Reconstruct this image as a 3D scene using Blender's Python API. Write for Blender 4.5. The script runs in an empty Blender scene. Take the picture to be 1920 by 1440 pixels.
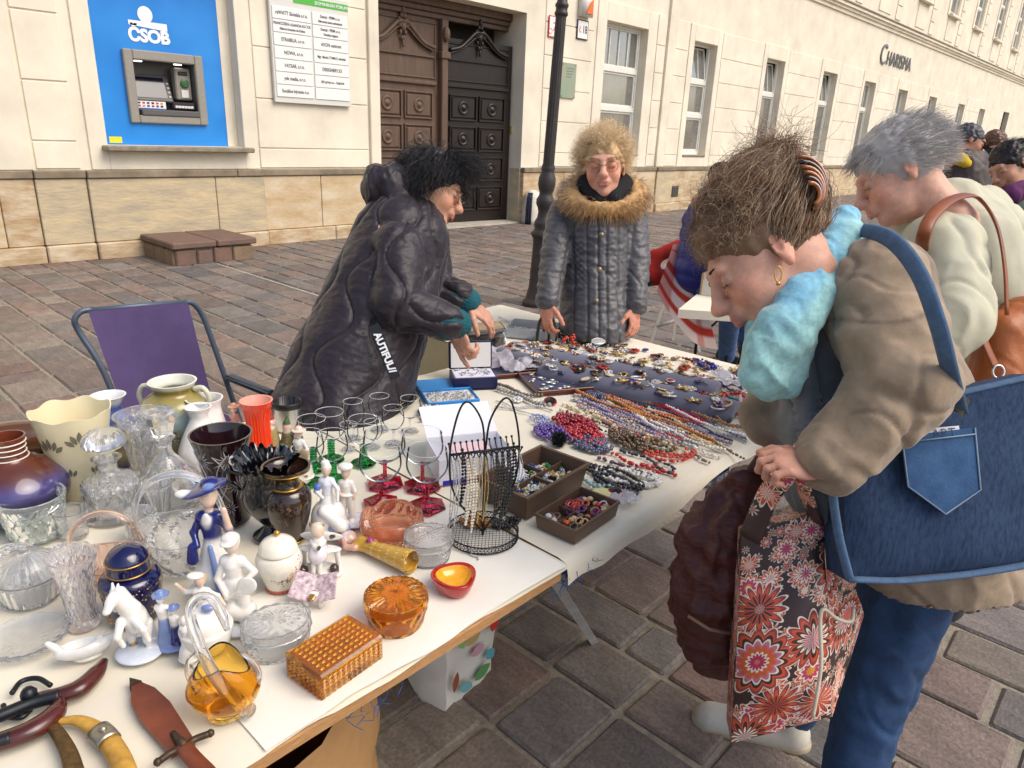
import bpy, bmesh, math, random
import numpy as np
from mathutils import Vector, Matrix, noise as mnoise

# ------------------------------------------------------------------ camera, sky, sun, exposure
SC = bpy.context.scene
COL = SC.collection
F_PX, PITCH, ROLL, HEAD = 1334.0, math.radians(19.32), math.radians(2.37), math.radians(42.65)
CAM = np.array([0.0, 0.0, 1.6])
_fw = np.array([math.cos(HEAD)*math.cos(PITCH), math.sin(HEAD)*math.cos(PITCH), -math.sin(PITCH)])
_r0 = np.array([math.sin(HEAD), -math.cos(HEAD), 0.0]); _u0 = np.cross(_r0, _fw)
_r = math.cos(ROLL)*_r0 + math.sin(ROLL)*_u0
_u = -math.sin(ROLL)*_r0 + math.cos(ROLL)*_u0
cam = bpy.data.cameras.new('Camera'); camo = bpy.data.objects.new('Camera', cam); COL.objects.link(camo)
cam.sensor_width = 36.0; cam.lens = 36.0*F_PX/1920.0; cam.clip_start = 0.05; cam.clip_end = 600
M = Matrix.Identity(4)
for i in range(3):
 M[i][0] = _r[i]; M[i][1] = _u[i]; M[i][2] = -_fw[i]; M[i][3] = CAM[i]
camo.matrix_world = M
SC.camera = camo

SUN_EL, SUN_AZ = math.radians(50), math.radians(-68)     # azimuth of the sun, counter-clockwise from +X
sd = Vector((math.cos(SUN_AZ)*math.cos(SUN_EL), math.sin(SUN_AZ)*math.cos(SUN_EL), math.sin(SUN_EL)))
W = bpy.data.worlds.new('World'); SC.world = W; W.use_nodes = True
nt = W.node_tree; bg = nt.nodes['Background']
sky = nt.nodes.new('ShaderNodeTexSky'); sky.sky_type = 'NISHITA'; sky.sun_disc = False
sky.sun_elevation = SUN_EL; sky.sun_rotation = math.pi/2 - SUN_AZ
sky.air_density = 1.0; sky.dust_density = 4.0; sky.ozone_density = 1.0; sky.altitude = 200
nt.links.new(sky.outputs[0], bg.inputs[0]); bg.inputs[1].default_value = 0.15
sun = bpy.data.lights.new('Sun', 'SUN'); sun.energy = 1.5; sun.angle = math.radians(45); sun.color = (1.0, 0.93, 0.82)
suno = bpy.data.objects.new('Sun', sun); COL.objects.link(suno)
suno.rotation_euler = sd.to_track_quat('Z', 'Y').to_euler()
SC.view_settings.view_transform = 'Standard'; SC.view_settings.look = 'None'
SC.view_settings.exposure = 0.42; SC.view_settings.gamma = 1.0; SC.view_settings.use_curve_mapping = False
SC.render.engine = 'CYCLES'
SC.cycles.use_denoising = True
SC.cycles.max_bounces = 14; SC.cycles.transmission_bounces = 14; SC.cycles.transparent_max_bounces = 12
SC.cycles.diffuse_bounces = 4; SC.cycles.glossy_bounces = 5; SC.cycles.sample_clamp_indirect = 6.0

random.seed(7); RNG = np.random.RandomState(7)
PI = math.pi

# ------------------------------------------------------------------ pixel -> place (photograph is 1920 x 1440)
def _dir(x, y): return _fw*F_PX + _r*(x-960.0) + _u*(720.0-y)
def atz(x, y, z=0.0):
 d = _dir(x, y); return CAM + d*((z-CAM[2])/d[2])
def aty(x, y, Y):
 d = _dir(x, y); return CAM + d*(Y/d[1])
def atd(x, y, dep): return CAM + _dir(x, y)/F_PX*dep
def depth(P): return float((np.asarray(P, float)-CAM) @ _fw)

# ------------------------------------------------------------------ materials
MATS = {}
def _new(name):
 m = bpy.data.materials.new(name); m.use_nodes = True
 return m, m.node_tree, m.node_tree.nodes['Principled BSDF']
def srgb(r, g, b):
 f = lambda c: (c/255/12.92) if c/255 <= 0.04045 else ((c/255+0.055)/1.055)**2.4
 return (f(r), f(g), f(b), 1.0)
def mat(name, col=(0.5,0.5,0.5), rough=0.6, metal=0.0, var=0.0, vscale=8.0, bump=0.0, bscale=60.0, bdist=0.004,
  trans=0.0, ior=1.45, coat=0.0, sheen=0.0, sss=0.0, attr=None, col2=None, stretch=None, detail=6.0, spec=0.5, thin=False, emit=None):
 """procedural surface: base colour with noise variation toward col2, noise bump"""
 if name in MATS: return MATS[name]
 m, t, b = _new(name); N, L = t.nodes, t.links
 col = tuple(col)[:3]+(1.0,)
 b.inputs['Roughness'].default_value = rough; b.inputs['Metallic'].default_value = metal
 b.inputs['Transmission Weight'].default_value = trans; b.inputs['IOR'].default_value = ior
 b.inputs['Coat Weight'].default_value = coat; b.inputs['Coat Roughness'].default_value = 0.06
 b.inputs['Specular IOR Level'].default_value = spec
 if sheen: b.inputs['Sheen Weight'].default_value = sheen; b.inputs['Sheen Roughness'].default_value = 0.4
 if sss:
  b.inputs['Subsurface Weight'].default_value = sss; b.inputs['Subsurface Radius'].default_value = (1.0, 0.35, 0.2)
  b.inputs['Subsurface Scale'].default_value = 0.006
 if emit: b.inputs['Emission Color'].default_value = col; b.inputs['Emission Strength'].default_value = emit
 tc = N.new('ShaderNodeTexCoord'); src = tc.outputs['Object']
 if stretch:
  mp = N.new('ShaderNodeMapping'); mp.inputs['Scale'].default_value = stretch; L.new(src, mp.inputs[0]); src = mp.outputs[0]
 base = None
 if attr:
  a = N.new('ShaderNodeAttribute'); a.attribute_name = attr; base = a.outputs['Color']
 if var > 0 or col2 is not None:
  nz = N.new('ShaderNodeTexNoise'); nz.inputs['Scale'].default_value = vscale; nz.inputs['Detail'].default_value = detail
  nz.inputs['Roughness'].default_value = 0.62; L.new(src, nz.inputs['Vector'])
  rp = N.new('ShaderNodeValToRGB'); rp.color_ramp.elements[0].position = 0.33; rp.color_ramp.elements[1].position = 0.68
  L.new(nz.outputs['Fac'], rp.inputs[0])
  mx = N.new('ShaderNodeMix'); mx.data_type = 'RGBA'
  if attr:
   mx.blend_type = 'MULTIPLY'; mx.inputs['Factor'].default_value = 1.0
   rp.color_ramp.elements[0].color = (1-var,)*3+(1,); rp.color_ramp.elements[1].color = (1+var*0.5,)*3+(1,)
   L.new(base, mx.inputs[6]); L.new(rp.outputs[0], mx.inputs[7])
  else:
   c2 = tuple(col2)[:3]+(1.0,) if col2 is not None else tuple(max(0, c*(1-var)) for c in col[:3])+(1.0,)
   c1 = col if col2 is not None else tuple(min(1, c*(1+var*0.6)) for c in col[:3])+(1.0,)
   rp.color_ramp.elements[0].color = c2; rp.color_ramp.elements[1].color = c1
   mx.inputs['Factor'].default_value = 0.0; L.new(rp.outputs[0], mx.inputs[6])
  base = mx.outputs[2]
 if base is not None: L.new(base, b.inputs['Base Color'])
 else: b.inputs['Base Color'].default_value = col
 if bump > 0:
  n2 = N.new('ShaderNodeTexNoise'); n2.inputs['Scale'].default_value = bscale; n2.inputs['Detail'].default_value = 5
  L.new(src, n2.inputs['Vector'])
  bp = N.new('ShaderNodeBump'); bp.inputs['Strength'].default_value = bump; bp.inputs['Distance'].default_value = bdist
  L.new(n2.outputs['Fac'], bp.inputs['Height']); L.new(bp.outputs[0], b.inputs['Normal'])
 MATS[name] = m
 return m
def glass(name, col=(1,1,1), rough=0.02, ior=1.5, dens=0.0):
 """tinted glass: refraction, with a little surface colour so that thin walls stay readable"""
 if name in MATS: return MATS[name]
 m, t, b = _new(name)
 b.inputs['Base Color'].default_value = tuple(col)[:3]+(1.0,)
 b.inputs['Roughness'].default_value = rough; b.inputs['IOR'].default_value = ior
 b.inputs['Transmission Weight'].default_value = 1.0-dens
 MATS[name] = m
 return m
def thin_glass(name, col=(1,1,1), refl=1.0):
 """thin blown glass: light passes straight through, the sky is mirrored at grazing angles"""
 if name in MATS: return MATS[name]
 m = bpy.data.materials.new(name); m.use_nodes = True; N, L = m.node_tree.nodes, m.node_tree.links; N.remove(N['Principled BSDF'])
 t = N.new('ShaderNodeBsdfTransparent'); t.inputs[0].default_value = tuple(col)+(1,); gl = N.new('ShaderNodeBsdfGlossy'); gl.inputs['Roughness'].default_value = 0.02
 lw = N.new('ShaderNodeLayerWeight'); lw.inputs['Blend'].default_value = 0.08; mx = N.new('ShaderNodeMixShader'); L.new(lw.outputs['Fresnel'], mx.inputs[0]); L.new(t.outputs[0], mx.inputs[1]); L.new(gl.outputs[0], mx.inputs[2]); L.new(mx.outputs[0], N['Material Output'].inputs[0])
 MATS[name] = m
 return m
def attr_mat(name, **kw): return mat(name, attr='Col', **kw)

# ------------------------------------------------------------------ objects
def empty(name, loc=(0,0,0), rotz=0.0):
 o = bpy.data.objects.new(name, None); COL.objects.link(o); o.location = loc; o.rotation_euler = (0,0,rotz); o.empty_display_size = 0.05
 return o
def tag(o, label=None, cat=None, group=None, kind=None):
 if label: o['label'] = label
 if cat: o['category'] = cat
 if group: o['group'] = group
 if kind: o['kind'] = kind
 return o
def thing(name, label, cat, loc=(0,0,0), rotz=0.0, group=None): return tag(empty(name, loc, rotz), label, cat, group)
class G:
 """collects geometry for one mesh object"""
 def __init__(s): s.v = []; s.f = []; s.c = []; s.mi = []
 def add(s, V, Fc, col=None, mi=0):
  o = sum(len(a) for a in s.v); V = np.asarray(V, float).reshape(-1,3); s.v.append(V)
  for f in Fc: s.f.append(tuple(int(i)+o for i in f)); s.mi.append(mi)
  s.c.append(np.tile(np.array(col if col is not None else (1,1,1), float)[:3], (len(V),1)) if np.ndim(col) < 2 else np.asarray(col, float)[:, :3])
  return s
 def box(s, x0, x1, y0, y1, z0, z1, col=None, mi=0):
  V = [(x0,y0,z0),(x1,y0,z0),(x1,y1,z0),(x0,y1,z0),(x0,y0,z1),(x1,y0,z1),(x1,y1,z1),(x0,y1,z1)]
  return s.add(V, [(0,3,2,1),(4,5,6,7),(0,1,5,4),(1,2,6,5),(2,3,7,6),(3,0,4,7)], col, mi)
 def bbox(s, x0, x1, y0, y1, z0, z1, b=0.004, col=None, mi=0):
  """box with chamfered edges (24 verts)"""
  if min(x1-x0, y1-y0, z1-z0) <= 2.05*b: return s.box(x0,x1,y0,y1,z0,z1,col,mi)
  V = []; F = []
  cs = [(sx,sy,sz) for sz in (0,1) for sy in (0,1) for sx in (0,1)]
  X, Y, Z = (x0,x1), (y0,y1), (z0,z1); idx = {}
  for c in cs:
   for ax in range(3):
    p = [X[c[0]], Y[c[1]], Z[c[2]]]
    for k in range(3):
     if k != ax: p[k] += b if c[k] == 0 else -b
    idx[c+(ax,)] = len(V); V.append(p)
  for ax in range(3):
   o = [k for k in range(3) if k != ax]
   for side in (0,1):
    q = []
    for (a, bb) in ((0,0),(1,0),(1,1),(0,1)):
     c = [0,0,0]; c[ax] = side; c[o[0]] = a; c[o[1]] = bb; q.append(idx[tuple(c)+(ax,)])
    flip = (side == 0) ^ (ax == 1)
    F.append(tuple(q[::-1]) if flip else tuple(q))
  for ax in range(3):
   o = [k for k in range(3) if k != ax]
   for a in (0,1):
    for bb in (0,1):
     c0 = [0,0,0]; c0[o[0]] = a; c0[o[1]] = bb; c1 = list(c0); c1[ax] = 1
     F.append((idx[tuple(c0)+(o[0],)], idx[tuple(c0)+(o[1],)], idx[tuple(c1)+(o[1],)], idx[tuple(c1)+(o[0],)]))
  for c in cs: F.append(tuple(idx[c+(k,)] for k in range(3)))
  return s.add(V, F, col, mi)
 def tube(s, pts, rad, n=8, col=None, mi=0, cap=True, closed=False, flat=1.0):
  P = np.asarray(pts, float); k = len(P); rad = np.broadcast_to(np.asarray(rad, float), (k,))
  T = np.gradient(P, axis=0) if not closed else np.roll(P,-1,0)-np.roll(P,1,0)
  T /= np.linalg.norm(T, axis=1)[:,None]+1e-12
  ref = np.array([0,0,1.0]) if abs(T[0][2]) < 0.9 else np.array([1.0,0,0])
  Nn = np.zeros_like(P); nrm = np.cross(T[0], ref); nrm /= np.linalg.norm(nrm); Nn[0] = nrm
  for i in range(1, k):
   nrm = nrm - T[i]*(nrm@T[i]); nrm /= np.linalg.norm(nrm)+1e-12; Nn[i] = nrm
  B = np.cross(T, Nn); a = np.linspace(0, 2*PI, n, endpoint=False)
  V = P[:,None,:] + rad[:,None,None]*(np.cos(a)[None,:,None]*Nn[:,None,:] + flat*np.sin(a)[None,:,None]*B[:,None,:])
  V = V.reshape(-1,3); Fc = []
  m = k if closed else k-1
  for i in range(m):
   j = (i+1) % k
   for q in range(n): Fc.append((i*n+q, i*n+(q+1)%n, j*n+(q+1)%n, j*n+q))
  if cap and not closed:
   Fc.append(tuple(range(n))[::-1]); Fc.append(tuple((k-1)*n+q for q in range(n)))
  return s.add(V, Fc, col, mi)
 def lathe(s, prof, n=32, c=(0,0,0), col=None, mi=0, mod=None, closed=False):
  """prof: list of (r,z); r==0 ends close. mod(theta, i, r, z) -> (r, z)"""
  prof = np.asarray(prof, float); k = len(prof); a = np.linspace(0, 2*PI, n, endpoint=False)
  V = np.zeros((k, n, 3))
  for i, (r, z) in enumerate(prof):
   rr = np.full(n, r); zz = np.full(n, z)
   if mod is not None: rr, zz = mod(a, i, rr, zz)
   V[i,:,0] = c[0]+rr*np.cos(a); V[i,:,1] = c[1]+rr*np.sin(a); V[i,:,2] = c[2]+zz
  Fc = []
  for i in range(k-1 if not closed else k):
   j = (i+1) % k
   if prof[i][0] < 1e-6 and prof[j][0] < 1e-6: continue
   for q in range(n):
    p = (q+1) % n
    if prof[i][0] < 1e-6: Fc.append((i*n, j*n+p, j*n+q))
    elif prof[j][0] < 1e-6: Fc.append((i*n+q, i*n+p, j*n))
    else: Fc.append((i*n+q, i*n+p, j*n+p, j*n+q))
  cc = None
  if col is not None and np.ndim(col) == 2: cc = np.repeat(np.asarray(col, float), n, axis=0)
  else: cc = col
  return s.add(V.reshape(-1,3), Fc, cc, mi)
 def ball(s, c, r, n=8, m=5, col=None, mi=0, sc=(1,1,1)):
  V = [(0,0,1)]; Fc = []
  for i in range(1, m):
   ph = PI*i/m
   for q in range(n): V.append((math.sin(ph)*math.cos(2*PI*q/n), math.sin(ph)*math.sin(2*PI*q/n), math.cos(ph)))
  V.append((0,0,-1)); last = len(V)-1
  for q in range(n):
   p = (q+1) % n
   Fc.append((0, 1+q, 1+p)); Fc.append((last, 1+(m-2)*n+p, 1+(m-2)*n+q))
   for i in range(m-2): Fc.append((1+i*n+q, 1+(i+1)*n+q, 1+(i+1)*n+p, 1+i*n+p))
  return s.add(np.array(V)*r*np.array(sc)+np.array(c), Fc, col, mi)
 def prism(s, poly, z0, z1, col=None, mi=0):
  """extrude a 2d polygon (ccw) in z"""
  n = len(poly); V = [(x,y,z0) for x,y in poly]+[(x,y,z1) for x,y in poly]
  Fc = [tuple(range(n))[::-1], tuple(range(n, 2*n))]+[(i,(i+1)%n,n+(i+1)%n,n+i) for i in range(n)]
  return s.add(V, Fc, col, mi)
 def grid(s, Pn, col=None, mi=0, wrapu=False):
  """Pn: (a,b,3) array"""
  a, b = Pn.shape[:2]; Fc = []
  for i in range(a-1 if not wrapu else a):
   for j in range(b-1): Fc.append((i*b+j, ((i+1)%a)*b+j, ((i+1)%a)*b+j+1, i*b+j+1))
  return s.add(Pn.reshape(-1,3), Fc, col, mi)
 def xf(s, mtx):
  """transform everything so far"""
  mtx = np.array(mtx); s.v = [a@mtx[:3,:3].T+mtx[:3,3] for a in s.v]; return s
 def obj(s, name, m, parent=None, smooth=True, loc=None, col=False, sharp=None):
  me = bpy.data.meshes.new(name)
  V = np.concatenate(s.v); me.from_pydata(V.tolist(), [], s.f)
  ms = m if isinstance(m, (list, tuple)) else [m]
  for x in ms: me.materials.append(x)
  if len(ms) > 1: me.polygons.foreach_set('material_index', s.mi)
  if col:
   at = me.color_attributes.new('Col', 'FLOAT_COLOR', 'POINT'); C = np.concatenate(s.c)
   at.data.foreach_set('color', np.concatenate([C, np.ones((len(C),1))], 1).astype(np.float32).ravel())
  me.polygons.foreach_set('use_smooth', [bool(smooth)]*len(me.polygons))
  me.update()
  if sharp and smooth:
   try: me.set_sharp_from_angle(angle=math.radians(sharp))
   except Exception: pass
  o = bpy.data.objects.new(name, me); COL.objects.link(o)
  if parent: o.parent = parent
  if loc is not None: o.location = loc
  return o
def inst(o, parent=None, loc=None, rot=None, scale=None):
 c = o.copy(); COL.objects.link(c); c.parent = parent if parent else o.parent
 if loc is not None: c.location = loc
 if rot is not None: c.rotation_euler = rot
 if scale is not None: c.scale = scale
 return c
def text_geo(txt, size=0.1, extrude=0.0, align='CENTER', bold=0.0, spacing=1.0):
 """text as mesh arrays in the xy plane, centred on the origin (vertical middle of the line)"""
 cu = bpy.data.curves.new('lettering', 'FONT'); cu.body = txt; cu.size = size; cu.extrude = extrude; cu.align_x = align; cu.align_y = 'CENTER'
 cu.offset = bold; cu.space_character = spacing; cu.resolution_u = 3
 o = bpy.data.objects.new('lettering', cu); COL.objects.link(o)
 dg = bpy.context.evaluated_depsgraph_get(); dg.update()
 me = o.evaluated_get(dg).to_mesh()
 V = np.array([tuple(v.co) for v in me.vertices]); Fc = [tuple(p.vertices) for p in me.polygons]
 o.evaluated_get(dg).to_mesh_clear(); bpy.data.objects.remove(o); bpy.data.curves.remove(cu)
 return V, Fc
def frame(o, ex, ey, ez):
 m = np.eye(4); m[:3,0] = ex; m[:3,1] = ey; m[:3,2] = ez; m[:3,3] = o; return m
def rotz(a):
 c, s = math.cos(a), math.sin(a); m = np.eye(4); m[0,0] = c; m[0,1] = -s; m[1,0] = s; m[1,1] = c; return m
def rotx(a):
 c, s = math.cos(a), math.sin(a); m = np.eye(4); m[1,1] = c; m[1,2] = -s; m[2,1] = s; m[2,2] = c; return m
def roty(a):
 c, s = math.cos(a), math.sin(a); m = np.eye(4); m[0,0] = c; m[0,2] = s; m[2,0] = -s; m[2,2] = c; return m
def trans(x, y, z):
 m = np.eye(4); m[:3,3] = (x,y,z); return m
def unit(v): v = np.asarray(v, float); return v/(np.linalg.norm(v)+1e-12)
def bez(pts, n=24):
 """Catmull-Rom through the points"""
 P = np.asarray(pts, float); P = np.vstack([2*P[0]-P[1], P, 2*P[-1]-P[-2]]); k = len(P)-3; out = []
 for i in range(k):
  t = np.linspace(0, 1, max(2, n//k), endpoint=False)[:,None]
  a, b, c, d = P[i], P[i+1], P[i+2], P[i+3]
  out.append(0.5*((2*b)+(-a+c)*t+(2*a-5*b+4*c-d)*t*t+(-a+3*b-3*c+d)*t**3))
 out.append(P[-2][None]); return np.vstack(out)

# ------------------------------------------------------------------ value noise on arrays
_LUT = RNG.rand(32,32,32)
def vnoise(P, s=1.0):
 P = np.asarray(P, float)*s; i = np.floor(P).astype(int); f = P-i; f = f*f*(3-2*f); i &= 31; j = (i+1) & 31
 a = _LUT
 x0, y0, z0 = i.T; x1, y1, z1 = j.T; fx, fy, fz = f.T
 c = lambda A, B, t: A+(B-A)*t
 return c(c(c(a[x0,y0,z0],a[x1,y0,z0],fx), c(a[x0,y1,z0],a[x1,y1,z0],fx), fy), c(c(a[x0,y0,z1],a[x1,y0,z1],fx), c(a[x0,y1,z1],a[x1,y1,z1],fx), fy), fz)*2-1
def fbm(P, s=1.0, o=3):
 return sum(vnoise(np.asarray(P)+17.3*k, s*2**k)*0.5**k for k in range(o))

# ------------------------------------------------------------------ implicit surfaces -> mesh (surface nets)
def caps(a, b, ra, rb=None, col=None, k=None): return ('c', np.array(a,float), np.array(b,float), ra, ra if rb is None else rb, col, k)
def ell(c, r, R=None, col=None, k=None): return ('e', np.array(c,float), np.array(r,float), R, None, col, k)
def cut(p): return ('-',)+p
def _pd(p, X):
 if p[0] == 'c':
  a, b, ra, rb = p[1:5]; ba = b-a; L2 = ba@ba+1e-12
  h = np.clip(((X-a)@ba)/L2, 0, 1); return np.linalg.norm(X-a-h[:,None]*ba, axis=1)-(ra+(rb-ra)*h)
 if p[0] == 'e':
  q = X-p[1]
  if p[3] is not None: q = q@np.asarray(p[3])[:3,:3]
  k0 = np.linalg.norm(q/p[2], axis=1); k1 = np.linalg.norm(q/p[2]**2, axis=1)+1e-9
  return k0*(k0-1)/k1
 if p[0] == 'f': return p[1](X)
def _field(prims, k, X):
 d = np.full(len(X), 9.0)
 for p in prims:
  if p[0] == '-':
   q = p[1:]; kk = q[6] if q[6] is not None else k; e = -_pd(q, X); h = np.clip(0.5-0.5*(d-e)/kk, 0, 1); d = d+(e-d)*h+kk*h*(1-h)
  else:
   kk = p[6] if len(p) > 6 and p[6] is not None else k; e = _pd(p, X); h = np.clip(0.5+0.5*(d-e)/kk, 0, 1); d = d+(e-d)*h-kk*h*(1-h)
 return d
def _bounds(prims):
 lo, hi = [], []
 for p in prims:
  if p[0] == 'c': lo += [p[1]-p[3], p[2]-p[4]]; hi += [p[1]+p[3], p[2]+p[4]]
  elif p[0] == 'e':
   R = max(p[2]) if p[3] is not None else p[2]; lo.append(p[1]-R); hi.append(p[1]+R)
 return np.min(lo, 0), np.max(hi, 0)
def nets(prims, h, k=0.02, colors=False, extra=None, blend=0.0):
 """smooth union of primitives as a quad mesh: returns V, F, C"""
 lo, hi = _bounds(prims); lo = lo-3*h-k*0.3; hi = hi+3*h+k*0.3
 fn = (lambda X: _field(prims, k, X)) if extra is None else (lambda X: extra(X, _field(prims, k, X)))
 B = 5; n = np.ceil((hi-lo)/(h*B)).astype(int)+1; nf = n*B+1
 ax = [lo[i]+h*np.arange(nf[i]) for i in range(3)]
 cx = [lo[i]+h*B*(np.arange(n[i])+0.5) for i in range(3)]
 Cg = np.stack(np.meshgrid(*cx, indexing='ij'), -1).reshape(-1,3)
 cd = fn(Cg).reshape(n); near = np.abs(cd) < h*B*1.35+0.004
 Fv = np.repeat(np.repeat(np.repeat(cd, B, 0), B, 1), B, 2)
 Fv = np.pad(Fv, ((0,1),)*3, mode='edge')
 bi = np.argwhere(near)
 if len(bi):
  off = np.stack(np.meshgrid(*[np.arange(B+1)]*3, indexing='ij'), -1).reshape(-1,3)
  I = (bi[:,None,:]*B+off[None]).reshape(-1,3)
  flat = np.unique((I[:,0]*nf[1]+I[:,1])*nf[2]+I[:,2])
  ii = np.stack(np.unravel_index(flat, nf), -1)
  X = lo+ii*h; val = np.concatenate([fn(X[s:s+300000]) for s in range(0, len(X), 300000)])
  Fv[ii[:,0], ii[:,1], ii[:,2]] = val
 S = Fv < 0
 c8 = [(a,b,c) for a in (0,1) for b in (0,1) for c in (0,1)]
 sl = lambda A, o: A[o[0]:A.shape[0]-1+o[0], o[1]:A.shape[1]-1+o[1], o[2]:A.shape[2]-1+o[2]]
 cnt = sum(sl(S, o).astype(np.int8) for o in c8)
 cells = np.argwhere((cnt > 0) & (cnt < 8))
 idx = -np.ones(np.array(S.shape)-1, int); idx[tuple(cells.T)] = np.arange(len(cells))
 acc = np.zeros((len(cells),3)); num = np.zeros(len(cells))
 for a in range(8):
  for b in range(a+1, 8):
   oa, ob = np.array(c8[a]), np.array(c8[b])
   if np.abs(oa-ob).sum() != 1: continue
   va = Fv[tuple((cells+oa).T)]; vb = Fv[tuple((cells+ob).T)]; msk = (va < 0) != (vb < 0)
   t = va/(va-vb+1e-20); acc[msk] += (oa+(ob-oa)*t[:,None])[msk]; num[msk] += 1
 V = lo+(cells+acc/num[:,None])*h
 Fc = []
 for axs in range(3):
  o1 = [(0,1,0),(1,0,0),(1,0,0)][axs]; o2 = [(0,0,1),(0,0,1),(0,1,0)][axs]; e = np.eye(3, dtype=int)[axs]
  A = S[:-1 if e[0] else None, :-1 if e[1] else None, :-1 if e[2] else None]; Bm = S[e[0]:, e[1]:, e[2]:]
  ch = np.argwhere(A != Bm); o1 = np.array(o1); o2 = np.array(o2)
  ok = np.all((ch-o1-o2 >= 0) | ((o1+o2) == 0), 1); ch = ch[ok]
  lim = np.array(idx.shape); ok = np.all(ch < lim, 1); ch = ch[ok]
  q = np.stack([idx[tuple((ch-o1-o2).T)], idx[tuple((ch-o2).T)], idx[tuple(ch.T)], idx[tuple((ch-o1).T)]], 1)
  inside = S[tuple(ch.T)]
  flip = inside if axs != 1 else ~inside
  q[~flip] = q[~flip][:, ::-1]
  q = q[np.all(q >= 0, 1)]; Fc.append(q)
 Fc = np.concatenate(Fc)
 # one Newton step on to the true surface
 e = h*0.5
 d0 = fn(V); g = np.stack([fn(V+np.eye(3)[i]*e)-d0 for i in range(3)], -1)/e; gn = np.linalg.norm(g, axis=1)[:,None]+1e-6
 V = V-np.clip(d0[:,None]/gn, -h, h)*g/gn
 nrm = g/gn
 fn_ = np.cross(V[Fc[:,2]]-V[Fc[:,0]], V[Fc[:,3]]-V[Fc[:,1]]); bad = np.einsum('ij,ij->i', fn_, nrm[Fc].mean(1)) < 0; Fc[bad] = Fc[bad][:, ::-1]
 C = np.ones((len(V),3))
 if colors:
  pos = [p for p in prims if p[0] != '-' and p[5] is not None]
  Dm = np.stack([_pd(p, V) for p in pos], 1); cols = np.array([p[5][:3] for p in pos])
  if blend > 0:
   w = np.exp(-(Dm-Dm.min(1)[:,None])/blend); w /= w.sum(1)[:,None]; C = w@cols
  else: C = cols[np.argmin(Dm, 1)]
 return V, Fc, C, nrm
def soft(G_, V, Fc, C=None): G_.add(V, Fc.tolist() if hasattr(Fc,'tolist') else Fc, C); return G_
# ================================================================== SETTING: ground and paving
WY = 9.45                                              # plane of the facade
m_mortar = mat('mortar', srgb(150,141,126), 0.95, var=0.3, vscale=30, bump=0.8, bscale=160, bdist=0.006)
def stone_mat():
 m, t, b = _new('paving_stone'); N, L = t.nodes, t.links
 a = N.new('ShaderNodeAttribute'); a.attribute_name = 'Col'
 oi = N.new('ShaderNodeObjectInfo')
 tc = N.new('ShaderNodeTexCoord'); nz = N.new('ShaderNodeTexNoise'); nz.inputs['Scale'].default_value = 7; nz.inputs['Detail'].default_value = 9; nz.inputs['Roughness'].default_value = 0.7
 mp = N.new('ShaderNodeMapping'); mp.inputs['Scale'].default_value = (2.2, 0.8, 1); L.new(tc.outputs['Object'], mp.inputs[0]); L.new(mp.outputs[0], nz.inputs['Vector'])
 n3 = N.new('ShaderNodeTexNoise'); n3.inputs['Scale'].default_value = 90; n3.inputs['Detail'].default_value = 4; L.new(tc.outputs['Object'], n3.inputs['Vector'])
 rp = N.new('ShaderNodeValToRGB'); rp.color_ramp.elements[0].position = 0.3; rp.color_ramp.elements[0].color = (0.62,0.6,0.6,1); rp.color_ramp.elements[1].position = 0.72; rp.color_ramp.elements[1].color = (1.25,1.2,1.14,1)
 L.new(nz.outputs[0], rp.inputs[0])
 mx = N.new('ShaderNodeMix'); mx.data_type = 'RGBA'; mx.blend_type = 'MULTIPLY'; mx.inputs[0].default_value = 1; L.new(a.outputs['Color'], mx.inputs[6]); L.new(rp.outputs[0], mx.inputs[7])
 r2 = N.new('ShaderNodeValToRGB'); r2.color_ramp.elements[0].position = 0.35; r2.color_ramp.elements[0].color = (0.75,0.75,0.75,1); r2.color_ramp.elements[1].position = 0.7; r2.color_ramp.elements[1].color = (1.15,1.15,1.15,1)
 L.new(n3.outputs[0], r2.inputs[0])
 m2 = N.new('ShaderNodeMix'); m2.data_type = 'RGBA'; m2.blend_type = 'MULTIPLY'; m2.inputs[0].default_value = 1; L.new(mx.outputs[2], m2.inputs[6]); L.new(r2.outputs[0], m2.inputs[7])
 L.new(m2.outputs[2], b.inputs['Base Color']); b.inputs['Roughness'].default_value = 0.72
 ad = N.new('ShaderNodeMath'); ad.operation = 'MULTIPLY_ADD'; ad.inputs[1].default_value = 0.35; L.new(n3.outputs[0], ad.inputs[0]); L.new(nz.outputs[0], ad.inputs[2])
 bp = N.new('ShaderNodeBump'); bp.inputs['Strength'].default_value = 0.75; bp.inputs['Distance'].default_value = 0.012; L.new(ad.outputs[0], bp.inputs['Height']); L.new(bp.outputs[0], b.inputs['Normal'])
 return m
m_stone = stone_mat()
g = G(); xs = np.array([-60,-6,0,6,14,30,60,140.]); ys = np.array([-60,-6,0,4,8,12.0])
gx, gy = np.meshgrid(xs, ys, indexing='ij'); g.grid(np.stack([gx,gy,np.zeros_like(gx)],-1))
ground = tag(g.obj('ground', m_mortar, smooth=False), kind='structure')
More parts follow.
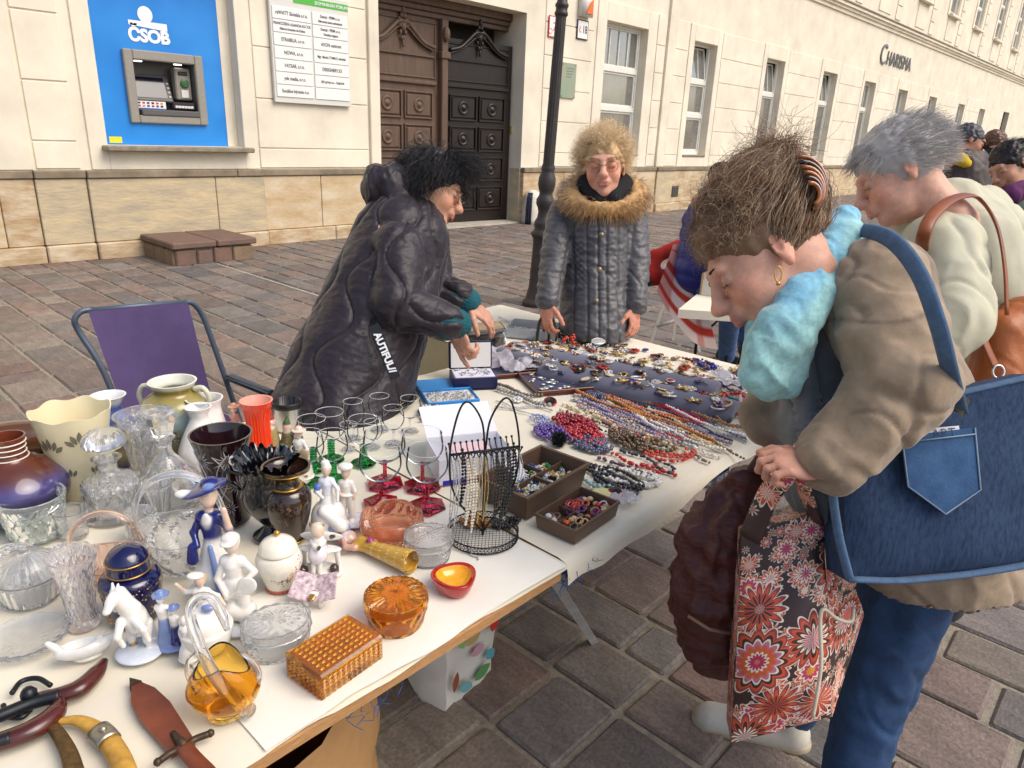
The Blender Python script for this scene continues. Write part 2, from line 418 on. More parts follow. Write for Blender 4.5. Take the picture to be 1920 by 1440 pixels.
# setts laid in rows that run out from the wall; row widths and lengths as measured on the photograph
pal = [srgb(*c) for c in ((124,115,108),(125,113,105),(118,111,105),(128,114,106),(134,122,112),(114,108,105),(125,110,103),(135,125,114),(123,112,103),(119,108,102))]
slabs = []
rx = random.Random(3)
rows = []; x = 0.86
fixed = [0.30, 0.30, 0.225, 0.205, 0.32, 0.24, 0.21, 0.30]
xx = x
for w in fixed: rows.append((xx, w)); xx += w
while xx < 46: w = rx.choice((0.205,0.225,0.24,0.30,0.32,0.20)); rows.append((xx, w)); xx += w
xx = x
while xx > -4.5: w = rx.choice((0.205,0.225,0.24,0.30,0.32)); xx -= w; rows.append((xx, w))
for (x0, w) in rows:
 y = -3.0 - rx.random()*0.3
 if x0 > 3: y = -0.6 - rx.random()*0.3
 if x0 > 9: y = 0.2*x0-1.6 - rx.random()*0.3
 tone = rx.random()
 while y < WY-0.02:
  ln = rx.choice((0.17,0.2,0.24,0.28,0.33,0.38,0.26)) * (1.15 if w > 0.28 else 1.0)
  y1 = min(y+ln, WY+0.03)
  c = np.array(pal[rx.randrange(len(pal))][:3]); c = c*(0.82+0.34*rx.random())
  if rx.random() < 0.16: c = c*np.array((1.08,0.98,0.95))
  if rx.random() < 0.2: c = (c*0.5+0.5*np.full(3, c.mean()))
  if y1-y > 0.08: slabs.append((x0, x0+w, y, y1, c, rx.random()))
  y = y1
def slab_geo(g, s, dz=0.0, c=(0,0)):
 x0, x1, y0, y1, col, rnd = s
 j = 0.0075+0.006*rnd; r = random.Random(int(rnd*1e6)); e = lambda: (r.random()-0.5)*0.006
 x0, x1, y0, y1 = x0+j-c[0], x1-j-c[0], y0+j-c[1], y1-j-c[1]
 zt = 0.008+0.007*r.random(); b = 0.008; cr = 0.007
 def ring(i, z):
  q = cr
  return [(x0+i+q,y0+i,z),(x1-i-q,y0+i,z),(x1-i,y0+i+q,z),(x1-i,y1-i-q,z),(x1-i-q,y1-i,z),(x0+i+q,y1-i,z),(x0+i,y1-i-q,z),(x0+i,y0+i+q,z)]
 R0 = ring(0,-0.01); R1 = [(a+e(), bb+e(), zt-0.008) for a,bb,_ in R0]; R2 = [(a+e(), bb+e(), zt+e()*0.5) for a,bb,_ in ring(b, 0)]
 V = R0+R1+R2; F = []
 for k in (0,8):
  for i in range(8): F.append((k+i, k+(i+1)%8, k+8+(i+1)%8, k+8+i))
 F.append(tuple(range(16,24)))
 g.add(V, F, col)
def slab_px(s):
 P = np.array([(s[0]+s[1])/2, (s[2]+s[3])/2, 0]); d = P-CAM; z = d@_fw
 if z < 0.3: return None
 px, py = 960+F_PX*(d@_r)/z, 720-F_PX*(d@_u)/z
 return px, py, F_PX/z*(s[1]-s[0]), z
scored = []
for s in slabs:
 q = slab_px(s); sc = -1
 if q and -30 < q[0] < 1950 and 0 < q[1] < 1480:
  P = ((s[0]+s[1])/2, (s[2]+s[3])/2)
  hid = (P[0] < 1.15 and P[1] < 2.35) or (q[0] < 560 and q[1] > 860)
  sc = 0 if hid else q[2]*(s[3]-s[2])/q[3]
 scored.append((sc, s))
scored.sort(key=lambda a: -a[0])
for sc, s in scored[:300]:
 c = ((s[0]+s[1])/2, (s[2]+s[3])/2); gg = G(); slab_geo(gg, s, c=c)
 gg.obj('paving_stone', m_stone, ground, smooth=False, loc=(c[0], c[1], 0), col=True)
gg = G()
for sc, s in scored[300:]: slab_geo(gg, s)
tag(gg.obj('paving_stones', m_stone, ground, smooth=False, col=True), kind='stuff')

# ================================================================== SETTING: the long cream building
def plaster(name, c, d=0.12):
 m = mat(name, c, 0.85, var=d, vscale=1.3, bump=0.25, bscale=90, bdist=0.003); return m
m_wall = plaster('cream_plaster', srgb(229,219,198), .14); m_panel = plaster('cream_panel', srgb(231,221,200), .14)
m_cap = mat('grey_stone_cap', srgb(138,124,104), 0.85, var=0.35, vscale=4, bump=0.4, bscale=50)
m_sand = mat('sandstone', srgb(186,158,116), 0.85, col2=srgb(210,194,166), var=0.3, vscale=2.6, stretch=(1,1,2.4), bump=0.6, bscale=14, bdist=0.008, detail=10)
m_sand2 = mat('sandstone_pale', srgb(208,192,164), 0.85, col2=srgb(166,136,96), var=0.3, vscale=3.4, stretch=(1,1,2.8), bump=0.7, bscale=10, bdist=0.01, detail=11)
m_sand3 = mat('sandstone_grey', srgb(172,160,138), 0.88, col2=srgb(206,186,148), var=0.3, vscale=3.0, stretch=(1,1,3.2), bump=0.7, bscale=12, bdist=0.01, detail=11)
m_white = mat('white_window_paint', srgb(226,224,214), 0.45, var=0.06, vscale=6)
m_pane = mat('window_glass', (0.09,0.10,0.10), 0.02, col2=(0.24,0.22,0.19), var=0.3, vscale=1.1, ior=3.0, spec=0.6)
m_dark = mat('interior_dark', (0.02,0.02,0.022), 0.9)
m_sill = mat('sill_metal', srgb(140,130,112), 0.6, var=0.3, vscale=9)
bld = thing('town_building', 'long cream plastered town building with sandstone plinth and rows of tall windows', 'building', (0, WY, 0))
def B(g, *a): return g                                   # local frame of the building: y = 0 is the facade plane
# --- openings in the ground floor: (x0, x1, z0, z1)
ATM = (3.12, 4.80, 1.30, 3.30)
DOOR = (7.02, 10.25, 0.0, 3.62)
WIN = [(12.58,14.05,1.30,3.80),(15.98,17.06,1.30,3.80),(19.80,20.94,1.22,3.80),(23.75,24.89,1.18,3.80),(27.45,28.57,1.18,3.80),(31.2,32.32,1.18,3.79),(35.35,36.5,1.18,3.79),(40.3,41.5,1.18,3.78),(44.6,45.8,1.18,3.78)]
FAR = (50.3, 51.9, 0.0, 3.9)
UP = [(c-0.6, c+0.6, 7.0, 9.2) for c in (12.9, 16.5, 20.4, 24.3, 28.2, 32.3, 36.4, 40.6, 44.8, 49.2, 53.3)]
def wall_sheet(g, x0, x1, z0, z1, holes, y=0.0, dep=0.3):
 X = sorted(set([x0,x1]+[min(max(h[k],x0),x1) for h in holes for k in (0,1)])); Z = sorted(set([z0,z1]+[min(max(h[k],z0),z1) for h in holes for k in (2,3)]))
 for i in range(len(X)-1):
  for j in range(len(Z)-1):
   cx, cz = (X[i]+X[i+1])/2, (Z[j]+Z[j+1])/2
   if any(h[0] < cx < h[1] and h[2] < cz < h[3] for h in holes): continue
   g.add([(X[i],y,Z[j]),(X[i+1],y,Z[j]),(X[i+1],y,Z[j+1]),(X[i],y,Z[j+1])], [(0,1,2,3)])
 for h in holes:
  a, b, c, d = h; q = y+dep
  g.add([(a,y,c),(a,q,c),(a,q,d),(a,y,d)], [(3,2,1,0)]); g.add([(b,y,c),(b,q,c),(b,q,d),(b,y,d)], [(0,1,2,3)])
  g.add([(a,y,d),(b,y,d),(b,q,d),(a,q,d)], [(0,1,2,3)])
  if c > z0+0.01: g.add([(a,y,c),(b,y,c),(b,q,c),(a,q,c)], [(3,2,1,0)])
g = G(); wall_sheet(g, -9, 60, 1.0, 5.72, [ATM, (DOOR[0],DOOR[1],1.0,DOOR[3])]+WIN+[(FAR[0],FAR[1],1.0,FAR[3])], 0.0, 0.26)
wall_sheet(g, -9, 60, 5.72, 11.5, UP, 0.04, 0.18)
g.box(-9, 60, 0.9, 1.2, 0, 11.5)
g.obj('wall', m_wall, bld, smooth=False)
g = G(); g.box(-9.4, 60.4, -0.5, 6, 11.5, 11.9); g.add([(-9.6,-0.7,11.9),(60.6,-0.7,11.9),(60.6,4,15),(-9.6,4,15)], [(0,1,2,3)])
g.obj('roof', mat('roof_tiles', srgb(120,70,52), 0.8, var=0.3, vscale=3), bld, smooth=False)
# string course
g = G()
for (a, b, c, d) in ((-0.05,0.0,5.50,5.60),(-0.10,0.0,5.60,5.68),(-0.16,0.0,5.68,5.76)): g.box(-9, 60, a, b+0.03, c, d)
g.obj('string_course', m_wall, bld, smooth=False)
g = G(); g.box(-9, 60, -0.19, 0.03, 5.763, 5.80); g.obj('flashing', m_cap, bld, smooth=False)
# --- plinth: separate sandstone slabs, cap stones and a footing course
def run(x0, x1, widths, gap, r):
 x = x0; out = []
 while x < x1-0.05:
  w = r.choice(widths); e = min(x+w, x1)
  if x1-e < 0.25: e = x1
  out.append((x+gap, e-gap)); x = e
 return out
r = random.Random(5)
segs = [(-6.0,2.3),(2.3,2.82),(2.82,5.0),(5.0,DOOR[0]),(DOOR[1],12.2),(12.2,14.75),(14.75,15.45),(15.45,22.0),(22.0,FAR[0]),(FAR[1],58)]
prj = {0:0.0,1:0.02,2:0.05,3:0.02,4:0.02,5:0.05,6:0.09,7:0.03,8:0.03,9:0.03}
for i, (a, b) in enumerate(segs):
 p = prj[i]
 for (c, d) in run(a, b, (0.9,1.2,1.5,0.75), 0.004, r):
  gg = G(); gg.bbox(c, d, -0.06-p, 0.2, 0.205, 0.93, 0.008); gg.obj('plinth_slab', r.choice((m_sand, m_sand2, m_sand3, m_sand)), bld, smooth=False)
 for (c, d) in run(a, b, (0.9,1.3,1.1), 0.004, r):
  gg = G(); gg.bbox(c, d, -0.09-p-0.02*r.random(), 0.2, 0.0, 0.2, 0.014); gg.obj('footing_stone', r.choice((m_sand2, m_sand3)), bld, smooth=False)
 for (c, d) in run(a, b, (1.8,1.3,2.4), 0.003, r):
  gg = G(); gg.bbox(c, d, -0.085-p, 0.2, 0.935, 1.02, 0.01); gg.obj('cap_stone', m_cap, bld, smooth=False)
# --- raised plaster fields with joints (rustication)
def field(x0, x1, zs, y=-0.018):
 for z0, z1 in zip(zs[:-1], zs[1:]):
  gg = G(); gg.bbox(x0, x1, y, 0.05, z0+0.008, z1-0.008, 0.006); gg.obj('plaster_panel', m_panel, bld, smooth=False)
ZL = [1.03,1.33,1.95,2.63,3.3,3.95,4.6,5.3]
gg = G(); gg.bbox(-9, 2.32, -0.05, 0.05, 1.021, 5.45, 0.01); gg.obj('pilaster', m_wall, bld, smooth=False)
field(2.36, 2.80, ZL)
ZR = [1.03,1.29,1.86,2.43,3.0,3.55,4.1,4.65,5.3]
field(5.02, 6.80, [1.03,1.29,1.92,2.55,3.2,3.8,4.5,5.3])
gg = G(); gg.bbox(6.83, 7.015, -0.05, 0.05, 1.021, 5.45, 0.01); gg.obj('pilaster', m_wall, bld, smooth=False)
field(10.75, 12.18, ZR[:6]+[4.15,4.8,5.3])
def surround(x0, x1, z0, z1, w=0.3):
 for a, b, c, d in ((x0-w, x0-0.002, 1.022, z1+0.34), (x1+0.002, x1+w, 1.022, z1+0.34), (x0-0.001, x1+0.001, z1+0.002, z1+0.34), (x0-0.001, x1+0.001, 1.022, z0-0.06)):
  gg = G(); gg.bbox(a, b, -0.022, 0.03, c, d, 0.006); gg.obj('window_surround', m_panel, bld, smooth=False)
surround(ATM[0], ATM[1], ATM[2], ATM[3], 0.2)
for w in WIN[:7]: surround(*w, 0.3 if w[0] < 15 else 0.22)
field(14.42, 14.76, ZR[:6]+[4.15]); gg = G(); gg.bbox(14.8, 15.12, -0.06, 0.03, 1.021, 5.45, 0.01); gg.obj('pilaster', m_wall, bld, smooth=False)
field(15.18, 15.72, ZR[:6]+[4.15])
ends = [w[1]+0.25 for w in WIN[1:8]]; sts = [w[0]-0.25 for w in WIN[2:9]]
for a, b in zip(ends, sts): field(a, b, ZR[:6]+[4.12])
# --- windows
def window(x0, x1, z0, z1, tilt=0.0, y=0.2, tall=False, curtain=False):
 w = empty('window', ((x0+x1)/2, y, z0)); w.parent = bld; W2 = (x1-x0)/2-0.002; H = z1-z0-0.002; fr = 0.055
 g = G()
 for a in ((-W2,-W2+fr,0,H),(W2-fr,W2,0,H),(-W2+fr,W2-fr,0.0,fr+0.03),(-W2+fr,W2-fr,H-fr,H)): g.bbox(a[0],a[1],-0.035,0.045,a[2]+0.001,a[3],0.006)
 t1, t2 = H*0.36, H*0.665
 if tall: t1 = None; t2 = H*0.66
 for t in (t1, t2):
  if t: g.bbox(-W2+fr, W2-fr, -0.045, 0.045, t-0.05, t+0.05, 0.006)
 g.obj('frame', m_white, w, smooth=False)
 bays = [(fr+0.03, (t1 or t2)-0.05)]+([(t1+0.05, t2-0.05)] if t1 else [])
 for a, b in bays:
  g = G(); s = 0.045
  for q in ((-W2+fr,-W2+fr+s,a,b),(W2-fr-s,W2-fr,a,b),(-W2+fr+s,W2-fr-s,a,a+s),(-W2+fr+s,W2-fr-s,b-s,b)): g.bbox(q[0]+0.002,q[1]-0.002,-0.015,0.035,q[2]+0.002,q[3]-0.002,0.005)
  g.obj('sash', m_white, w, smooth=False)
  g = G(); g.box(-W2+fr+s, W2-fr-s, 0.01, 0.014, a+s, b-s); g.obj('pane', m_pane, w, smooth=False)
 # top light: four narrow panes, some tilted into the room
 a, b = t2+0.05, H-fr; n = 4 if x1-x0 > 1.3 else 3; TM = trans(0,0,a)@rotx(-tilt)
 g = G(); s = 0.04; hh = b-a
 for q in ((-W2+fr,-W2+fr+s,0,hh),(W2-fr-s,W2-fr,0,hh),(-W2+fr+s,W2-fr-s,0,s),(-W2+fr+s,W2-fr-s,hh-s,hh)): g.bbox(q[0]+0.003,q[1]-0.003,-0.02,0.03,q[2]+0.003,q[3]-0.003,0.005)
 pw = (2*W2-2*fr-2*s)/n
 for k in range(1, n): g.bbox(-W2+fr+s+k*pw-0.012, -W2+fr+s+k*pw+0.012, -0.02, 0.03, s, hh-s, 0.004)
 g.xf(TM); g.obj('top_sash', m_white, w, smooth=False)
 for k in range(n):
  g = G(); g.box(-W2+fr+s+k*pw+0.012, -W2+fr+s+(k+1)*pw-0.012, 0.005, 0.009, s, hh-s); g.xf(TM); g.obj('pane', m_pane, w, smooth=False)
 g = G(); g.bbox(-W2-0.0+0.002, W2-0.002, -y-0.04, -0.036, -0.045, -0.002, 0.006); g.obj('sill', m_sill, w, smooth=False)
 return w
for i, w in enumerate(WIN): window(*w, tilt=(0,0.16,0.16,0.16,0,0,0,0,0)[i], tall=i >= 2)
for u in UP:
 window(*u, y=0.16)
 gg = G(); gg.bbox(u[0]-0.12, u[1]+0.12, -0.14, 0.04, u[2]-0.14, u[2]-0.05, 0.01); gg.obj('ledge', m_wall, bld, smooth=False)
 gg = G(); gg.bbox(u[0]-0.02, u[1]+0.02, 0.015, 0.05, 6.0, 6.75, 0.01); gg.obj('apron', m_panel, bld, smooth=False)
 for sx in (u[0]-0.3, u[1]+0.06):
  gg = G(); gg.bbox(sx, sx+0.24, 0.005, 0.05, 6.9, 9.6, 0.01); gg.obj('window_surround', m_panel, bld, smooth=False)
 for sx in ((u[1]+0.55, u[1]+1.1),):
  for k in range(9): gg = G(); gg.bbox(sx[0], sx[1], 0.01, 0.05, 5.95+k*0.45, 6.37+k*0.45, 0.01); gg.obj('plaster_panel', m_panel, bld, smooth=False)
g = G(); g.box(FAR[0], FAR[1], 0.24, 0.3, 0, FAR[3]); g.obj('far_door', mat('far_door', srgb(52,38,30), 0.7, var=0.3), bld, smooth=False)
# interior behind the glass (dark rooms)
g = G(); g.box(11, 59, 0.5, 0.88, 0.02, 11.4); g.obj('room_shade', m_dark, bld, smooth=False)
# --- doorway: carved double door, right leaf swung inwards
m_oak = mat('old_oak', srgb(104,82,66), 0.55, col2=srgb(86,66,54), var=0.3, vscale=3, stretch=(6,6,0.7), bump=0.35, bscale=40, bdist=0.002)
m_oak_shaded = mat('shaded_oak', srgb(34,22,18), 0.4, col2=srgb(24,16,14), var=0.3, vscale=3, stretch=(6,6,0.7), bump=0.35, bscale=40, bdist=0.002)  # same oak, colour darkened to stand for the shade of the recess
g = G(); D0, D1, DH = DOOR[0], DOOR[1], DOOR[3]
for a, b in ((D0-0.004, D0+0.0), ): pass
g.add([(D0,.26,0),(D0,0.8,0),(D0,0.8,DH),(D0,.26,DH)], [(3,2,1,0)]); g.add([(D1,.26,0),(D1,0.8,0),(D1,0.8,DH),(D1,.26,DH)], [(0,1,2,3)]); g.add([(D0,.26,DH),(D1,.26,DH),(D1,0.8,DH),(D0,0.8,DH)], [(0,1,2,3)])
g.obj('door_reveal', m_wall, bld, smooth=False)
g = G(); g.bbox(D0-0.1, D1+0.16, -0.09, 0.82, 0.0, 0.035, 0.01); g.obj('threshold', mat('threshold_stone', srgb(176,168,152), 0.8, var=0.25, vscale=4, bump=0.3), bld, smooth=False)
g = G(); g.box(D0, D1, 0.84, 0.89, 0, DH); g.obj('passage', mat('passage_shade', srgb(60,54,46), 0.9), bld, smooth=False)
for s_, a in ((0, D1-0.05),):   # stone jamb lining beside the right leaf
 g = G(); g.bbox(D1-0.012, D1+0.1, 0.01, 0.27, 0.03, 1.01, 0.01); g.obj('plinth_slab', m_sand3, bld, smooth=False)
 g = G(); g.bbox(D0-0.1, D0+0.012, 0.01, 0.27, 0.03, 1.01, 0.01); g.obj('plinth_slab', m_sand2, bld, smooth=False)
def leaf(mt, par, Wd, H, mirror=1):
 """one door leaf in its own frame: x 0..Wd, y 0 back .. -0.07 front"""
 g = G(); g.box(0, Wd, -0.05, 0, 0, H); g.obj('board', mt, par, smooth=False)
 def bead(x0, x1, z0, z1, w=0.03, y=-0.07, nm='moulding'):
  g = G()
  for a in ((x0,x1,z0,z0+w),(x0,x1,z1-w,z1),(x0,x0+w,z0+w,z1-w),(x1-w,x1,z0+w,z1-w)): g.bbox(a[0],a[1],y,-0.052,a[2],a[3],0.008)
  g.obj(nm, mt, par, smooth=False)
 cw = (Wd-0.36)/2
 for rr in range(4):
  z0 = 0.28+rr*0.5 if rr else 0.22
  for k in range(2):
   x0 = 0.16+k*(cw+0.05); h = 0.43
   z0 = 0.2+rr*0.515
   bead(x0, x0+cw, z0, z0+h, 0.028, -0.085)
   g = G(); g.bbox(x0+0.05, x0+cw-0.05, -0.075, -0.05, z0+0.05, z0+h-0.05, 0.012)
   g.lathe([(0.0,-0.065),(0.03,-0.06),(0.055,-0.03),(0.10,-0.022),(0.115,0.0)], 16, (0,0,0)) if False else None
   g.obj('panel', mt, par, smooth=False)
   q = G(); q.lathe([(0.115,0.0),(0.11,0.018),(0.085,0.022),(0.075,0.008),(0.045,0.012),(0.03,0.035),(0.0,0.042)], 20)
   q.xf(frame((x0+cw/2, -0.075, z0+h/2), (1,0,0), (0,0,1), (0,-1,0))); q.obj('rosette', mt, par)
 zt = 0.2+4*0.515+0.02
 g = G(); g.bbox(0.08, Wd-0.08, -0.10, -0.05, zt, zt+0.06, 0.012); g.bbox(0.12, Wd-0.12, -0.085, -0.05, zt+0.42, zt+0.45, 0.008); g.obj('rail', mt, par, smooth=False)
 bead(0.08, Wd-0.08, zt+0.1, H-0.06, 0.03)
 q = G(); cx = Wd/2; zb = zt+0.56
 for sgn in (-1, 1):
  q.tube(bez([(cx,-0.09,zb+0.34),(cx+sgn*0.10,-0.10,zb+0.33),(cx+sgn*0.26,-0.10,zb+0.2),(cx+sgn*0.42,-0.10,zb+0.08),(cx+sgn*(Wd/2-0.13),-0.10,zb+0.02)], 20), 0.035, 8)
  q.tube(bez([(cx,-0.09,zb+0.27),(cx+sgn*0.12,-0.10,zb+0.24),(cx+sgn*0.28,-0.10,zb+0.12),(cx+sgn*0.44,-0.10,zb+0.03),(cx+sgn*(Wd/2-0.13),-0.10,zb-0.03)], 20), 0.016, 6)
  th = np.linspace(0, 3.6*PI, 26); rr = 0.055*(1-th/(4.4*PI))
  q.tube(np.stack([cx+sgn*(0.07-0.0+rr*np.cos(th)), np.full_like(th,-0.11), zb+0.3+rr*np.sin(th)],1), 0.014, 6)
  for k, (dx, dz, rr2) in enumerate(((0.03,0.42,0.035),(0.05,0.18,0.03),(0.02,0.1,0.028),(0.075,0.36,0.03))): q.ball((cx+sgn*dx,-0.095,zb+dz), rr2, 8, 5, sc=(1,0.8,1.3))
 q.ball((cx,-0.1,zb+0.5), 0.04, 8, 6, sc=(0.8,0.8,1.6)); q.ball((cx,-0.1,zb+0.26), 0.06, 8, 6, sc=(0.9,0.7,1.2)); q.ball((cx,-0.1,zb+0.02), 0.03, 8, 6, sc=(0.8,0.7,2.0))
 q.obj('carving', mt, par)
LW = (D1-D0)/2-0.04
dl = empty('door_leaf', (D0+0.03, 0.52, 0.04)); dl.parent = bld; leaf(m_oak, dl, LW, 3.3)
dr = empty('door_leaf', (D1-0.06, 0.56, 0.04)); dr.parent = bld; dr['label'] = 'shade-toned oak door leaf swung open'
dr.rotation_euler = (0,0,math.radians(22)+PI)
for_r = empty('leaf_front', (0,0,0)); bpy.data.objects.remove(for_r)
# the open leaf: mirrored so that its face looks out of the doorway
dr.rotation_euler = (0,0,0); dr.location = (D1-0.05-LW*math.cos(math.radians(14)), 0.50+0.0, 0.04); dr.rotation_euler = (0,0,math.radians(-6)); leaf(m_oak_shaded, dr, LW-0.02, 3.05)
g = G(); xm = D0+LW+0.03
g.bbox(xm-0.02, xm+0.12, 0.36, 0.52, 0.04, 3.35, 0.012); g.bbox(xm-0.05, xm+0.15, 0.33, 0.52, 2.75, 2.86, 0.01); g.bbox(xm-0.04, xm+0.14, 0.34, 0.52, 0.04, 0.4, 0.01)
g.ball((xm+0.05,0.34,3.12), 0.07, 10, 6, sc=(1,0.9,1.7)); g.obj('centre_post', m_oak, bld, smooth=False)
g = G()
for a, b, c in ((0.42,3.34,3.42),(0.38,3.42,3.5),(0.33,3.5,3.62)): g.bbox(D0+0.0+0.003, D1-0.003, a, 0.56, b+0.001, c, 0.012)
g.obj('transom', m_oak, bld, smooth=False)
# --- lettering of the shop on the wall
m_letter = mat('letter_grey', srgb(112,112,112), 0.5)
def wall_text(txt, size, X, Y, Z, m, par, name='lettering', bold=0.0, ext=0.01, spacing=1.0, mi=None):
 V, Fc = text_geo(txt, size, ext, 'CENTER', bold, spacing)
 g = G(); g.add(V, Fc); g.xf(frame((X,Y,Z), (1,0,0), (0,0,1), (0,-1,0))); return g.obj(name, m, par, smooth=False)
pc0 = aty(1645,105,WY); pc1 = aty(1697,125,WY)
wall_text('C', 0.95, 28.75, -0.03, 4.72, m_letter, bld, bold=-0.004, ext=0.012)
V, Fc = text_geo('HARISMA', 0.66, 0.012, 'LEFT', -0.002, 1.05); g = G(); g.add(V, Fc); g.xf(frame((29.15,-0.03,4.66), (1,0,0), (0,0,1), (0,-1,0))); g.obj('lettering', m_letter, bld, smooth=False)
# bell, vent and plaque belong to the wall
g = G(); g.bbox(10.245, 10.249+0.0, 0.25, 0.31, 1.62, 1.74, 0.001) if False else g.bbox(10.22, 10.262, 0.24, 0.31, 1.62, 1.75, 0.006); g.obj('bell_push', mat('brass_bell', srgb(196,180,120), 0.4, 0.5), bld, smooth=False)
g = G(); g.bbox(15.55, 15.85, -0.105, 0.0, 0.32, 0.58, 0.01)
for k in range(5): g.box(15.58, 15.82, -0.115, -0.1, 0.36+k*0.04, 0.375+k*0.04)
g.obj('vent_grille', mat('vent_iron', srgb(84,78,70), 0.7), bld, smooth=False)
# ================================================================== STREET THINGS on and by the wall
ATMY = WY+0.15
atm = thing('cash_machine', 'blue wall cash machine panel with grey framed screen and white bank logo', 'cash machine', (0, ATMY, 0))
m_blue = mat('bank_blue', srgb(20,120,205), 0.35, col2=srgb(44,140,218), var=0.2, vscale=1.2, detail=2)
m_grey = mat('machine_grey', srgb(148,142,132), 0.5, var=0.08, vscale=20); m_grey2 = mat('machine_dark', srgb(92,90,88), 0.45)
g = G(); fx0, fx1, fz0, fz1 = 3.46, 4.40, 1.555, 2.37
def wall_hole(g, x0,x1,z0,z1,h,y=0.0):
 for a in ((x0,h[0],z0,z1),(h[1],x1,z0,z1),(h[0],h[1],z0,h[2]),(h[0],h[1],h[3],z1)): g.add([(a[0],y,a[2]),(a[1],y,a[2]),(a[1],y,a[3]),(a[0],y,a[3])], [(0,1,2,3)])
wall_hole(g, 3.122, 4.66, 1.302, 3.298, (fx0+.03,fx1-.03,fz0+.03,fz1-.03)); g.obj('blue_panel', m_blue, atm, smooth=False)
g = G(); g.box(4.66, 4.798, -0.004, 0.02, 1.302, 3.298); g.obj('side_strip', m_wall, atm, smooth=False)
g = G(); fw_ = 0.105
for a in ((fx0,fx0+fw_,fz0,fz1),(fx1-fw_,fx1,fz0,fz1),(fx0+fw_,fx1-fw_,fz0,fz0+0.09),(fx0+fw_,fx1-fw_,fz1-0.11,fz1)): g.bbox(a[0],a[1],-0.05,0.02,a[2],a[3],0.012)
g.obj('machine_frame', m_grey, atm, smooth=False)
g = G(); ix0, ix1, iz0, iz1 = fx0+fw_, fx1-fw_, fz0+0.09, fz1-0.11; dp = 0.26
g.add([(ix0,0.0,iz0),(ix0,dp,iz0+0.1),(ix0,dp,iz1),(ix0,0.0,iz1)], [(0,1,2,3)]); g.add([(ix1,0.0,iz0),(ix1,dp,iz0+0.1),(ix1,dp,iz1),(ix1,0.0,iz1)], [(3,2,1,0)])
g.add([(ix0,0,iz1),(ix1,0,iz1),(ix1,dp,iz1),(ix0,dp,iz1)], [(0,1,2,3)]); g.add([(ix0,dp,iz0),(ix1,dp,iz0),(ix1,dp,iz1),(ix0,dp,iz1)], [(0,1,2,3)])
g.bbox(ix0+0.03, ix1-0.0, -0.06, dp, iz0+0.0, iz0+0.07, 0.01)
g.obj('recess', m_grey2, atm, smooth=False)
sc_ = empty('screen', (ix0, 0.13, iz0+0.17)); sc_.parent = atm; sc_.rotation_euler = (-0.35,0,0)
g = G(); g.bbox(0.0, 0.5, 0.0, 0.05, 0.0, 0.33, 0.01); g.obj('bezel', m_grey2, sc_, smooth=False)
g = G(); g.box(0.06, 0.43, -0.006, 0.0, 0.04, 0.29); g.obj('display', mat('display_blue', srgb(14,22,48), 0.12, coat=0.5), sc_, smooth=False)
m_key = mat('key_white', srgb(214,212,206), 0.4)
for k in range(4):
 for sx in (0.03, 0.465): g = G(); g.ball((sx,-0.004,0.06+k*0.055), 0.017, 8, 5, sc=(1.2,0.5,0.8)); g.obj('screen_key', m_key, sc_)
g = G(); g.bbox(ix1-0.21, ix1-0.01, 0.08, 0.2, iz0+0.2, iz1-0.04, 0.015); g.obj('card_column', m_grey, atm, smooth=False)
g = G(); g.bbox(ix1-0.17, ix1-0.05, 0.07, 0.1, iz1-0.13, iz1-0.08, 0.01); g.obj('receipt_slot', mat('slot_black', (0.02,0.02,0.02), 0.4), atm, smooth=False)
g = G(); g.lathe([(0,0.0),(0.052,0.0),(0.05,0.02),(0.035,0.028),(0,0.028)], 20); g.box(-0.035,0.035,-0.005,0.005,0.028,0.034); g.xf(frame((ix1-0.1,0.078,iz1-0.22),(1,0,0),(0,0,1),(0,-1,0))); g.obj('card_slot', mat('slot_green', srgb(60,104,66), 0.35), atm, smooth=False)
g = G(); g.box(ix1-0.15, ix1-0.06, 0.07, 0.079, iz0+0.23, iz0+0.32); g.obj('notice', m_key, atm, smooth=False)
g = G(); g.bbox(ix1-0.31, ix1-0.03, -0.01, 0.1, iz0+0.085, iz0+0.17, 0.012); g.obj('cash_slot', mat('slot_black', (0.02,0.02,0.02), 0.4), atm, smooth=False)
for k in range(6): g = G(); g.bbox(ix1-0.28+k*0.038, ix1-0.245+k*0.038, -0.018, -0.005, iz0+0.1, iz0+0.13, 0.004); g.obj('slot_roller', m_key, atm, smooth=False)
g = G(); g.box(ix0+0.01, ix0+0.36, 0.05, 0.06, iz0+0.075, iz0+0.165); g.obj('card_sticker', mat('sticker_white', srgb(232,230,226), 0.4), atm, smooth=False)
g = G(); cs = [srgb(*c)[:3] for c in ((205,60,40),(230,140,60),(40,80,160),(200,50,60),(60,60,120),(30,30,40))]
for k in range(6):
 for rr in range(2): g.box(ix0+0.03+k*0.053, ix0+0.06+k*0.053, 0.046, 0.05, iz0+0.1+rr*0.034, iz0+0.12+rr*0.034, cs[(k+rr*2)%6])
g.box(ix0+0.012, ix0+0.358, 0.046, 0.05, iz0+0.077, iz0+0.086, srgb(40,110,200)[:3]); g.obj('card_marks', attr_mat('print_marks', rough=0.4), atm, smooth=False, col=True)
for k, sx in enumerate((ix0+0.1, ix1-0.16)):
 g = G(); g.bbox(sx-0.045, sx+0.045, 0.06, 0.1, iz1-0.012, iz1-0.002, 0.004); g.obj('lamp', mat('machine_lamp', (1,0.97,0.88), 0.4, emit=3.0), atm, smooth=False)
m_logo = mat('logo_white', srgb(238,238,236), 0.45)
lx, lz = 3.80, 2.60
g = G(); a = np.linspace(0, 2*PI, 28, endpoint=False); zz = np.zeros(28)
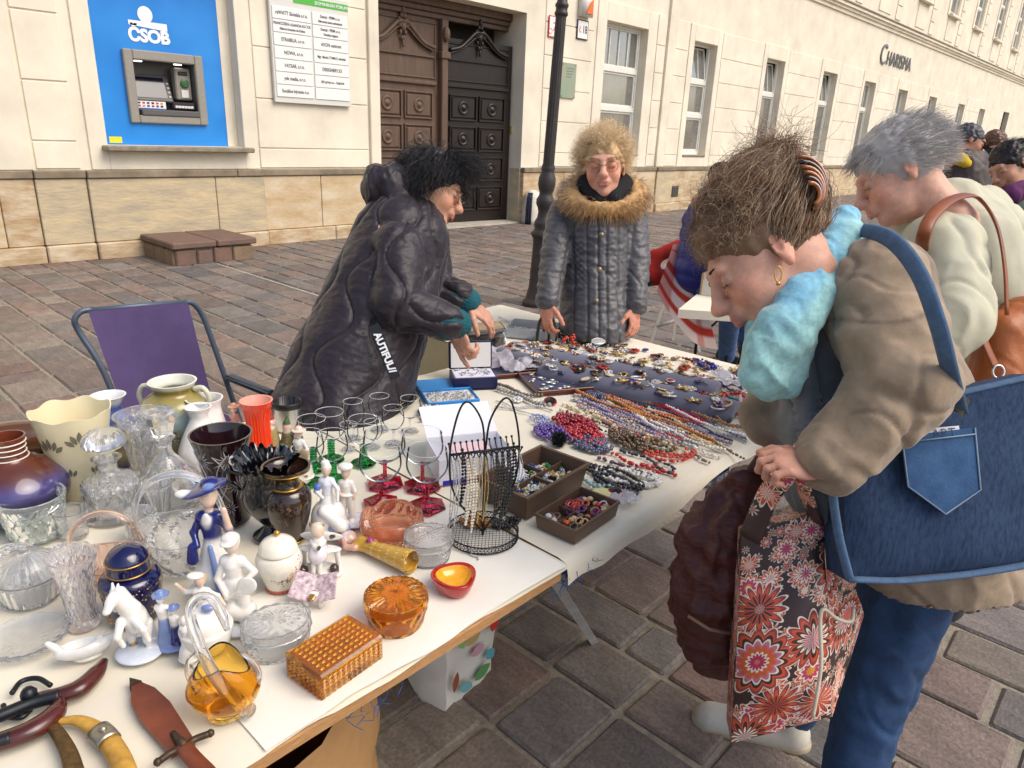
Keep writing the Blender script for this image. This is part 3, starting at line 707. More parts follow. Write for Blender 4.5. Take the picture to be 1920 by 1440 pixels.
g.add(np.stack([lx-0.02+0.085*np.cos(a), zz-0.004, lz+0.16+0.09*np.sin(a)],1), [tuple(range(28))])
g.add([(lx-0.22,-0.005,lz+0.035),(lx+0.22,-0.005,lz+0.005),(lx+0.22,-0.005,lz+0.085),(lx-0.22,-0.005,lz+0.085)], [(0,1,2,3)])
g.obj('logo', m_logo, atm, smooth=False)
g = G(); V, Fc = text_geo('ČSOB', 0.19, 0.0, 'CENTER', 0.009, 0.95); g.add(V, Fc); g.xf(frame((lx+0.0,-0.005,lz-0.075),(1,0,0),(0,0,1),(0,-1,0))); g.obj('lettering', m_logo, atm, smooth=False)
g = G(); g.box(3.2, 3.34, -0.004, -0.001, 1.32, 1.39); g.obj('sticker', mat('sticker_yellow', srgb(236,206,40), 0.4), atm, smooth=False)
g = G(); g.bbox(3.05, 4.86, -0.19-0.15, 0.0, 1.235, 1.297, 0.012); g.obj('ledge', m_sill, bld, smooth=False, loc=(0,0.15,0))

# --- tenants' board
bd = thing('tenant_board', 'white board of printed company plates with a green header strip beside the carved door', 'sign board', (0, WY-0.03, 0))
bx0, bx1, bz0, bz1 = 5.26, 6.47, 1.885, 3.26
g = G(); g.bbox(bx0, bx1, -0.05, -0.002, bz0, bz1, 0.006); g.obj('backing', mat('board_white', srgb(214,212,204), 0.5), bd, smooth=False)
g = G(); g.box(bx0+0.35, bx1-0.01, -0.053, -0.05, bz1-0.135, bz1-0.05); g.obj('header_strip', mat('board_green', srgb(82,176,66), 0.5), bd, smooth=False)
wall_text('DOMINIKÁN FÓRUM', 0.055, bx1-0.28, -0.056, bz1-0.095, m_logo, bd, ext=0.0, bold=0.001)
m_plate = mat('plate_white', srgb(234,233,228), 0.4); m_print = mat('plate_print', srgb(70,70,74), 0.6)
colL = [('reWATT Slovakia s.r.o.',),('FRANCÚZSKA ALIANCIA KOŠICE','Alliance française de Košice'),('STRABILIA, s.r.o.',),('NOWA, s.r.o.',),('VATSAR, s.r.o.',),('ynk media, s.r.o.',),('Sociálne bývanie n.o.',)]
colR = [('Dental - PRIM s.r.o.','Súkromná zubná ambulancia'),('Dental - PRIM s.r.o.','Dentálna hygiena'),('AVON centrum',),('Mgr. Martin TOMKO, advokát',),('DESIGNERY.IO',),('AJA group a.s. - LingoLab',),()]
pw, ph = (bx1-bx0-0.09)/2, 0.158
for cI, colm in enumerate((colL, colR)):
 for k, lines in enumerate(colm):
  px = bx0+0.03+cI*(pw+0.03); pz = bz1-0.20-ph*(k+1)
  pl = empty('name_plate', (px+pw/2, -0.05, pz+ph/2)); pl.parent = bd
  g = G(); g.bbox(-pw/2, pw/2, -0.012, -0.001, -ph/2+0.005, ph/2-0.005, 0.003); g.obj('plate', m_plate, pl, smooth=False)
  g = G()
  for li, tx in enumerate(lines):
   sz = 0.062 if len(lines) == 1 else (0.05 if li == 0 else 0.042)
   if len(tx) > 22: sz = min(sz, 0.046)
   V, Fc = text_geo(tx, sz, 0, 'CENTER', 0.0012); V = V*np.array((0.8,1,1))+np.array((0, 0 if len(lines)==1 else (0.03 if li==0 else -0.03), 0)); g.add(V, Fc)
  if lines: g.xf(frame((0,-0.0145,0),(1,0,0),(0,0,1),(0,-1,0))); g.obj('lettering', m_print, pl, smooth=False)

# --- small signs right of the door
def wall_sign(name, label, cat, x0, x1, z0, z1, mf, mb, y=WY-0.03):
 s = thing(name, label, cat, ((x0+x1)/2, y, (z0+z1)/2)); w, h = (x1-x0)/2, (z1-z0)/2
 g = G(); g.bbox(-w, w, -0.014, -0.001, -h, h, 0.004); g.obj('border', mb, s, smooth=False)
 g = G(); g.bbox(-w+0.02, w-0.02, -0.018, -0.0145, -h+0.02, h-0.02, 0.001); g.obj('face', mf, s, smooth=False)
 return s
m_enam = mat('enamel_white', srgb(232,230,226), 0.25); m_black = mat('black_paint', (0.02,0.02,0.022), 0.4); m_red = mat('sign_red', srgb(205,70,52), 0.4)
hn = wall_sign('house_number', 'white enamel house number plate 18 with black border under alarm box', 'number plate', 11.62, 11.96, 3.36, 3.70, m_enam, m_black)
g = G(); V, Fc = text_geo('18', 0.19, 0, 'LEFT', 0.003); g.add(V*np.array((0.8,1,1))+np.array((-0.02,0,0)), Fc); g.xf(frame((0,-0.02,0),(1,0,0),(0,0,1),(0,-1,0))); g.obj('lettering', m_black, hn, smooth=False)
g = G(); V, Fc = text_geo('Ł', 0.17, 0, 'CENTER', 0.001); g.add(V*np.array((0.8,1,1))+np.array((-0.08,0,0)), Fc); g.xf(frame((0,-0.02,0),(1,0,0),(0,0,1),(0,-1,0))); g.obj('red_mark', m_red, hn, smooth=False)
rn = wall_sign('street_plate', 'white plate with red border half hidden behind the lamp post', 'sign', 10.80, 11.22, 3.30, 3.66, m_enam, m_red)
g = G(); V, Fc = text_geo('2', 0.2, 0, 'CENTER'); g.add(V, Fc); g.lathe([(0.05,0),(0.035,0)], 14, (-0.1,-0.08,0)); g.xf(frame((-0.06,-0.02,0),(1,0,0),(0,0,1),(0,-1,0))); g.obj('marks', mat('sign_pale_red', srgb(214,120,110), 0.5), rn, smooth=False)
pq = thing('green_plaque', 'pale green engraved plaque on the cream wall beside the lamp post', 'plaque', (11.47, WY-0.03, 2.62))
g = G(); g.bbox(-0.24, 0.2, -0.02, -0.001, -0.32, 0.30, 0.004); g.obj('plate', mat('plaque_green', srgb(136,158,132), 0.5, col2=srgb(164,160,138), var=0.2, vscale=2), pq, smooth=False)
g = G()
for k in range(4): g.box(-0.1, 0.14-0.03*k, -0.0225, -0.0205, 0.2-0.05*k, 0.215-0.05*k)
g.obj('engraving', mat('plaque_print', srgb(110,126,108), 0.6), pq, smooth=False)
for dx, dz in ((-0.21,0.27),(0.17,0.27),(-0.21,-0.29),(0.17,-0.29)): g = G(); g.ball((dx,-0.022,dz), 0.012, 8, 4); g.obj('screw', m_cap, pq)
al = thing('alarm_box', 'white alarm siren box with orange flasher above the house number', 'alarm', (11.80, WY-0.03, 3.97))
g = G(); g.bbox(-0.17, 0.17, -0.10, -0.001, -0.22, 0.24, 0.05); g.obj('case', mat('alarm_white', srgb(214,210,202), 0.4), al)
g = G(); g.prism([(-0.06,-0.17),(0.12,-0.17),(0.13,0.08),(0.06,0.02)], 0.0, 0.03); g.xf(frame((0,-0.095,0),(1,0,0),(0,0,1),(0,-1,0))); g.obj('flasher', mat('alarm_orange', srgb(226,110,40), 0.25), al, smooth=False)
# --- guard stone at the door jamb
gs = thing('guard_stone', 'white conical guard stone with dark stripes at the door jamb', 'bollard', (10.36, WY-0.24, 0))
g = G(); g.lathe([(0,0),(0.20,0),(0.20,0.1),(0.19,0.3),(0.165,0.48),(0.12,0.58),(0.05,0.625),(0,0.63)], 24); g.obj('stone', mat('white_stone', srgb(222,214,198), 0.8, var=0.15, vscale=6, bump=0.4), gs)
g = G()
for k, aa in enumerate((-2.55,-2.75,-2.95)):
 pr = [(0.205,0.0),(0.205,0.1),(0.195,0.3),(0.17,0.48),(0.13,0.575)]
 g.tube([(rr*math.cos(aa), rr*math.sin(aa), z+0.004) for rr, z in pr], 0.022, 6)
g.obj('iron_bars', mat('bar_dark', srgb(40,44,60), 0.5, var=0.3, vscale=14), gs)
# --- low stone step block in front of the plinth
sb = thing('step_block', 'low block of reddish brown stones with slab top against the sandstone plinth', 'stone block', (3.8, 8.88, 0))
m_rs = mat('red_stone', srgb(124,96,82), 0.8, col2=srgb(104,86,76), var=0.3, vscale=6, bump=0.7, bscale=30, bdist=0.008); m_rs2 = mat('brown_stone', srgb(116,98,80), 0.85, col2=srgb(140,118,92), var=0.3, vscale=7, bump=0.8, bscale=24, bdist=0.01)
g = G(); g.bbox(-0.45, 0.48, -0.44, 0.42, 0, 0.19, 0.01); g.obj('mortar_core', m_mortar, sb, smooth=False)
r = random.Random(2); x = -0.47
for w, h_ in ((0.25,0.19),(0.2,0.17),(0.24,0.19),(0.28,0.18)):
 g = G(); g.bbox(x+0.008, x+w-0.008, -0.475, -0.3, 0.0, h_, 0.016); g.obj('stone', r.choice((m_rs, m_rs2)), sb, smooth=False); x += w
y = -0.45
for w in (0.25,0.3,0.32):
 g = G(); g.bbox(-0.485, -0.3, y+0.01, y+w-0.01, 0.0, 0.185, 0.016); g.obj('stone', m_rs2, sb, smooth=False); y += w
for a, b in ((-0.5,0.02),(0.03,0.53)): g = G(); g.bbox(a, b, -0.50, 0.44, 0.2, 0.275, 0.014); g.obj('top_slab', m_rs, sb, smooth=False)
# --- cast iron lamp post
m_iron = mat('cast_iron', srgb(58,52,50), 0.5, var=0.25, vscale=14, bump=0.2, bscale=120, bdist=0.002)
LP = atz(1006,573); lp = thing('lamp_post', 'dark cast iron lamp post with fluted shaft and ringed base', 'lamp post', tuple(LP)); lp.rotation_euler = (0.012,0.036,0)
g = G(); g.lathe([(0,0),(0.14,0),(0.145,0.03),(0.14,0.05),(0.118,0.07),(0.115,0.09),(0.108,0.12),(0.095,0.18),(0.09,0.28),(0.093,0.34),(0.088,0.40),(0.086,0.62),(0.09,0.66),(0.112,0.69),(0.116,0.71),(0.09,0.735),(0.082,0.76),(0.092,0.79),(0.088,0.82),(0.066,0.86),(0.06,0.91),(0.07,0.95),(0.088,0.99),(0.086,1.03),(0.068,1.06),(0.062,1.09),(0.074,1.12),(0.084,1.17),(0.08,1.23),(0.062,1.27),(0.06,1.29),(0.066,1.31),(0.06,1.33),(0.06,1.345)], 28); g.obj('base', m_iron, lp)
g = G(); n = 60
g.lathe([(0.055,1.34),(0.053,2.0),(0.049,2.62)], n, mod=lambda a,i,r,z: (r*(1-0.10*np.abs(np.sin(a*7))), z)); g.obj('shaft', m_iron, lp)
g = G(); g.lathe([(0.05,2.60),(0.06,2.61),(0.06,2.63),(0.052,2.64),(0.052,2.67),(0.06,2.68),(0.058,2.70),(0.046,2.71),(0.046,2.78),(0.05,2.85),(0.06,2.90),(0.105,2.91),(0.11,2.93),(0.1,2.945),(0.06,2.955),(0.05,2.98),(0.06,3.03),(0.072,3.07),(0.07,3.11),(0.055,3.14),(0.045,3.17),(0.042,3.5),(0.04,4.0),(0.0,4.02)], 24); g.obj('capital', m_iron, lp)
g = G(); g.lathe([(0.05,4.0),(0.13,4.1),(0.19,4.45),(0.2,4.5),(0.12,4.62),(0.03,4.72),(0,4.8)], 6); g.obj('lantern', m_iron, lp, smooth=False)
# pale joint lines in the paving
for (x_, y0, y1) in ((3.76, 5.6, 8.3), (9.5, 6.6, 9.3)):
 g = G(); g.box(x_-0.008, x_+0.008, y0, y1, 0.004, 0.0185); g.obj('pale_joint', mat('pale_joint', srgb(188,182,172), 0.9, var=0.2, vscale=12), ground, smooth=False)
# ================================================================== STALL: tables, cloths
ZT = 0.755                                            # top of the cloth
m_cloth = mat('cream_cloth', srgb(226,218,198), 0.9, var=0.06, vscale=5, bump=0.25, bscale=14, bdist=0.006, sheen=0.1)
m_paper = mat('white_sheet', srgb(234,229,216), 0.8, var=0.05, vscale=6, bump=0.2, bscale=18, bdist=0.004)
m_board = mat('fibre_board', srgb(178,134,88), 0.8, var=0.25, vscale=40, stretch=(1,6,6), bump=0.3, bscale=120)
m_cloth_shaded = mat('shaded_cream_cloth', srgb(214,196,150), 0.9, var=0.1, vscale=5, bump=0.3, bscale=18, bdist=0.006)  # cream cloth with shade mixed into its colour, hence yellowish
m_leg = mat('table_leg_steel', srgb(196,194,188), 0.4, 0.15, var=0.2, vscale=20)
def table(name, label, x0, x1, y0, y1, legs):
 t = thing(name, label, 'table', ((x0+x1)/2, (y0+y1)/2, 0), 0); ox, oy = (x0+x1)/2, (y0+y1)/2
 g = G(); g.bbox(x0-ox, x1-ox, y0-oy, y1-oy, 0.72, 0.745, 0.003); g.obj('table_board', m_board, t, smooth=False)
 for (a, b) in legs:
  g = G(); g.tube([(a[0]-ox,a[1]-oy,0.719),(b[0]-ox,b[1]-oy,0.0)], 0.017, 4); g.obj('leg', m_leg, t, smooth=False)
 return t
table('market_table', 'long folding market table with fibreboard top under glassware and china', -0.75, 1.02, 0.775, 1.90, [((-0.6,0.9),(-0.5,1.1)),((-0.6,1.75),(-0.55,1.6)),((0.9,1.75),(0.85,1.6))])
lg = atz(1114,1204); l2 = atz(1338,985)
table('market_table', 'folding market table laden with necklaces and jewellery boxes', 1.03, 2.62, 0.80, 1.92, [((1.05,0.86),(lg[0],lg[1])),((1.85,0.85),(2.42,1.1)),((2.5,1.8),(2.45,1.7)),((1.2,1.8),(1.25,1.7))])
table('market_table', 'short side table behind the jewellery with yellowed cloth hanging down', 1.98, 2.60, 1.935, 2.52, [((2.05,2.0),(2.05,2.0)),((2.5,2.0),(2.5,2.0)),((2.05,2.46),(2.05,2.46)),((2.5,2.46),(2.5,2.46))])
def sheet(name, label, x0, x1, y0, y1, z, m, front=0.0, right=0.0, seed=0, res=0.025, edge=0.006, th=0.002, amp=0.0018):
 """cloth lying on a table; hangs 'front' metres over y0 and 'right' over x1"""
 nx, ny = int((x1-x0+right)/res)+2, int((y1-y0+front)/res)+2
 u = np.linspace(0, x1-x0+right, nx); v = np.linspace(0, y1-y0+front, ny); U, Vv = np.meshgrid(u, v, indexing='ij')
 Pn = np.stack([U, Vv, np.zeros_like(U)], -1).reshape(-1,3)+seed*3.7
 e = fbm(Pn*np.array((1,0,0))+0.5, 3.0, 4)                # ragged front edge
 f_y = np.clip(front*(0.8+0.6*e.reshape(U.shape)), 0, None) if front else np.zeros_like(U)
 Vs = Vv*(y1-y0+f_y)/(y1-y0+front) if front else Vv+edge*e.reshape(U.shape)*(1-Vv/(y1-y0))
 s = Vs-f_y                                                # <0: over the edge
 X = x0+np.minimum(U, x1-x0); Y = y0+np.maximum(s, 0); Z = np.full_like(U, z)
 over = np.maximum(-s, 0); wob = 0.004*np.sin(U*13+seed)+0.004*fbm(Pn,9,2).reshape(U.shape)
 Y -= np.minimum(over, 0.012)*0.7+np.clip(over/0.05,0,1)*(0.006+wob); Z -= np.maximum(over-0.004, 0)
 ov = np.maximum(U-(x1-x0), 0); X += np.minimum(ov, 0.012)*0.8; Z -= np.maximum(ov-0.004, 0)
 wr = fbm(Pn*np.array((1,1,1)), 7, 3).reshape(U.shape)*amp+np.abs(fbm(Pn*np.array((2.2,0.7,1))+9, 5, 2)).reshape(U.shape)*amp
 Z += np.where((over == 0) & (ov == 0), wr+amp*0.5, 0)
 g = G(); Pt = np.stack([X,Y,Z],-1); g.grid(Pt); o = np.array(((x0+x1)/2,(y0+y1)/2,z)); g.v = [a-o for a in g.v]
 ob = g.obj(name, m, loc=tuple(o)); tag(ob, label, 'tablecloth'); return ob
sheet('tablecloth', 'cream tablecloth under the glass vases and figurines', -0.78, 1.04, 0.772, 1.93, 0.7475, m_cloth, 0.0, 0.0, 1, edge=0.01)
sheet('tablecloth', 'white paper sheet laid under the amber glass boxes along the board edge', 0.352, 1.03, 0.772, 1.12, 0.7515, m_paper, 0.0, 0.0, 2, edge=0.012)
sheet('tablecloth', 'cream tablecloth with ragged hem under the bead necklaces', 1.045, 2.66, 0.79, 1.93, 0.7485, m_cloth, 0.055, 0.1, 3)
sheet('tablecloth', 'cream cloth over the side table behind the grey jewellery cushions', 1.965, 2.66, 1.932, 2.545, 0.7487, m_cloth, 0, 0.1, 4)
# cream cloth hanging from the side table, its shade put into the colour
y_ = np.linspace(1.94, 2.55, 30); z_ = np.linspace(0.748, 0.12, 20); Yg, Zg = np.meshgrid(y_, z_, indexing='ij')
Xg = 1.963-0.012*np.sin(Yg*38)*(0.75-Zg)/0.6-0.01*(0.75-Zg)-0.003
g = G(); g.grid(np.stack([Xg-1.96, Yg-2.2, Zg], -1)); tag(g.obj('hanging_cloth', m_cloth_shaded, loc=(1.96,2.2,0)), 'yellowed cloth hanging down the side of the back table beside the seller', 'cloth')
# blue frayed under-cloth
m_fray = mat('blue_fray', srgb(52,92,150), 0.9, var=0.3, vscale=40)
fr = thing('under_cloth', 'frayed blue fabric peeping out under the front hem of the jewellery table', 'cloth', (1.1, 0.79, 0.7))
g = G()
for k in range(60):
 x0 = random.choice((random.uniform(-0.1,0.08), random.uniform(-0.1,0.08), random.uniform(0.55,0.72), random.uniform(-0.62,-0.5))); z0 = 0.038-random.random()*0.03
 P = [(x0,0.003,z0)]
 for q in range(4): P.append((P[-1][0]+random.gauss(0,0.012), P[-1][1]-abs(random.gauss(0,0.006)), P[-1][2]-random.random()*0.016))
 g.tube(P, 0.0008, 3, cap=False)
g.obj('threads', m_fray, fr); tag(fr.children[0], kind='stuff')
g = G(); g.bbox(-0.12, 0.72, 0.012, 0.02, -0.0, 0.018, 0.003); g.obj('fold', m_fray, fr)
# bags under the table
def bag_prism(name, label, P4, h, m, lean=0.02, bul=0.03, top=1.0, seed=0, cat='bag'):
 """open paper or plastic bag: P4 ground polygon (ccw, world)"""
 c = np.mean(np.array(P4), 0); o = thing(name, label, cat, (c[0], c[1], 0)); n = len(P4); g = G()
 rows = []
 for j, t in enumerate(np.linspace(0, 1, 12)):
  ring = []
  for i in range(n):
   a, b = np.array(P4[i]), np.array(P4[(i+1)%n])
   for s in np.linspace(0, 1, 10, endpoint=False):
    p = a+(b-a)*s; d = unit(np.append(p-c,0))[:2]; p = c+(p-c)*(1-(1-top)*t)
    p = p+d*bul*math.sin(PI*t)*math.sin(PI*s); ring.append((p[0]-c[0], p[1]-c[1], h*t))
  rows.append(ring)
 R = np.array(rows); nz = fbm(R.reshape(-1,3)+seed, 9, 3).reshape(R.shape[:2]); R[...,0] += 0.02*nz; R[...,1] += 0.02*np.roll(nz,3,1)
 R = np.concatenate([R, R[:, :1]], 1); g.grid(R[:, ::-1] if False else R); g.obj('bag_wall', m, o, smooth=True)
 g = G(); g.add([(x,y,0.004) for x,y,_ in R[0][:-1]], [tuple(range(R.shape[1]-1))]); g.obj('bag_floor', m, o, smooth=False)
 return o
m_kraft = mat('kraft_paper', srgb(164,126,82), 0.75, var=0.12, vscale=5, bump=0.6, bscale=9, bdist=0.02)
bag_prism('paper_bag', 'brown kraft paper bag standing under the table front', [(0.42,0.87),(0.70,0.98),(0.62,1.22),(0.34,1.12)], 0.56, m_kraft, seed=1)
m_wbag = mat('white_bag', srgb(226,220,208), 0.6, var=0.05, vscale=8, bump=0.3, bscale=10, bdist=0.01)
wp = [np.array(atz(*q)[:2]) for q in ((893,1258),(1003,1205))]
fl = bag_prism('shopping_bag', 'white shopping bag printed with leaves under the table', [(1.10,1.235),(1.30,1.24),(1.30,1.42),(1.10,1.42)], 0.4, m_wbag, bul=0.015, seed=4)
# printed leaves and the green mark on the front and left faces
g = G(); rr = random.Random(4)
def leafshape(cx, cz, L, w, ang, col, y):
 L, w = L*.7, w*.62; t = np.linspace(0, 1, 9); up = np.stack([t*L-L/2, w*np.sin(PI*t)**0.8],1); dn = np.stack([t[::-1]*L-L/2, -w*np.sin(PI*t[::-1])**0.8],1)
 q = np.vstack([up, dn[1:-1]]); c_, s_ = math.cos(ang), math.sin(ang); g.add([(cx+c_*x-s_*z, y, cz+s_*x+c_*z) for x,z in q], [tuple(range(len(q)))], col)
for k, (cx, cz, L, w, an, c_) in enumerate(((-0.05,0.24,0.13,0.03,1.9,(150,190,120)),(0.02,0.16,0.08,0.03,0.2,(206,160,170)),(0.0,0.22,0.10,0.04,0.5,(200,170,110)),(0.04,0.07,0.10,0.035,0.4,(96,150,90)),(0.07,0.12,0.07,0.03,2.2,(96,168,178)),(-0.07,0.1,0.1,0.02,1.4,(150,84,60)),(0.03,0.27,0.08,0.03,0.1,(206,150,160)),(-0.03,0.06,0.09,0.03,2.6,(120,172,176)),(0.08,0.22,0.06,0.03,1.2,(210,60,50)))):
 leafshape(cx, cz, L, w, an, srgb(*c_)[:3], -0.112-0.0008*k)
g.obj('leaf_print', attr_mat('bag_print', rough=0.6), fl, smooth=False, col=True)
g = G(); g.box(0.02, 0.09, -0.123, -0.121, 0.305, 0.37); g.obj('green_mark', mat('mark_green', srgb(40,130,70), 0.5), fl, smooth=False)
g = G(); g.lathe([(0.018,0),(0.011,0)], 14, (0.072,0.338,0)); g.add([(0.03,0.325,0),(0.048,0.325,0),(0.048,0.345,0),(0.042,0.345,0),(0.042,0.36,0),(0.037,0.36,0),(0.037,0.345,0),(0.03,0.345,0)], [tuple(range(8))]); g.xf(frame((0,-0.1245,0),(1,0,0),(0,0,1),(0,-1,0))); g.obj('mark_symbols', m_logo, fl, smooth=False)

# ================================================================== STALL: helpers for wares
def T(x, y, z=ZT): return atz(x, y, z)
def hz(P, ty):
 """height above P of the point of its vertical that shows at image row ty"""
 d = np.asarray(P, float)-CAM; k = 720.0-ty
 return (F_PX*(d@_u)-k*(d@_fw))/(k*_fw[2]-F_PX*_u[2])
def resample(pr, n):
 pr = np.asarray(pr, float); L = np.concatenate([[0], np.cumsum(np.linalg.norm(np.diff(pr, axis=0), axis=1))]); t = np.linspace(0, L[-1], n)
 return np.stack([np.interp(t, L, pr[:,0]), np.interp(t, L, pr[:,1])], 1)
def spl(pr, n=30): return bez(np.column_stack([pr, np.zeros(len(pr))]), n)[:, :2]
clear = glass('clear_glass', (0.985,0.99,0.99), 0.015, 1.48, 0.10); thin = thin_glass('blown_glass', (0.97,0.98,0.98))
def cutpat(kind, n, c, amp):
 if kind == 'diamond': return lambda a, zf: -amp*np.minimum(np.abs(np.sin(n*a/2+c*zf)), np.abs(np.sin(n*a/2-c*zf)))**0.7*1.4
 if kind == 'flute': return lambda a, zf: -amp*np.abs(np.sin(n*a/2))
 if kind == 'star': return lambda a, zf: -amp*np.clip(np.cos(n*a)*np.cos(c*zf)+0.4*np.cos(2*n*a+c*zf*2), 0, 1)
 if kind == 'weave': return lambda a, zf: -amp*(np.abs(np.sin(n*a/2))*(np.abs(np.sin(c*zf))))
 if kind == 'twist': return lambda a, zf: -amp*np.abs(np.sin(n*a/2+c*zf))
def vessel(name, label, cat, b, ty, prof, m, th=3.0, seg=48, pat=None, rim=None, colf=None, solid=False, group=None, res=26, floor=0.08, wall_mat2=None, rot=0.0, z0=ZT, obj_name='body', smooth=True):
 """open vessel standing at pixel b (centre of its foot), rim at image row ty; prof in (pixel radius, height fraction)"""
 P = T(*b, z0); H = hz(P, ty); s = depth(P)/F_PX*0.985
 o = thing(name, label, cat, tuple(P), rot, group)
 pr = np.array(prof, float); out = spl(np.stack([pr[:,0]*s, pr[:,1]*H], 1), res) if len(pr) > 2 else resample(np.stack([pr[:,0]*s, pr[:,1]*H], 1), res)
 t = th*s
 if solid: full = np.vstack([[(0,0)], out, [(0,out[-1,1])]]); nout = len(out)
 else:
  inn = out[::-1].copy(); inn[:,0] = np.maximum(inn[:,0]-t, 0.0005); zf = floor*H; inn = inn[inn[:,1] >= zf]
  full = np.vstack([[(0,0)], out, inn, [(max(inn[-1,0]*0.6,0.0004),zf),(0,zf)]]); nout = len(out)
 zmin, zmax = out[:,1].min(), out[:,1].max(); nf = len(full)
 def mod(a, i, r, z):
  zf = z/max(H,1e-6); rr = r.copy(); zz = z.copy()
  if pat is not None and 1 <= i <= nout:
   w = np.clip((zf-0.06)/0.05,0,1)*np.clip((pat[1] if isinstance(pat, tuple) else 0.93)-zf,0,0.05)/0.05
   rr = rr+(pat[0] if isinstance(pat, tuple) else pat)(a, zf)*w*s*1.9
  if rim is not None:
   wz = np.clip((zf-0.8)/0.2, 0, 1); dr, dz = rim(a); rr = rr+dr*wz*s*(r > 0.002); zz = zz+dz*wz*s
  return rr, zz
 g = G(); cc = None
 if colf is not None: cc = np.array([colf(i <= nout, z/H) for i, (r, z) in enumerate(full)])
 g.lathe(full, seg, col=cc, mod=mod if (pat is not None or rim is not None) else None)
 g.obj(obj_name, m, o, smooth=smooth and (pat is None or colf is not None), col=colf is not None, sharp=50 if pat is None else 35)
 return o, H, s
def dotted(g, ringr, z, n, r, col):
 for k in range(n): g.ball((ringr*math.cos(2*PI*k/n), ringr*math.sin(2*PI*k/n), z), r, 5, 3, col)
glz = dict(rough=0.12, coat=0.6)
# ================================================================== WARES: vases, glass, boxes
c_ = lambda *a: srgb(*a)[:3]
def lerpc(stops):
 zs = [s[0] for s in stops]; cs = np.array([c_(*s[1]) for s in stops]); return lambda z: np.array([np.interp(z, zs, cs[:,k]) for k in range(3)])
m_glaze = attr_mat('glazed_china', var=0.12, vscale=40, **glz)
# far left: brown jug with striped neck
f = lerpc([(0,(60,36,30)),(0.35,(50,44,76)),(0.5,(74,66,120)),(0.62,(86,44,30)),(1,(110,52,34))])
o, H, s = vessel('striped_vase', 'round brown and violet glazed vase with white rings on its neck', 'vase', (42,968), 818, [(48,0),(72,.1),(88,.32),(82,.5),(55,.66),(32,.74),(27,.84),(31,1)], m_glaze, colf=lambda out, z: f(z))
g = G()
for zf, rp in ((.76,30.5),(.82,28.3),(.88,28.6),(.94,30)): t = np.linspace(0,2*PI,36,endpoint=False); g.tube(np.stack([rp*s*np.cos(t), rp*s*np.sin(t), np.full(36,zf*H)],1), 1.3*s, 5, closed=True)
g.obj('white_ring', mat('ring_white', c_(230,222,208), 0.3), o)
# glazed brown animal figurine behind
def fig(name, label, cat, b, ty, prims, h=0.012, k=0.02, rot=0.0, m=None, group=None, blend=0.004, z0=ZT, extra=None, lean=None):
 """small china figure from blended forms given in units of its height"""
 P = T(*b, z0); H = hz(P, ty); o = thing(name, label, cat, tuple(P), rot, group)
 V, Fc, C, _ = nets(prims, h, k, True, blend=blend)
 V[:,2] -= max(V[:,2].min(), -0.02) if False else V[:,2].min()
 g = G(); g.add(V*H, Fc.tolist(), C); g.obj('figure', m or m_glaze, o, col=True)
 return o, H
BR, BR2 = c_(92,58,34), c_(58,36,28)
fig('tiger_figurine', 'brown glazed crouching animal figurine behind the striped vase', 'figurine', (40,868), 790, [ell((0,0,.5),(1.0,.42,.42),None,BR), ell((.9,0,.72),(.36,.3,.28),None,BR2), caps((.7,.25,.4),(.95,.3,.06),.16,.12,BR), caps((.7,-.25,.4),(.95,-.3,.06),.16,.12,BR), caps((-.6,.3,.4),(-.3,.4,.06),.22,.13,BR), caps((-.6,-.3,.4),(-.3,-.4,.06),.22,.13,BR), caps((-.9,0,.5),(-1.5,.1,.2),.1,.07,BR2), caps((.85,.2,.95),(.82,.24,1.02),.07,.05,BR2), caps((.85,-.2,.95),(.82,-.24,1.02),.07,.05,BR2), ell((0,0,.06),(1.15,.5,.07),None,BR2), caps((.5,.3,.75),(-.6,.35,.72),.05,.05,BR2)], 0.045, 0.08, rot=-0.5)
# cream tapered vase with leaf cut-outs
sc8 = lambda a: (1.5*np.cos(7*a), 3.0*np.cos(7*a))
o, H, s = vessel('cream_vase', 'tall cream frosted glass vase with scalloped rim and cut leaf sprays', 'vase', (160,928), 768, [(34,0),(38,.05),(46,.35),(56,.7),(66,1)], mat('cream_satin', c_(226,214,176), 0.35, sss=0.0, coat=0.25, var=0.05, vscale=9), th=2.2, seg=72, rim=sc8)
g = G()
def leafspray(a0, z0, sz, n=5):
 for k in range(n):
  an = (k-(n-1)/2)*0.42+PI/2
  for sgn in (1,):
   t = np.linspace(0,1,6); L = sz*(1.0-0.1*abs(k-(n-1)/2)); w = sz*0.13
   pts = [(0.35*sz+tt*L*0.75, w*math.sin(PI*tt)) for tt in t]+[(0.35*sz+tt*L*0.75, -w*math.sin(PI*tt)) for tt in t[::-1][1:-1]]
   V = []
   for x, y in pts:
    du, dv = x*math.cos(an)-y*math.sin(an), x*math.sin(an)+y*math.cos(an); z = z0+dv; rr = np.interp(z/H, [0,.05,.35,.7,1], [34,38,46,56,66])*s+0.0009
    th_ = a0+du/rr; V.append((rr*math.cos(th_), rr*math.sin(th_), z))
   g.add(V, [tuple(range(len(V)))])
for k in range(7): leafspray(-2.6+k*0.9, H*(0.66 if k % 2 else 0.6), 34*s); leafspray(-2.15+k*0.9, H*0.3, 24*s, 3)
g.obj('cut_leaves', mat('cut_leaf', c_(120,114,96), 0.25), o, smooth=False)
f = lerpc([(0,(40,52,120)),(.3,(190,170,90)),(.36,(44,60,140)),(.75,(70,90,160)),(.86,(60,74,140)),(.95,(225,226,230)),(1,(232,232,232))])
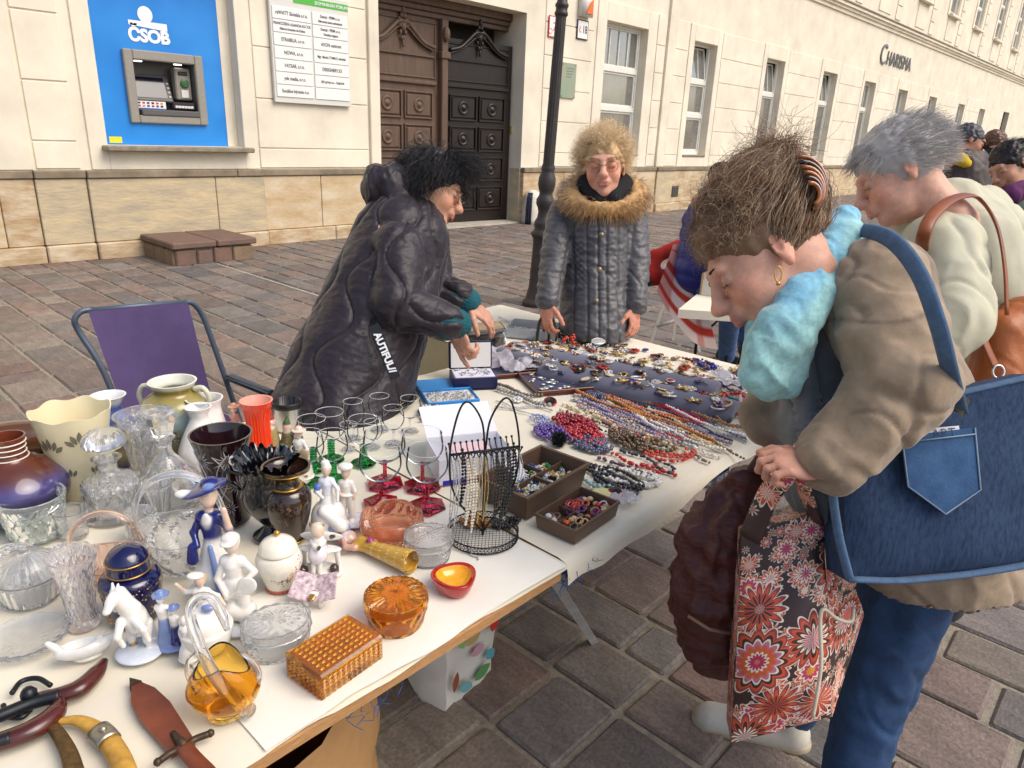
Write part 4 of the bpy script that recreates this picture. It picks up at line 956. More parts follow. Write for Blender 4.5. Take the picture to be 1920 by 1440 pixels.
vessel('blue_vase', 'small blue and white glazed vase with flared white rim behind the cream vase', 'vase', (222,872), 741, [(24,0),(33,.15),(36,.4),(26,.68),(20,.82),(24,.93),(31,1)], m_glaze, colf=lambda out, z: f(z) if out else np.array(c_(230,230,228)))
vessel('crystal_vase', 'clear cut crystal vase with wide mouth beside the cream vase', 'vase', (285,900), 776, [(30,0),(31,.05),(36,.4),(44,.75),(51,1)], clear, th=4.5, seg=84, pat=cutpat('diamond',12,9,2.2))
f = lerpc([(0,(96,88,44)),(.25,(112,106,60)),(.42,(140,158,152)),(.62,(168,190,190)),(.76,(160,150,92)),(.88,(140,122,52)),(.95,(120,104,42)),(.97,(226,224,206)),(1,(230,228,214))])
o, H, s = vessel('olive_vase', 'big bulbous olive and pale blue vase with cream rim before the purple chair', 'vase', (340,850), 714, [(38,0),(46,.1),(58,.4),(62,.6),(54,.76),(38,.85),(36,.9),(42,1)], m_glaze, th=4, colf=lambda out, z: f(z) if out else np.array(c_(226,224,206)))
g = G()
for sgn in (0.0, PI):
 g = G(); pts = bez([(36*s,0,.9*H),(54*s,0,.92*H),(64*s,0,.8*H),(60*s,0,.66*H)], 12); g.tube(pts@rotz(sgn-0.8)[:3,:3].T, 5*s, 8); g.obj('handle', mat('olive_glaze', c_(206,204,180), **glz), o)
g = G();
for k in range(26): g.ball(((60+random.random()*2)*s*math.cos(-2.2+random.gauss(0,.16)), (60)*s*math.sin(-2.2+random.gauss(0,.16)), (0.42+random.gauss(0,.05))*H), 2.6*s, 5, 3)
g.obj('flower_relief', mat('flower_relief', c_(120,104,60), **glz), o)
wf = lambda out, z: np.array(c_(234,232,228))
o, H, s = vessel('floral_vase', 'white porcelain vase with pink flower sprig and gilt rim', 'vase', (395,858), 746, [(26,0),(36,.15),(38,.4),(30,.72),(28,.88),(33,1)], m_glaze, colf=wf)
g = G()
for k in range(22): a = -1.9+random.gauss(0,.25); zf = .55+random.gauss(0,.12); rr = np.interp(zf,[.15,.4,.72,.88,1],[36,38,30,28,33])*s+.0006; g.ball((rr*math.cos(a), rr*math.sin(a), zf*H), 2.2*s, 5, 3, c_(*random.choice(((196,110,150),(150,80,140),(110,140,80),(206,140,170)))))
g.obj('flower_sprig', attr_mat('sprig_print', rough=0.3), o, col=True)
vessel('small_white_vase', 'small plain white porcelain vase with flared lip in front of the floral vase', 'vase', (384,878), 762, [(26,0),(40,.16),(42,.34),(28,.62),(17,.8),(18,.9),(24,1)], m_glaze, colf=wf, res=30)
# decanters
o, H, s = vessel('decanter', 'square shouldered cut glass decanter with round mushroom stopper', 'decanter', (216,962), 858, [(50,0),(52,.05),(52,.5),(46,.62),(20,.74),(17,.9),(26,1)], clear, th=5, seg=72, pat=(cutpat('diamond',14,11,3.0),.66), res=30)
g = G(); g.lathe(spl([(0,.8*H),(13*s,.82*H),(13*s,1.0*H),(12*s,1.1*H),(20*s,1.14*H),(36*s,1.22*H),(37*s,1.34*H),(24*s,1.46*H),(0,1.5*H)], 26), 60, mod=lambda a,i,r,z: (r*(1-0.06*np.abs(np.sin(a*7))*(z>1.15*H)), z)); g.obj('stopper', clear, o)
o, H, s = vessel('decanter', 'flared cut glass decanter with faceted stopper in front of the olive vase', 'decanter', (320,935), 820, [(60,0),(66,.06),(60,.3),(30,.6),(15,.76),(15,.93),(22,1)], clear, th=5, seg=72, pat=(cutpat('star',9,8,4.0),.62), res=30)
g = G(); g.lathe([(0,.85*H),(11*s,.87*H),(12*s,1.02*H),(18*s,1.05*H),(22*s,1.15*H),(28*s,1.36*H),(27*s,1.40*H),(0,1.42*H)], 9); g.obj('stopper', clear, o, smooth=False)
# deep purple cut vase with white engraved stars
m_purple = glass('amethyst_glass', (0.10,0.012,0.03), 0.03, 1.5); m_amb = mat('amethyst_body', c_(34,14,20), 0.06, coat=0.8)
o, H, s = vessel('purple_cut_vase', 'dark purple cut crystal vase engraved with clear stars', 'vase', (430,972), 812, [(38,0),(40,.04),(34,.3),(38,.6),(46,.82),(55,1)], m_amb, th=3.5, seg=64)
g = G(); R_ = lambda zf: np.interp(zf,[0,.04,.3,.6,.82,1],[38,40,34,38,46,55])*s+0.0007
def star(a0, zf, sz, n=14, arc=2*PI):
 for k in range(n):
  an = k*arc/n; w = sz*0.035; L0, L1 = sz*0.14, sz*(1.0 if k % 2 == 0 else 0.66); V = []
  for (x, y) in ((L0,0),((L0+L1)/2,w),(L1,0),((L0+L1)/2,-w)):
   du, dv = x*math.cos(an)-y*math.sin(an), x*math.sin(an)+y*math.cos(an); z = zf*H+dv
   if z > 0.985*H or z < 0.01*H: z = min(max(z,0.01*H),0.985*H)
   rr = R_(z/H); V.append((rr*math.cos(a0+du/rr), rr*math.sin(a0+du/rr), z))
  g.add(V, [(0,1,2,3)])
for k in range(6): star(-2.9+k*1.05, .78, 27*s); star(-2.4+k*1.05, .46, 25*s); star(-2.9+k*1.05, .22, 17*s, 10)
for k in range(12):
 t = np.linspace(0,1,10); a_ = -2.9+k*0.525+0.5*np.sin(PI*t)*(1 if k%2 else -1); zf = .3+.55*t; rr = np.array([R_(z) for z in zf]); g.tube(np.stack([rr*np.cos(a_), rr*np.sin(a_), zf*H],1), 0.8*s, 4)
g.obj('engraved_star', mat('engraving_white', c_(206,198,200), 0.35), o, smooth=False)
# pressed glass bowl with wire handle
pale = glass('greenish_glass', (0.92,0.98,0.94), 0.02, 1.48, .12)
o, H, s = vessel('ice_bowl', 'greenish pressed glass ice bowl with wire handle', 'bowl', (72,1003), 928, [(44,0),(48,.08),(54,.5),(57,.9),(57,1)], pale, th=4.5, seg=84, pat=(cutpat('diamond',16,10,3.4),.9))
g = G(); t = np.linspace(0,PI,22); g.tube(np.stack([57*s*np.cos(t), -40*s*np.sin(t), .86*H-22*s*np.sin(t)],1)@rotz(-0.9)[:3,:3].T, 1.7*s, 6); g.obj('handle', mat('wire_steel', (0.7,0.7,0.7), 0.2, 1.0), o)
o, H, s = vessel('glass_dish', 'clear glass lidded dish at the table edge', 'dish', (62,1118), 1075, [(40,0),(50,.1),(56,.6),(57,1)], clear, th=4, seg=72, pat=cutpat('flute',24,0,2.0))
g = G(); g.lathe(spl([(56*s,H),(57*s,1.05*H),(50*s,1.45*H),(30*s,1.8*H),(8*s,1.9*H),(7*s,2.1*H),(0,2.15*H)],26).tolist()+[(0,1.8*H),(28*s,1.7*H),(52*s,1.05*H)], 72, mod=lambda a,i,r,z: (r*(1-0.03*np.abs(np.sin(a*12))), z), closed=True); g.obj('lid', clear, o)
g_ = thing('glass_plate', 'clear cut crystal plate lying by the china slipper', 'plate', tuple(T(52,1205))); s = depth(T(52,1205))/F_PX
g = G(); g.lathe([(0,0.002)]+spl([(30*s,0.0),(48*s,4*s),(64*s,12*s),(70*s,15*s)],14).tolist()+spl([(68*s,17*s),(46*s,8*s),(28*s,5*s),(8*s,5*s)],12).tolist()+[(0,5*s)], 96, mod=lambda a,i,r,z: (r*(1-0.02*np.cos(24*a)*(r>60*s)), z+1.6*s*np.abs(np.sin(8*a))*(r>20*s)*(i>12))); g.obj('plate', clear, g_)
vessel('tall_crystal_vase', 'tall rosy cut crystal vase beside the cobalt jar', 'vase', (158,1170), 1040, [(27,0),(29,.05),(28,.3),(34,.7),(43,1)], glass('rosy_glass',(0.99,0.95,0.95),0.03,1.48,.12), th=4.5, seg=84, pat=cutpat('diamond',18,16,2.6), rim=lambda a: (1.5*np.cos(9*a), 1.5*np.cos(9*a)))
def basket(name, label, b, ty, hy, w, m, prof, tilt=0.0, rotb=0.0, hw=6, seg=72, pat=None):
 o, H, s = vessel(name, label, 'glass basket', b, ty, prof, m, th=3.5, seg=seg, pat=pat, rim=lambda a: (3*np.cos(2*a), 7*np.cos(2*a)), rot=rotb)
 P = T(*b); Hh = hz(P, hy); t = np.linspace(0, PI, 30); rr = prof[-1][0]*s; base = H*0.8
 pts = np.stack([rr*np.cos(t)*1.0, np.zeros(30), base+(Hh-base)*np.sin(t)**0.75], 1)
 g = G(); g.tube(pts, hw*s, 8, flat=0.55); g.obj('handle', m, o); return o, H, s
basket('crystal_basket', 'big clear crystal basket with broad arched handle behind the hat lady', (348,1062), 985, 888, 80, clear, [(34,0),(44,.1),(66,.5),(78,1)], rotb=-0.55, hw=11, pat=cutpat('star',8,7,3))
basket('peach_basket', 'peach tinted glass basket with round handle behind the cobalt jar', (208,1082), 1040, 962, 60, glass('peach_glass',(0.99,0.74,0.60),0.02,1.48,.1), [(30,0),(40,.12),(54,.6),(62,1)], rotb=-0.5, hw=8, pat=cutpat('flute',22,0,2))
# cobalt jar with gilt decoration
m_cob = mat('cobalt_glaze', c_(14,16,66), 0.08, coat=0.9); m_gold = mat('gilding', c_(212,168,84), 0.3, 0.9, var=0.2, vscale=80)
o, H, s = vessel('cobalt_jar', 'cobalt blue lidded tea jar with gilt flowers', 'jar', (255,1152), 1070, [(42,0),(46,.06),(50,.4),(54,.8),(48,.95),(36,1.0)], m_cob, solid=True, seg=40)
g = G(); g.lathe(spl([(36*s,H),(38*s,1.03*H),(36*s,1.2*H),(37*s,1.28*H),(34*s,1.36*H),(24*s,1.48*H),(0,1.56*H)],20), 36); g.obj('lid', m_cob, o)
g = G()
for zf, rp in ((1.05,38),(1.27,37.4)): t = np.linspace(0,2*PI,40,endpoint=False); g.tube(np.stack([rp*s*np.cos(t), rp*s*np.sin(t), np.full(40,zf*H)],1), 1.5*s, 5, closed=True)
for k in range(150): a = random.uniform(-PI,0.6); zf = random.choice((random.uniform(.75,.9), random.uniform(.1,.25), random.uniform(.3,.8))); rr = np.interp(zf,[0,.06,.4,.8,.95],[42,46,50,54,48])*s; g.ball((rr*math.cos(a),rr*math.sin(a),zf*H), random.uniform(1,2.6)*s, 5, 3, sc=(1,1,.7))
g.obj('gilt_flowers', m_gold, o)
# crystal boxes
def lidbox(name, label, b, ty, r, m, pat, patlid, seg=90, sx=1.0, sy=1.0, rot=0.0, split=0.62, bulge=0.06, cat='box', grp=None, solid=False):
 P = T(*b); H = hz(P, ty); s = depth(P)/F_PX*0.98; o = thing(name, label, cat, tuple(P), rot, grp); R = r*s; t = 0.1*R
 hb = H*split; n1 = 14
 out = [(R*(0.86+bulge*2*math.sin(PI*0.5*i/n1)+0.02), hb*i/n1) for i in range(n1+1)]
 full = [(0,0)]+out+[(out[-1][0]-t, hb), (out[0][0]-t, t), (0, t)]
 g = G(); g.lathe(full, seg, mod=lambda a,i,rr,z: (rr+(pat(a,z/H)*s if 1 <= i <= n1 else 0), z)); V = g.v[0]; V[:,0] *= sx; V[:,1] *= sy; g.obj('bowl', m, o, sharp=35)
 Rl = out[-1][0]*1.02; nl = 12
 top = [(Rl, hb*1.01), (Rl*1.02, hb*1.06), (Rl*1.0, H*0.9)]+[(Rl*(1-j/nl)*0.98, H*(0.92+0.08*math.sin(PI/2*j/nl))) for j in range(nl)]+[(0,H)]
 inn = [(0,H-t), (Rl-t*1.2, H*0.9-t*0.6), (Rl-t, hb*1.01)]
 g = G(); g.lathe([p for p in top]+inn, seg, closed=True, mod=lambda a,i,rr,z: (rr+(pat(a,z/H)*s if 1 <= i <= 2 else 0), z+(patlid(a, rr/Rl)*s if 3 <= i < len(top)-1 else 0))); V = g.v[0]; V[:,0] *= sx; V[:,1] *= sy; g.obj('lid', m, o, sharp=35)
 return o, H, s
lidbox('crystal_box', 'clear oval crystal box with star cut lid beside the amber box', (522,1214), 1158, 58, clear, cutpat('diamond',24,14,2.6), lambda a, q: 2.6*np.abs(np.sin(9*a+5*q))*np.abs(np.sin(9*a-5*q))*np.clip(q*3,0,1), sx=1.1, sy=0.88, rot=-0.3)
lidbox('crystal_box', 'clear round crystal box with ribbed sides next to the peach ashtray', (803,1044), 1000, 46, clear, cutpat('weave',28,18,2.2), lambda a, q: 2.0*np.abs(np.sin(12*q*np.cos(a)*2))*np.abs(np.sin(12*q*np.sin(a)*2)), split=.66)
amber = glass('amber_glass', (0.90,0.44,0.05), 0.03, 1.45, 0.08); amber2 = glass('amber_light', (0.94,0.60,0.12), 0.02, 1.46)
lidbox('amber_round_box', 'round amber glass box with sunflower relief lid', (743,1166), 1110, 56, amber, lambda a, z: 1.6*np.sin(12*a)*np.sin(14*z), lambda a, q: np.where(q > .42, 4.0*np.abs(np.sin(14*a))**.6, 3.5+1.5*np.sin(30*q)*np.sin(16*a))-2, bulge=0.09, split=.66)
# rectangular amber box with diamond relief
A_, B_, C_2 = T(542,1262), T(602,1317), T(721,1232); ex = unit(C_2-B_); ey = unit(np.array((-ex[1],ex[0],0))); Lx = np.linalg.norm(C_2-B_); Ly = abs((A_-B_)@ey); Hb = hz(B_, 1270)
o = thing('amber_rectangular_box', 'rectangular amber glass box with diamond cut lid at the table edge', 'box', tuple(B_+ex*Lx/2+ey*Ly/2), math.atan2(ex[1], ex[0]))
def relief_box(g, lx, ly, z0, z1, nx, ny, nz, amp, th):
 """box with pyramid studs on the sides (and top), hollow underneath"""
 def face(P0, U, V_, Nn, nu, nv):
  m_ = 2; uu = np.linspace(0,1,nu*2+1); vv = np.linspace(0,1,nv*2+1); Pn = np.zeros((len(uu),len(vv),3))
  for i, a in enumerate(uu):
   for j, b in enumerate(vv):
    e = amp if (i % 2 == 1 and j % 2 == 1) else 0.0
    Pn[i,j] = P0+U*a+V_*b+Nn*e
  g.grid(Pn)
 X, Y, Z = np.eye(3); q = np.array
 face(q((-lx/2,-ly/2,z0)), X*lx, Z*(z1-z0), -Y, nx, nz); face(q((lx/2,-ly/2,z0)), Y*ly, Z*(z1-z0), X, ny, nz); face(q((lx/2,ly/2,z0)), -X*lx, Z*(z1-z0), Y, nx, nz); face(q((-lx/2,ly/2,z0)), -Y*ly, Z*(z1-z0), -X, ny, nz)
g = G(); relief_box(g, Lx*.96, Ly*.96, 0.0, Hb*.72, 12, 8, 5, .0035, .004); zi = Hb*.72
g.add([(-Lx*.48,-Ly*.48,0),(-Lx*.48,Ly*.48,0),(Lx*.48,Ly*.48,0),(Lx*.48,-Ly*.48,0)], [(0,1,2,3)])
g.box(-Lx*.42, Lx*.42, -Ly*.42, Ly*.42, .01, zi-0.001); V = g.f[-6:]; g.f[-6:] = [tuple(reversed(x)) for x in V]
g.add([(-Lx*.48,-Ly*.48,zi),(Lx*.48,-Ly*.48,zi),(Lx*.48,Ly*.48,zi),(-Lx*.48,Ly*.48,zi)], [(0,1,2,3)]); g.obj('bowl', amber, o, smooth=False)
g = G(); z0 = zi+.001; g.bbox(-Lx/2, Lx/2, -Ly/2, Ly/2, z0, Hb*.97, .004); g.obj('lid', amber, o, smooth=False)
g = G(); nx, ny = 10, 7; dx, dy = Lx*.84/nx, Ly*.84/ny
for i in range(nx):
 for j in range(ny):
  cx, cy = -Lx*.42+dx*(i+.5), -Ly*.42+dy*(j+.5); w = .46
  g.add([(cx-dx*w,cy,Hb*.972),(cx,cy-dy*w,Hb*.972),(cx+dx*w,cy,Hb*.972),(cx,cy+dy*w,Hb*.972),(cx,cy,Hb*.972+.004)], [(0,1,4),(1,2,4),(2,3,4),(3,0,4),(3,2,1,0)])
g.obj('lid_studs', amber, o, smooth=False)
# red and yellow glass dish (rounded triangle)
tri = lambda a: 1+0.07*np.cos(3*a+.5)
P = T(852,1104); H = hz(P, 1078); s = depth(P)/F_PX
o = thing('red_dish', 'small thick red glass dish with yellow hollow', 'dish', tuple(P), .3)
g = G(); g.lathe(spl([(0.5*s,0),(24*s,0),(34*s,.2*H),(41*s,.75*H),(42*s,1.0*H),(39*s,1.06*H),(33*s,1.0*H)],26).tolist(), 48, mod=lambda a,i,r,z: (r*tri(a), z)); g.obj('outer_glass', mat('red_glass', c_(196,28,16), 0.05, coat=0.7, trans=0.35), o)
g = G(); g.lathe(spl([(33*s,1.0*H),(29*s,.75*H),(18*s,.5*H),(1*s,.45*H)],18).tolist()+[(0,.45*H)], 48, mod=lambda a,i,r,z: (r*tri(a), z)); g.obj('hollow', mat('yellow_glass', c_(236,166,24), 0.06, coat=0.6), o)
# peach ashtray
o, H, s = vessel('peach_ashtray', 'large peach coloured pressed glass ashtray', 'ashtray', (735,1003), 962, [(46,0),(56,.08),(61,.5),(60,.85),(56,1)], glass('peach_deep',(0.95,0.52,0.34),0.03,1.48,.12), th=9, seg=80, rim=lambda a: (0*a, -14*np.exp(-((np.mod(a+PI/4,PI/2)-PI/4)/.16)**2)), pat=cutpat('twist',14,3,2.0), floor=.3)
# ginger jar
f = lerpc([(0,(190,110,84)),(.08,(190,110,84)),(.1,(228,222,206)),(1,(232,226,210))])
o, H, s = vessel('ginger_jar', 'small cream ginger jar with pink flowers and domed lid', 'jar', (527,1100), 1030, [(25,0),(27,.08),(34,.35),(43,.68),(38,.92),(26,1.0)], m_glaze, solid=True, colf=lambda out, z: f(z), seg=36)
g = G(); g.lathe(spl([(32*s,.98*H),(36*s,1.0*H),(35*s,1.08*H),(28*s,1.22*H),(12*s,1.33*H),(0,1.36*H)],16), 32); g.obj('lid', mat('jar_cream', c_(232,226,210), **glz), o)
g = G(); g.ball((0,0,1.42*H), 6*s, 10, 6); g.obj('gilt_knob', m_gold, o)
g = G()
for k in range(90):
 cl = random.choice((0,0,1,2)); a, zf = ((-1.0+random.gauss(0,.16), .78+random.gauss(0,.07)), (-1.45+random.gauss(0,.2), .5+random.gauss(0,.07)), (-1.9+random.gauss(0,.2), .42+random.gauss(0,.05)))[cl]
 rr = np.interp(zf,[0,.08,.35,.68,.92,1],[25,27,34,43,38,26])*s; g.ball((rr*math.cos(a),rr*math.sin(a),zf*H), random.uniform(1,2.2)*s, 5, 3, c_(*((196,120,150),(206,150,90),(120,100,80))[cl]), sc=(1,1,1))
for k in range(24): a = 2*PI*k/24; g.ball((26.5*s*math.cos(a),26.5*s*math.sin(a),.05*H), 3*s, 5, 3, c_(196,96,72))
g.obj('painted_flowers', attr_mat('flower_enamel', rough=0.25), o, col=True)
# brown gilt vase and black ruffled vase
m_brn = mat('brown_glass', c_(44,28,18), 0.05, coat=0.9)
o, H, s = vessel('brown_gilt_vase', 'shiny dark brown vase with gold bands and etched flowers', 'vase', (546,1012), 873, [(24,0),(26,.03),(24,.06),(36,.3),(43,.56),(36,.7),(23,.76),(23,.86),(40,.95),(44,1)], m_brn, th=4, seg=48, res=40)
g = G()
for zf, rp, w in ((.745,25,4.5),(.955,41.5,1.6),(.04,26.5,1.6)): t = np.linspace(0,2*PI,44,endpoint=False); g = G(); g.tube(np.stack([rp*s*np.cos(t), rp*s*np.sin(t), np.full(44,zf*H)],1), w*s, 6, closed=True, flat=.5); g.obj('gold_band', m_gold, o)
g = G()
for k in range(18):
 a0, z0 = -2.1+random.gauss(0,.3), .45+random.gauss(0,.07); pts = []
 for t in np.linspace(0,1,7): zf = z0+.1*t*math.sin(k); a = a0+.22*t*math.cos(k*2.3)+.06*math.sin(6*t); rr = np.interp(zf,[.06,.3,.56,.7],[24,36,43,36])*s+.0005; pts.append((rr*math.cos(a),rr*math.sin(a),zf*H))
 g.tube(pts, .6*s, 4)
g.obj('etched_sprig', mat('etched_tan', c_(140,104,72), 0.4), o)
o, H, s = vessel('ruffled_vase', 'black footed glass vase with ruffled frilly rim', 'vase', (508,1004), 856, [(31,0),(32,.03),(20,.09),(12,.15),(20,.22),(42,.42),(44,.6),(38,.76),(44,.9),(58,1)], mat('black_glass', c_(10,11,16), 0.04, coat=0.8), th=3, seg=120, res=40, rim=lambda a: (5*np.sin(22*a), 5*np.cos(22*a)+4*np.sin(5*a)))
g = G();
for k in range(1): g.tube(bez([(38*s*math.cos(2.6+k*PI),38*s*math.sin(2.6+k*PI),.8*H),(66*s*math.cos(2.6+k*PI),66*s*math.sin(2.6+k*PI),.86*H),(70*s*math.cos(2.6+k*PI),70*s*math.sin(2.6+k*PI),.74*H),(46*s*math.cos(2.6+k*PI),46*s*math.sin(2.6+k*PI),.62*H)],14), 4*s, 8)
g.obj('handle', MATS['black_glass'], o)
f2 = lambda out, z: np.array(c_(232,58,18)) if out else np.array(c_(238,170,150))
vessel('orange_vase', 'bright orange ribbed glass vase with white inside', 'vase', (489,856), 750, [(28,0),(27,.1),(22,.45),(23,.75),(30,1)], attr_mat('orange_glass', rough=0.15, coat=0.6), th=3, seg=96, colf=f2, pat=cutpat('flute',24,0,1.2))
o, H, s = vessel('thermos_cup', 'brushed steel thermos cup with black rim', 'cup', (541,800), 752, [(25,0),(26,.05),(26,.8),(26,1)], mat('brushed_steel', (0.62,0.62,0.62), 0.28, 1.0, var=0.1, vscale=30, stretch=(1,1,20)), th=2)
g = G(); g.lathe([(26.5*s,.8*H),(27.5*s,.82*H),(27.5*s,1.0*H),(26*s,1.03*H),(24*s,1.0*H),(24*s,.3*H),(0,.3*H)], 36); g.obj('black_lining', mat('black_plastic', (0.015,0.015,0.016), 0.3), o)
# drinking glasses
def goblet(name, label, b, ty, rb, hb, m_b, m_s, foot, grp, wiggle=False, hexa=False, rimr=None):
 """stem glass: b foot centre, ty rim row, rb bowl radius px, hb fraction where the bowl starts"""
 P = T(*b); H = hz(P, ty); s = depth(P)/F_PX*.98; o = thing(name, label, 'glass', tuple(P), 0, grp); rr = rimr or rb*.9; t = 1.0*s
 out = spl([(3*s,hb*H),(rb*.6*s,(hb+.06)*H),(rb*s,(hb+(1-hb)*.45)*H),(rr*s,H)], 18)
 g = G(); g.lathe(np.vstack([[(0,hb*H)],out]), 40); g.obj('bowl', thin, o)
 g = G(); q = np.linspace(0,2*PI,40,endpoint=False); g.tube(np.stack([rr*s*np.cos(q),rr*s*np.sin(q),np.full(40,H)],1), .0006, 5, closed=True); g.obj('rim', mat('rim_bright', (.75,.77,.78), .1, spec=.8), o)
 n = 6 if hexa else 28
 if wiggle: pr = [(0,0),(foot*s,0),(foot*s,1.5*s),(foot*.5*s,4*s)]+[((6+1.4*(q%2))*s, 5*s+(hb*H-5*s)*q/14) for q in range(15)]+[(0,hb*H)]
 elif hexa: pr = [(0,0),(foot*s,0),(foot*s,4*s),(foot*.35*s,10*s),(4.5*s,16*s),(4*s,hb*H*.8),(6*s,hb*H),(0,hb*H)]
 else: pr = [(0,0),(foot*s,0),(foot*.95*s,1.5*s),(3*s,4*s),(1.8*s,hb*H*.5),(3*s,hb*H),(0,hb*H)]
 g = G(); g.lathe(pr, n); g.obj('stem', m_s, o, smooth=not hexa, sharp=40); return o, H, s
gg_ = glass('bottle_green', (0.03,0.42,0.10), 0.02, 1.5); gr_ = glass('ruby_glass', (0.62,0.03,0.08), 0.02, 1.5)
for b, ty, w_ in (((626,899),812,'beside the sailor boy figurine'),((622,862),772,'in the middle of its set'),((589,878),785,'behind the cream hat figurine'),((682,868),785,'next to the ruby coupes'),((582,904),812,'touching the cream hat figurine')): goblet('wine_glass', 'round wine glass with ridged green stem '+w_, b, ty, 29, .42, clear, gg_, 24, 'green stemmed wine glasses', wiggle=True, rimr=26)
for b, ty, w_ in (((715,945),842,'right behind the peach ashtray'),((722,907),810,'next to the green stemmed glasses'),((801,950),842,'beside the necklace rack'),((792,912),812,'before the white box')): goblet('champagne_coupe', 'coupe on ruby hexagonal foot '+w_, b, ty, 39, .45, clear, gr_, 37, 'ruby footed coupes', hexa=True, rimr=37)
for b, ty, w_ in (((664,822),752,'nearest the thermos cup'),((713,805),742,'covering the painted plate centre'),((769,808),746,'nearest the blue case'),((738,832),764,'nearest the ruby coupes')):
 o, H, s = goblet('engraved_goblet', 'clear engraved goblet '+w_, b, ty, 21, .4, clear, clear, 17, 'engraved clear goblets', rimr=18)
for b, ty in (((700,838),790),((655,842),795)): goblet('liqueur_glass', 'small plain clear liqueur glass among the green stemmed glasses', b, ty, 18, .3, clear, clear, 14, 'small clear liqueur glasses')
for (lab, b, ty, pr, pt) in (('plain clear glass tumbler between the ice bowl and decanter',(140,1003),955,[(24,0),(27,.5),(31,1)],None),('low cut crystal bowl beside the peach basket',(118,1070),1040,[(22,0),(34,.4),(46,1)],cutpat('diamond',14,8,2.4)),('small cut crystal cream jug by the crystal basket',(268,1012),960,[(20,0),(28,.3),(24,.7),(30,1)],cutpat('star',8,8,2.4)),('short ribbed crystal vase in front of the olive vase',(300,965),905,[(20,0),(22,.4),(30,1)],cutpat('flute',20,0,2)),('clear crystal sugar bowl at the rim of the glass plate',(25,1090),1040,[(24,0),(40,.5),(44,1)],cutpat('diamond',16,9,2.4))): vessel('glass_vessel', lab, 'glassware', b, ty, pr, clear, th=4, seg=72, pat=pt)
# ================================================================== WARES: china figures, glass swan, weapons
FW = -0.825                                             # local -y looks at the visitor in front of the stall
WH, BLU, LBL, SK, GLD, DK = c_(230,227,220), c_(24,34,110), c_(120,140,190), c_(226,196,176), c_(180,140,70), c_(70,50,40)
def base(r=.26, h=.05, col=WH): return [ell((0,0,h*.6),(r,r*.85,h),None,col)]
def person_fig(H_=.88, body=WH, skirt=WH, hair=WH, skin=SK, dress=True, hat=None, arms=None, w=.2):
 p = [ell((0,0,H_),(.062,.066,.078),None,skin), ell((0,.02,H_+.028),(.07,.07,.068),None,hair), caps((0,0,H_-.12),(0,0,H_-.05),.028,.024,skin)]
 p += [caps((-.06,0,H_-.16),(.06,0,H_-.16),.055,.055,body), caps((0,0,H_-.2),(0,0,H_-.34),.085,.065,body)]
 if dress: p += [caps((0,0,H_-.36),(0,0,.1),.07,w,skirt), caps((0,0,.16),(0,0,.06),w,w*1.05,skirt)]
 else: p += [caps((-.055,0,H_-.4),(-.07,0,.1),.065,.05,skirt), caps((.055,0,H_-.4),(.07,0,.1),.065,.05,skirt), ell((-.07,-.03,.06),(.05,.075,.035),None,skirt), ell((.07,-.03,.06),(.05,.075,.035),None,skirt)]
 for a in (arms or []): p.append(caps(a[0], a[1], .036, .03, a[4] if len(a) > 4 else body)); p.append(caps(a[1], a[2], .028, .024, a[3] if len(a) > 3 else skin))
 if hat == 'brim': p += [ell((0,.02,H_+.06),(.13,.13,.022),None,hair), ell((0,.02,H_+.09),(.065,.07,.05),None,hair)]
 if hat == 'cap': p += [ell((0,0,H_+.065),(.078,.08,.05),None,hair), ell((0,-.06,H_+.05),(.07,.07,.014),None,hair)]
 return p
# lady with the blue hat, arm raised
hat = [ell((-.02,.0,.93),(.19,.15,.024),roty(-.35)[:3,:3],BLU), ell((.02,.02,.965),(.075,.075,.05),None,BLU), ell((-.16,-.05,.90),(.07,.05,.03),None,WH), ell((.05,-.07,.97),(.05,.04,.035),None,LBL)]
lady = person_fig(.84, BLU, WH, c_(210,190,160), SK, True, None, [((-.07,0,.68),(-.13,-.03,.55),(-.08,-.1,.47),BLU,BLU),((.07,0,.68),(.16,-.04,.60),(.14,-.06,.78),SK,BLU)], .17)
lady += hat+[ell((0,-.07,.68),(.035,.02,.07),None,WH), caps((-.12,-.1,.46),(-.13,-.1,.34),.035,.045,BLU), caps((.1,-.12,.1),(.16,.05,.06),.05,.05,LBL), caps((-.1,-.14,.09),(.1,-.15,.09),.03,.03,BLU), caps((.02,-.1,.46),(.1,-.17,.1),.02,.03,LBL)]+base(.22,.04,WH)
fig('hat_lady_figurine', 'porcelain lady figurine with wide blue hat and cobalt bodice', 'figurine', (412,1128), 926, lady, .011, .018, FW)
ten = person_fig(.86, WH, WH, WH, c_(232,214,196), False, 'cap', [((-.08,0,.70),(-.13,-.05,.54),(-.03,-.13,.42),c_(232,220,206)),((.08,0,.70),(.17,.02,.58),(.1,-.08,.52),c_(232,220,206))])
ten += [caps((-.03,-.14,.40),(.09,-.16,.50),.016,.016,WH), ell((.17,-.165,.56),(.085,.016,.10),roty(.7)[:3,:3],WH), caps((0,0,.48),(0,0,.42),.1,.1,WH), caps((-.05,-.0,.2),(.06,.02,.16),.1,.1,WH)]+base(.2,.04,c_(220,226,232))
fig('tennis_figurine', 'white porcelain tennis player figurine in cap holding a racket', 'figurine', (450,1178), 998, ten, .011, .018, FW)
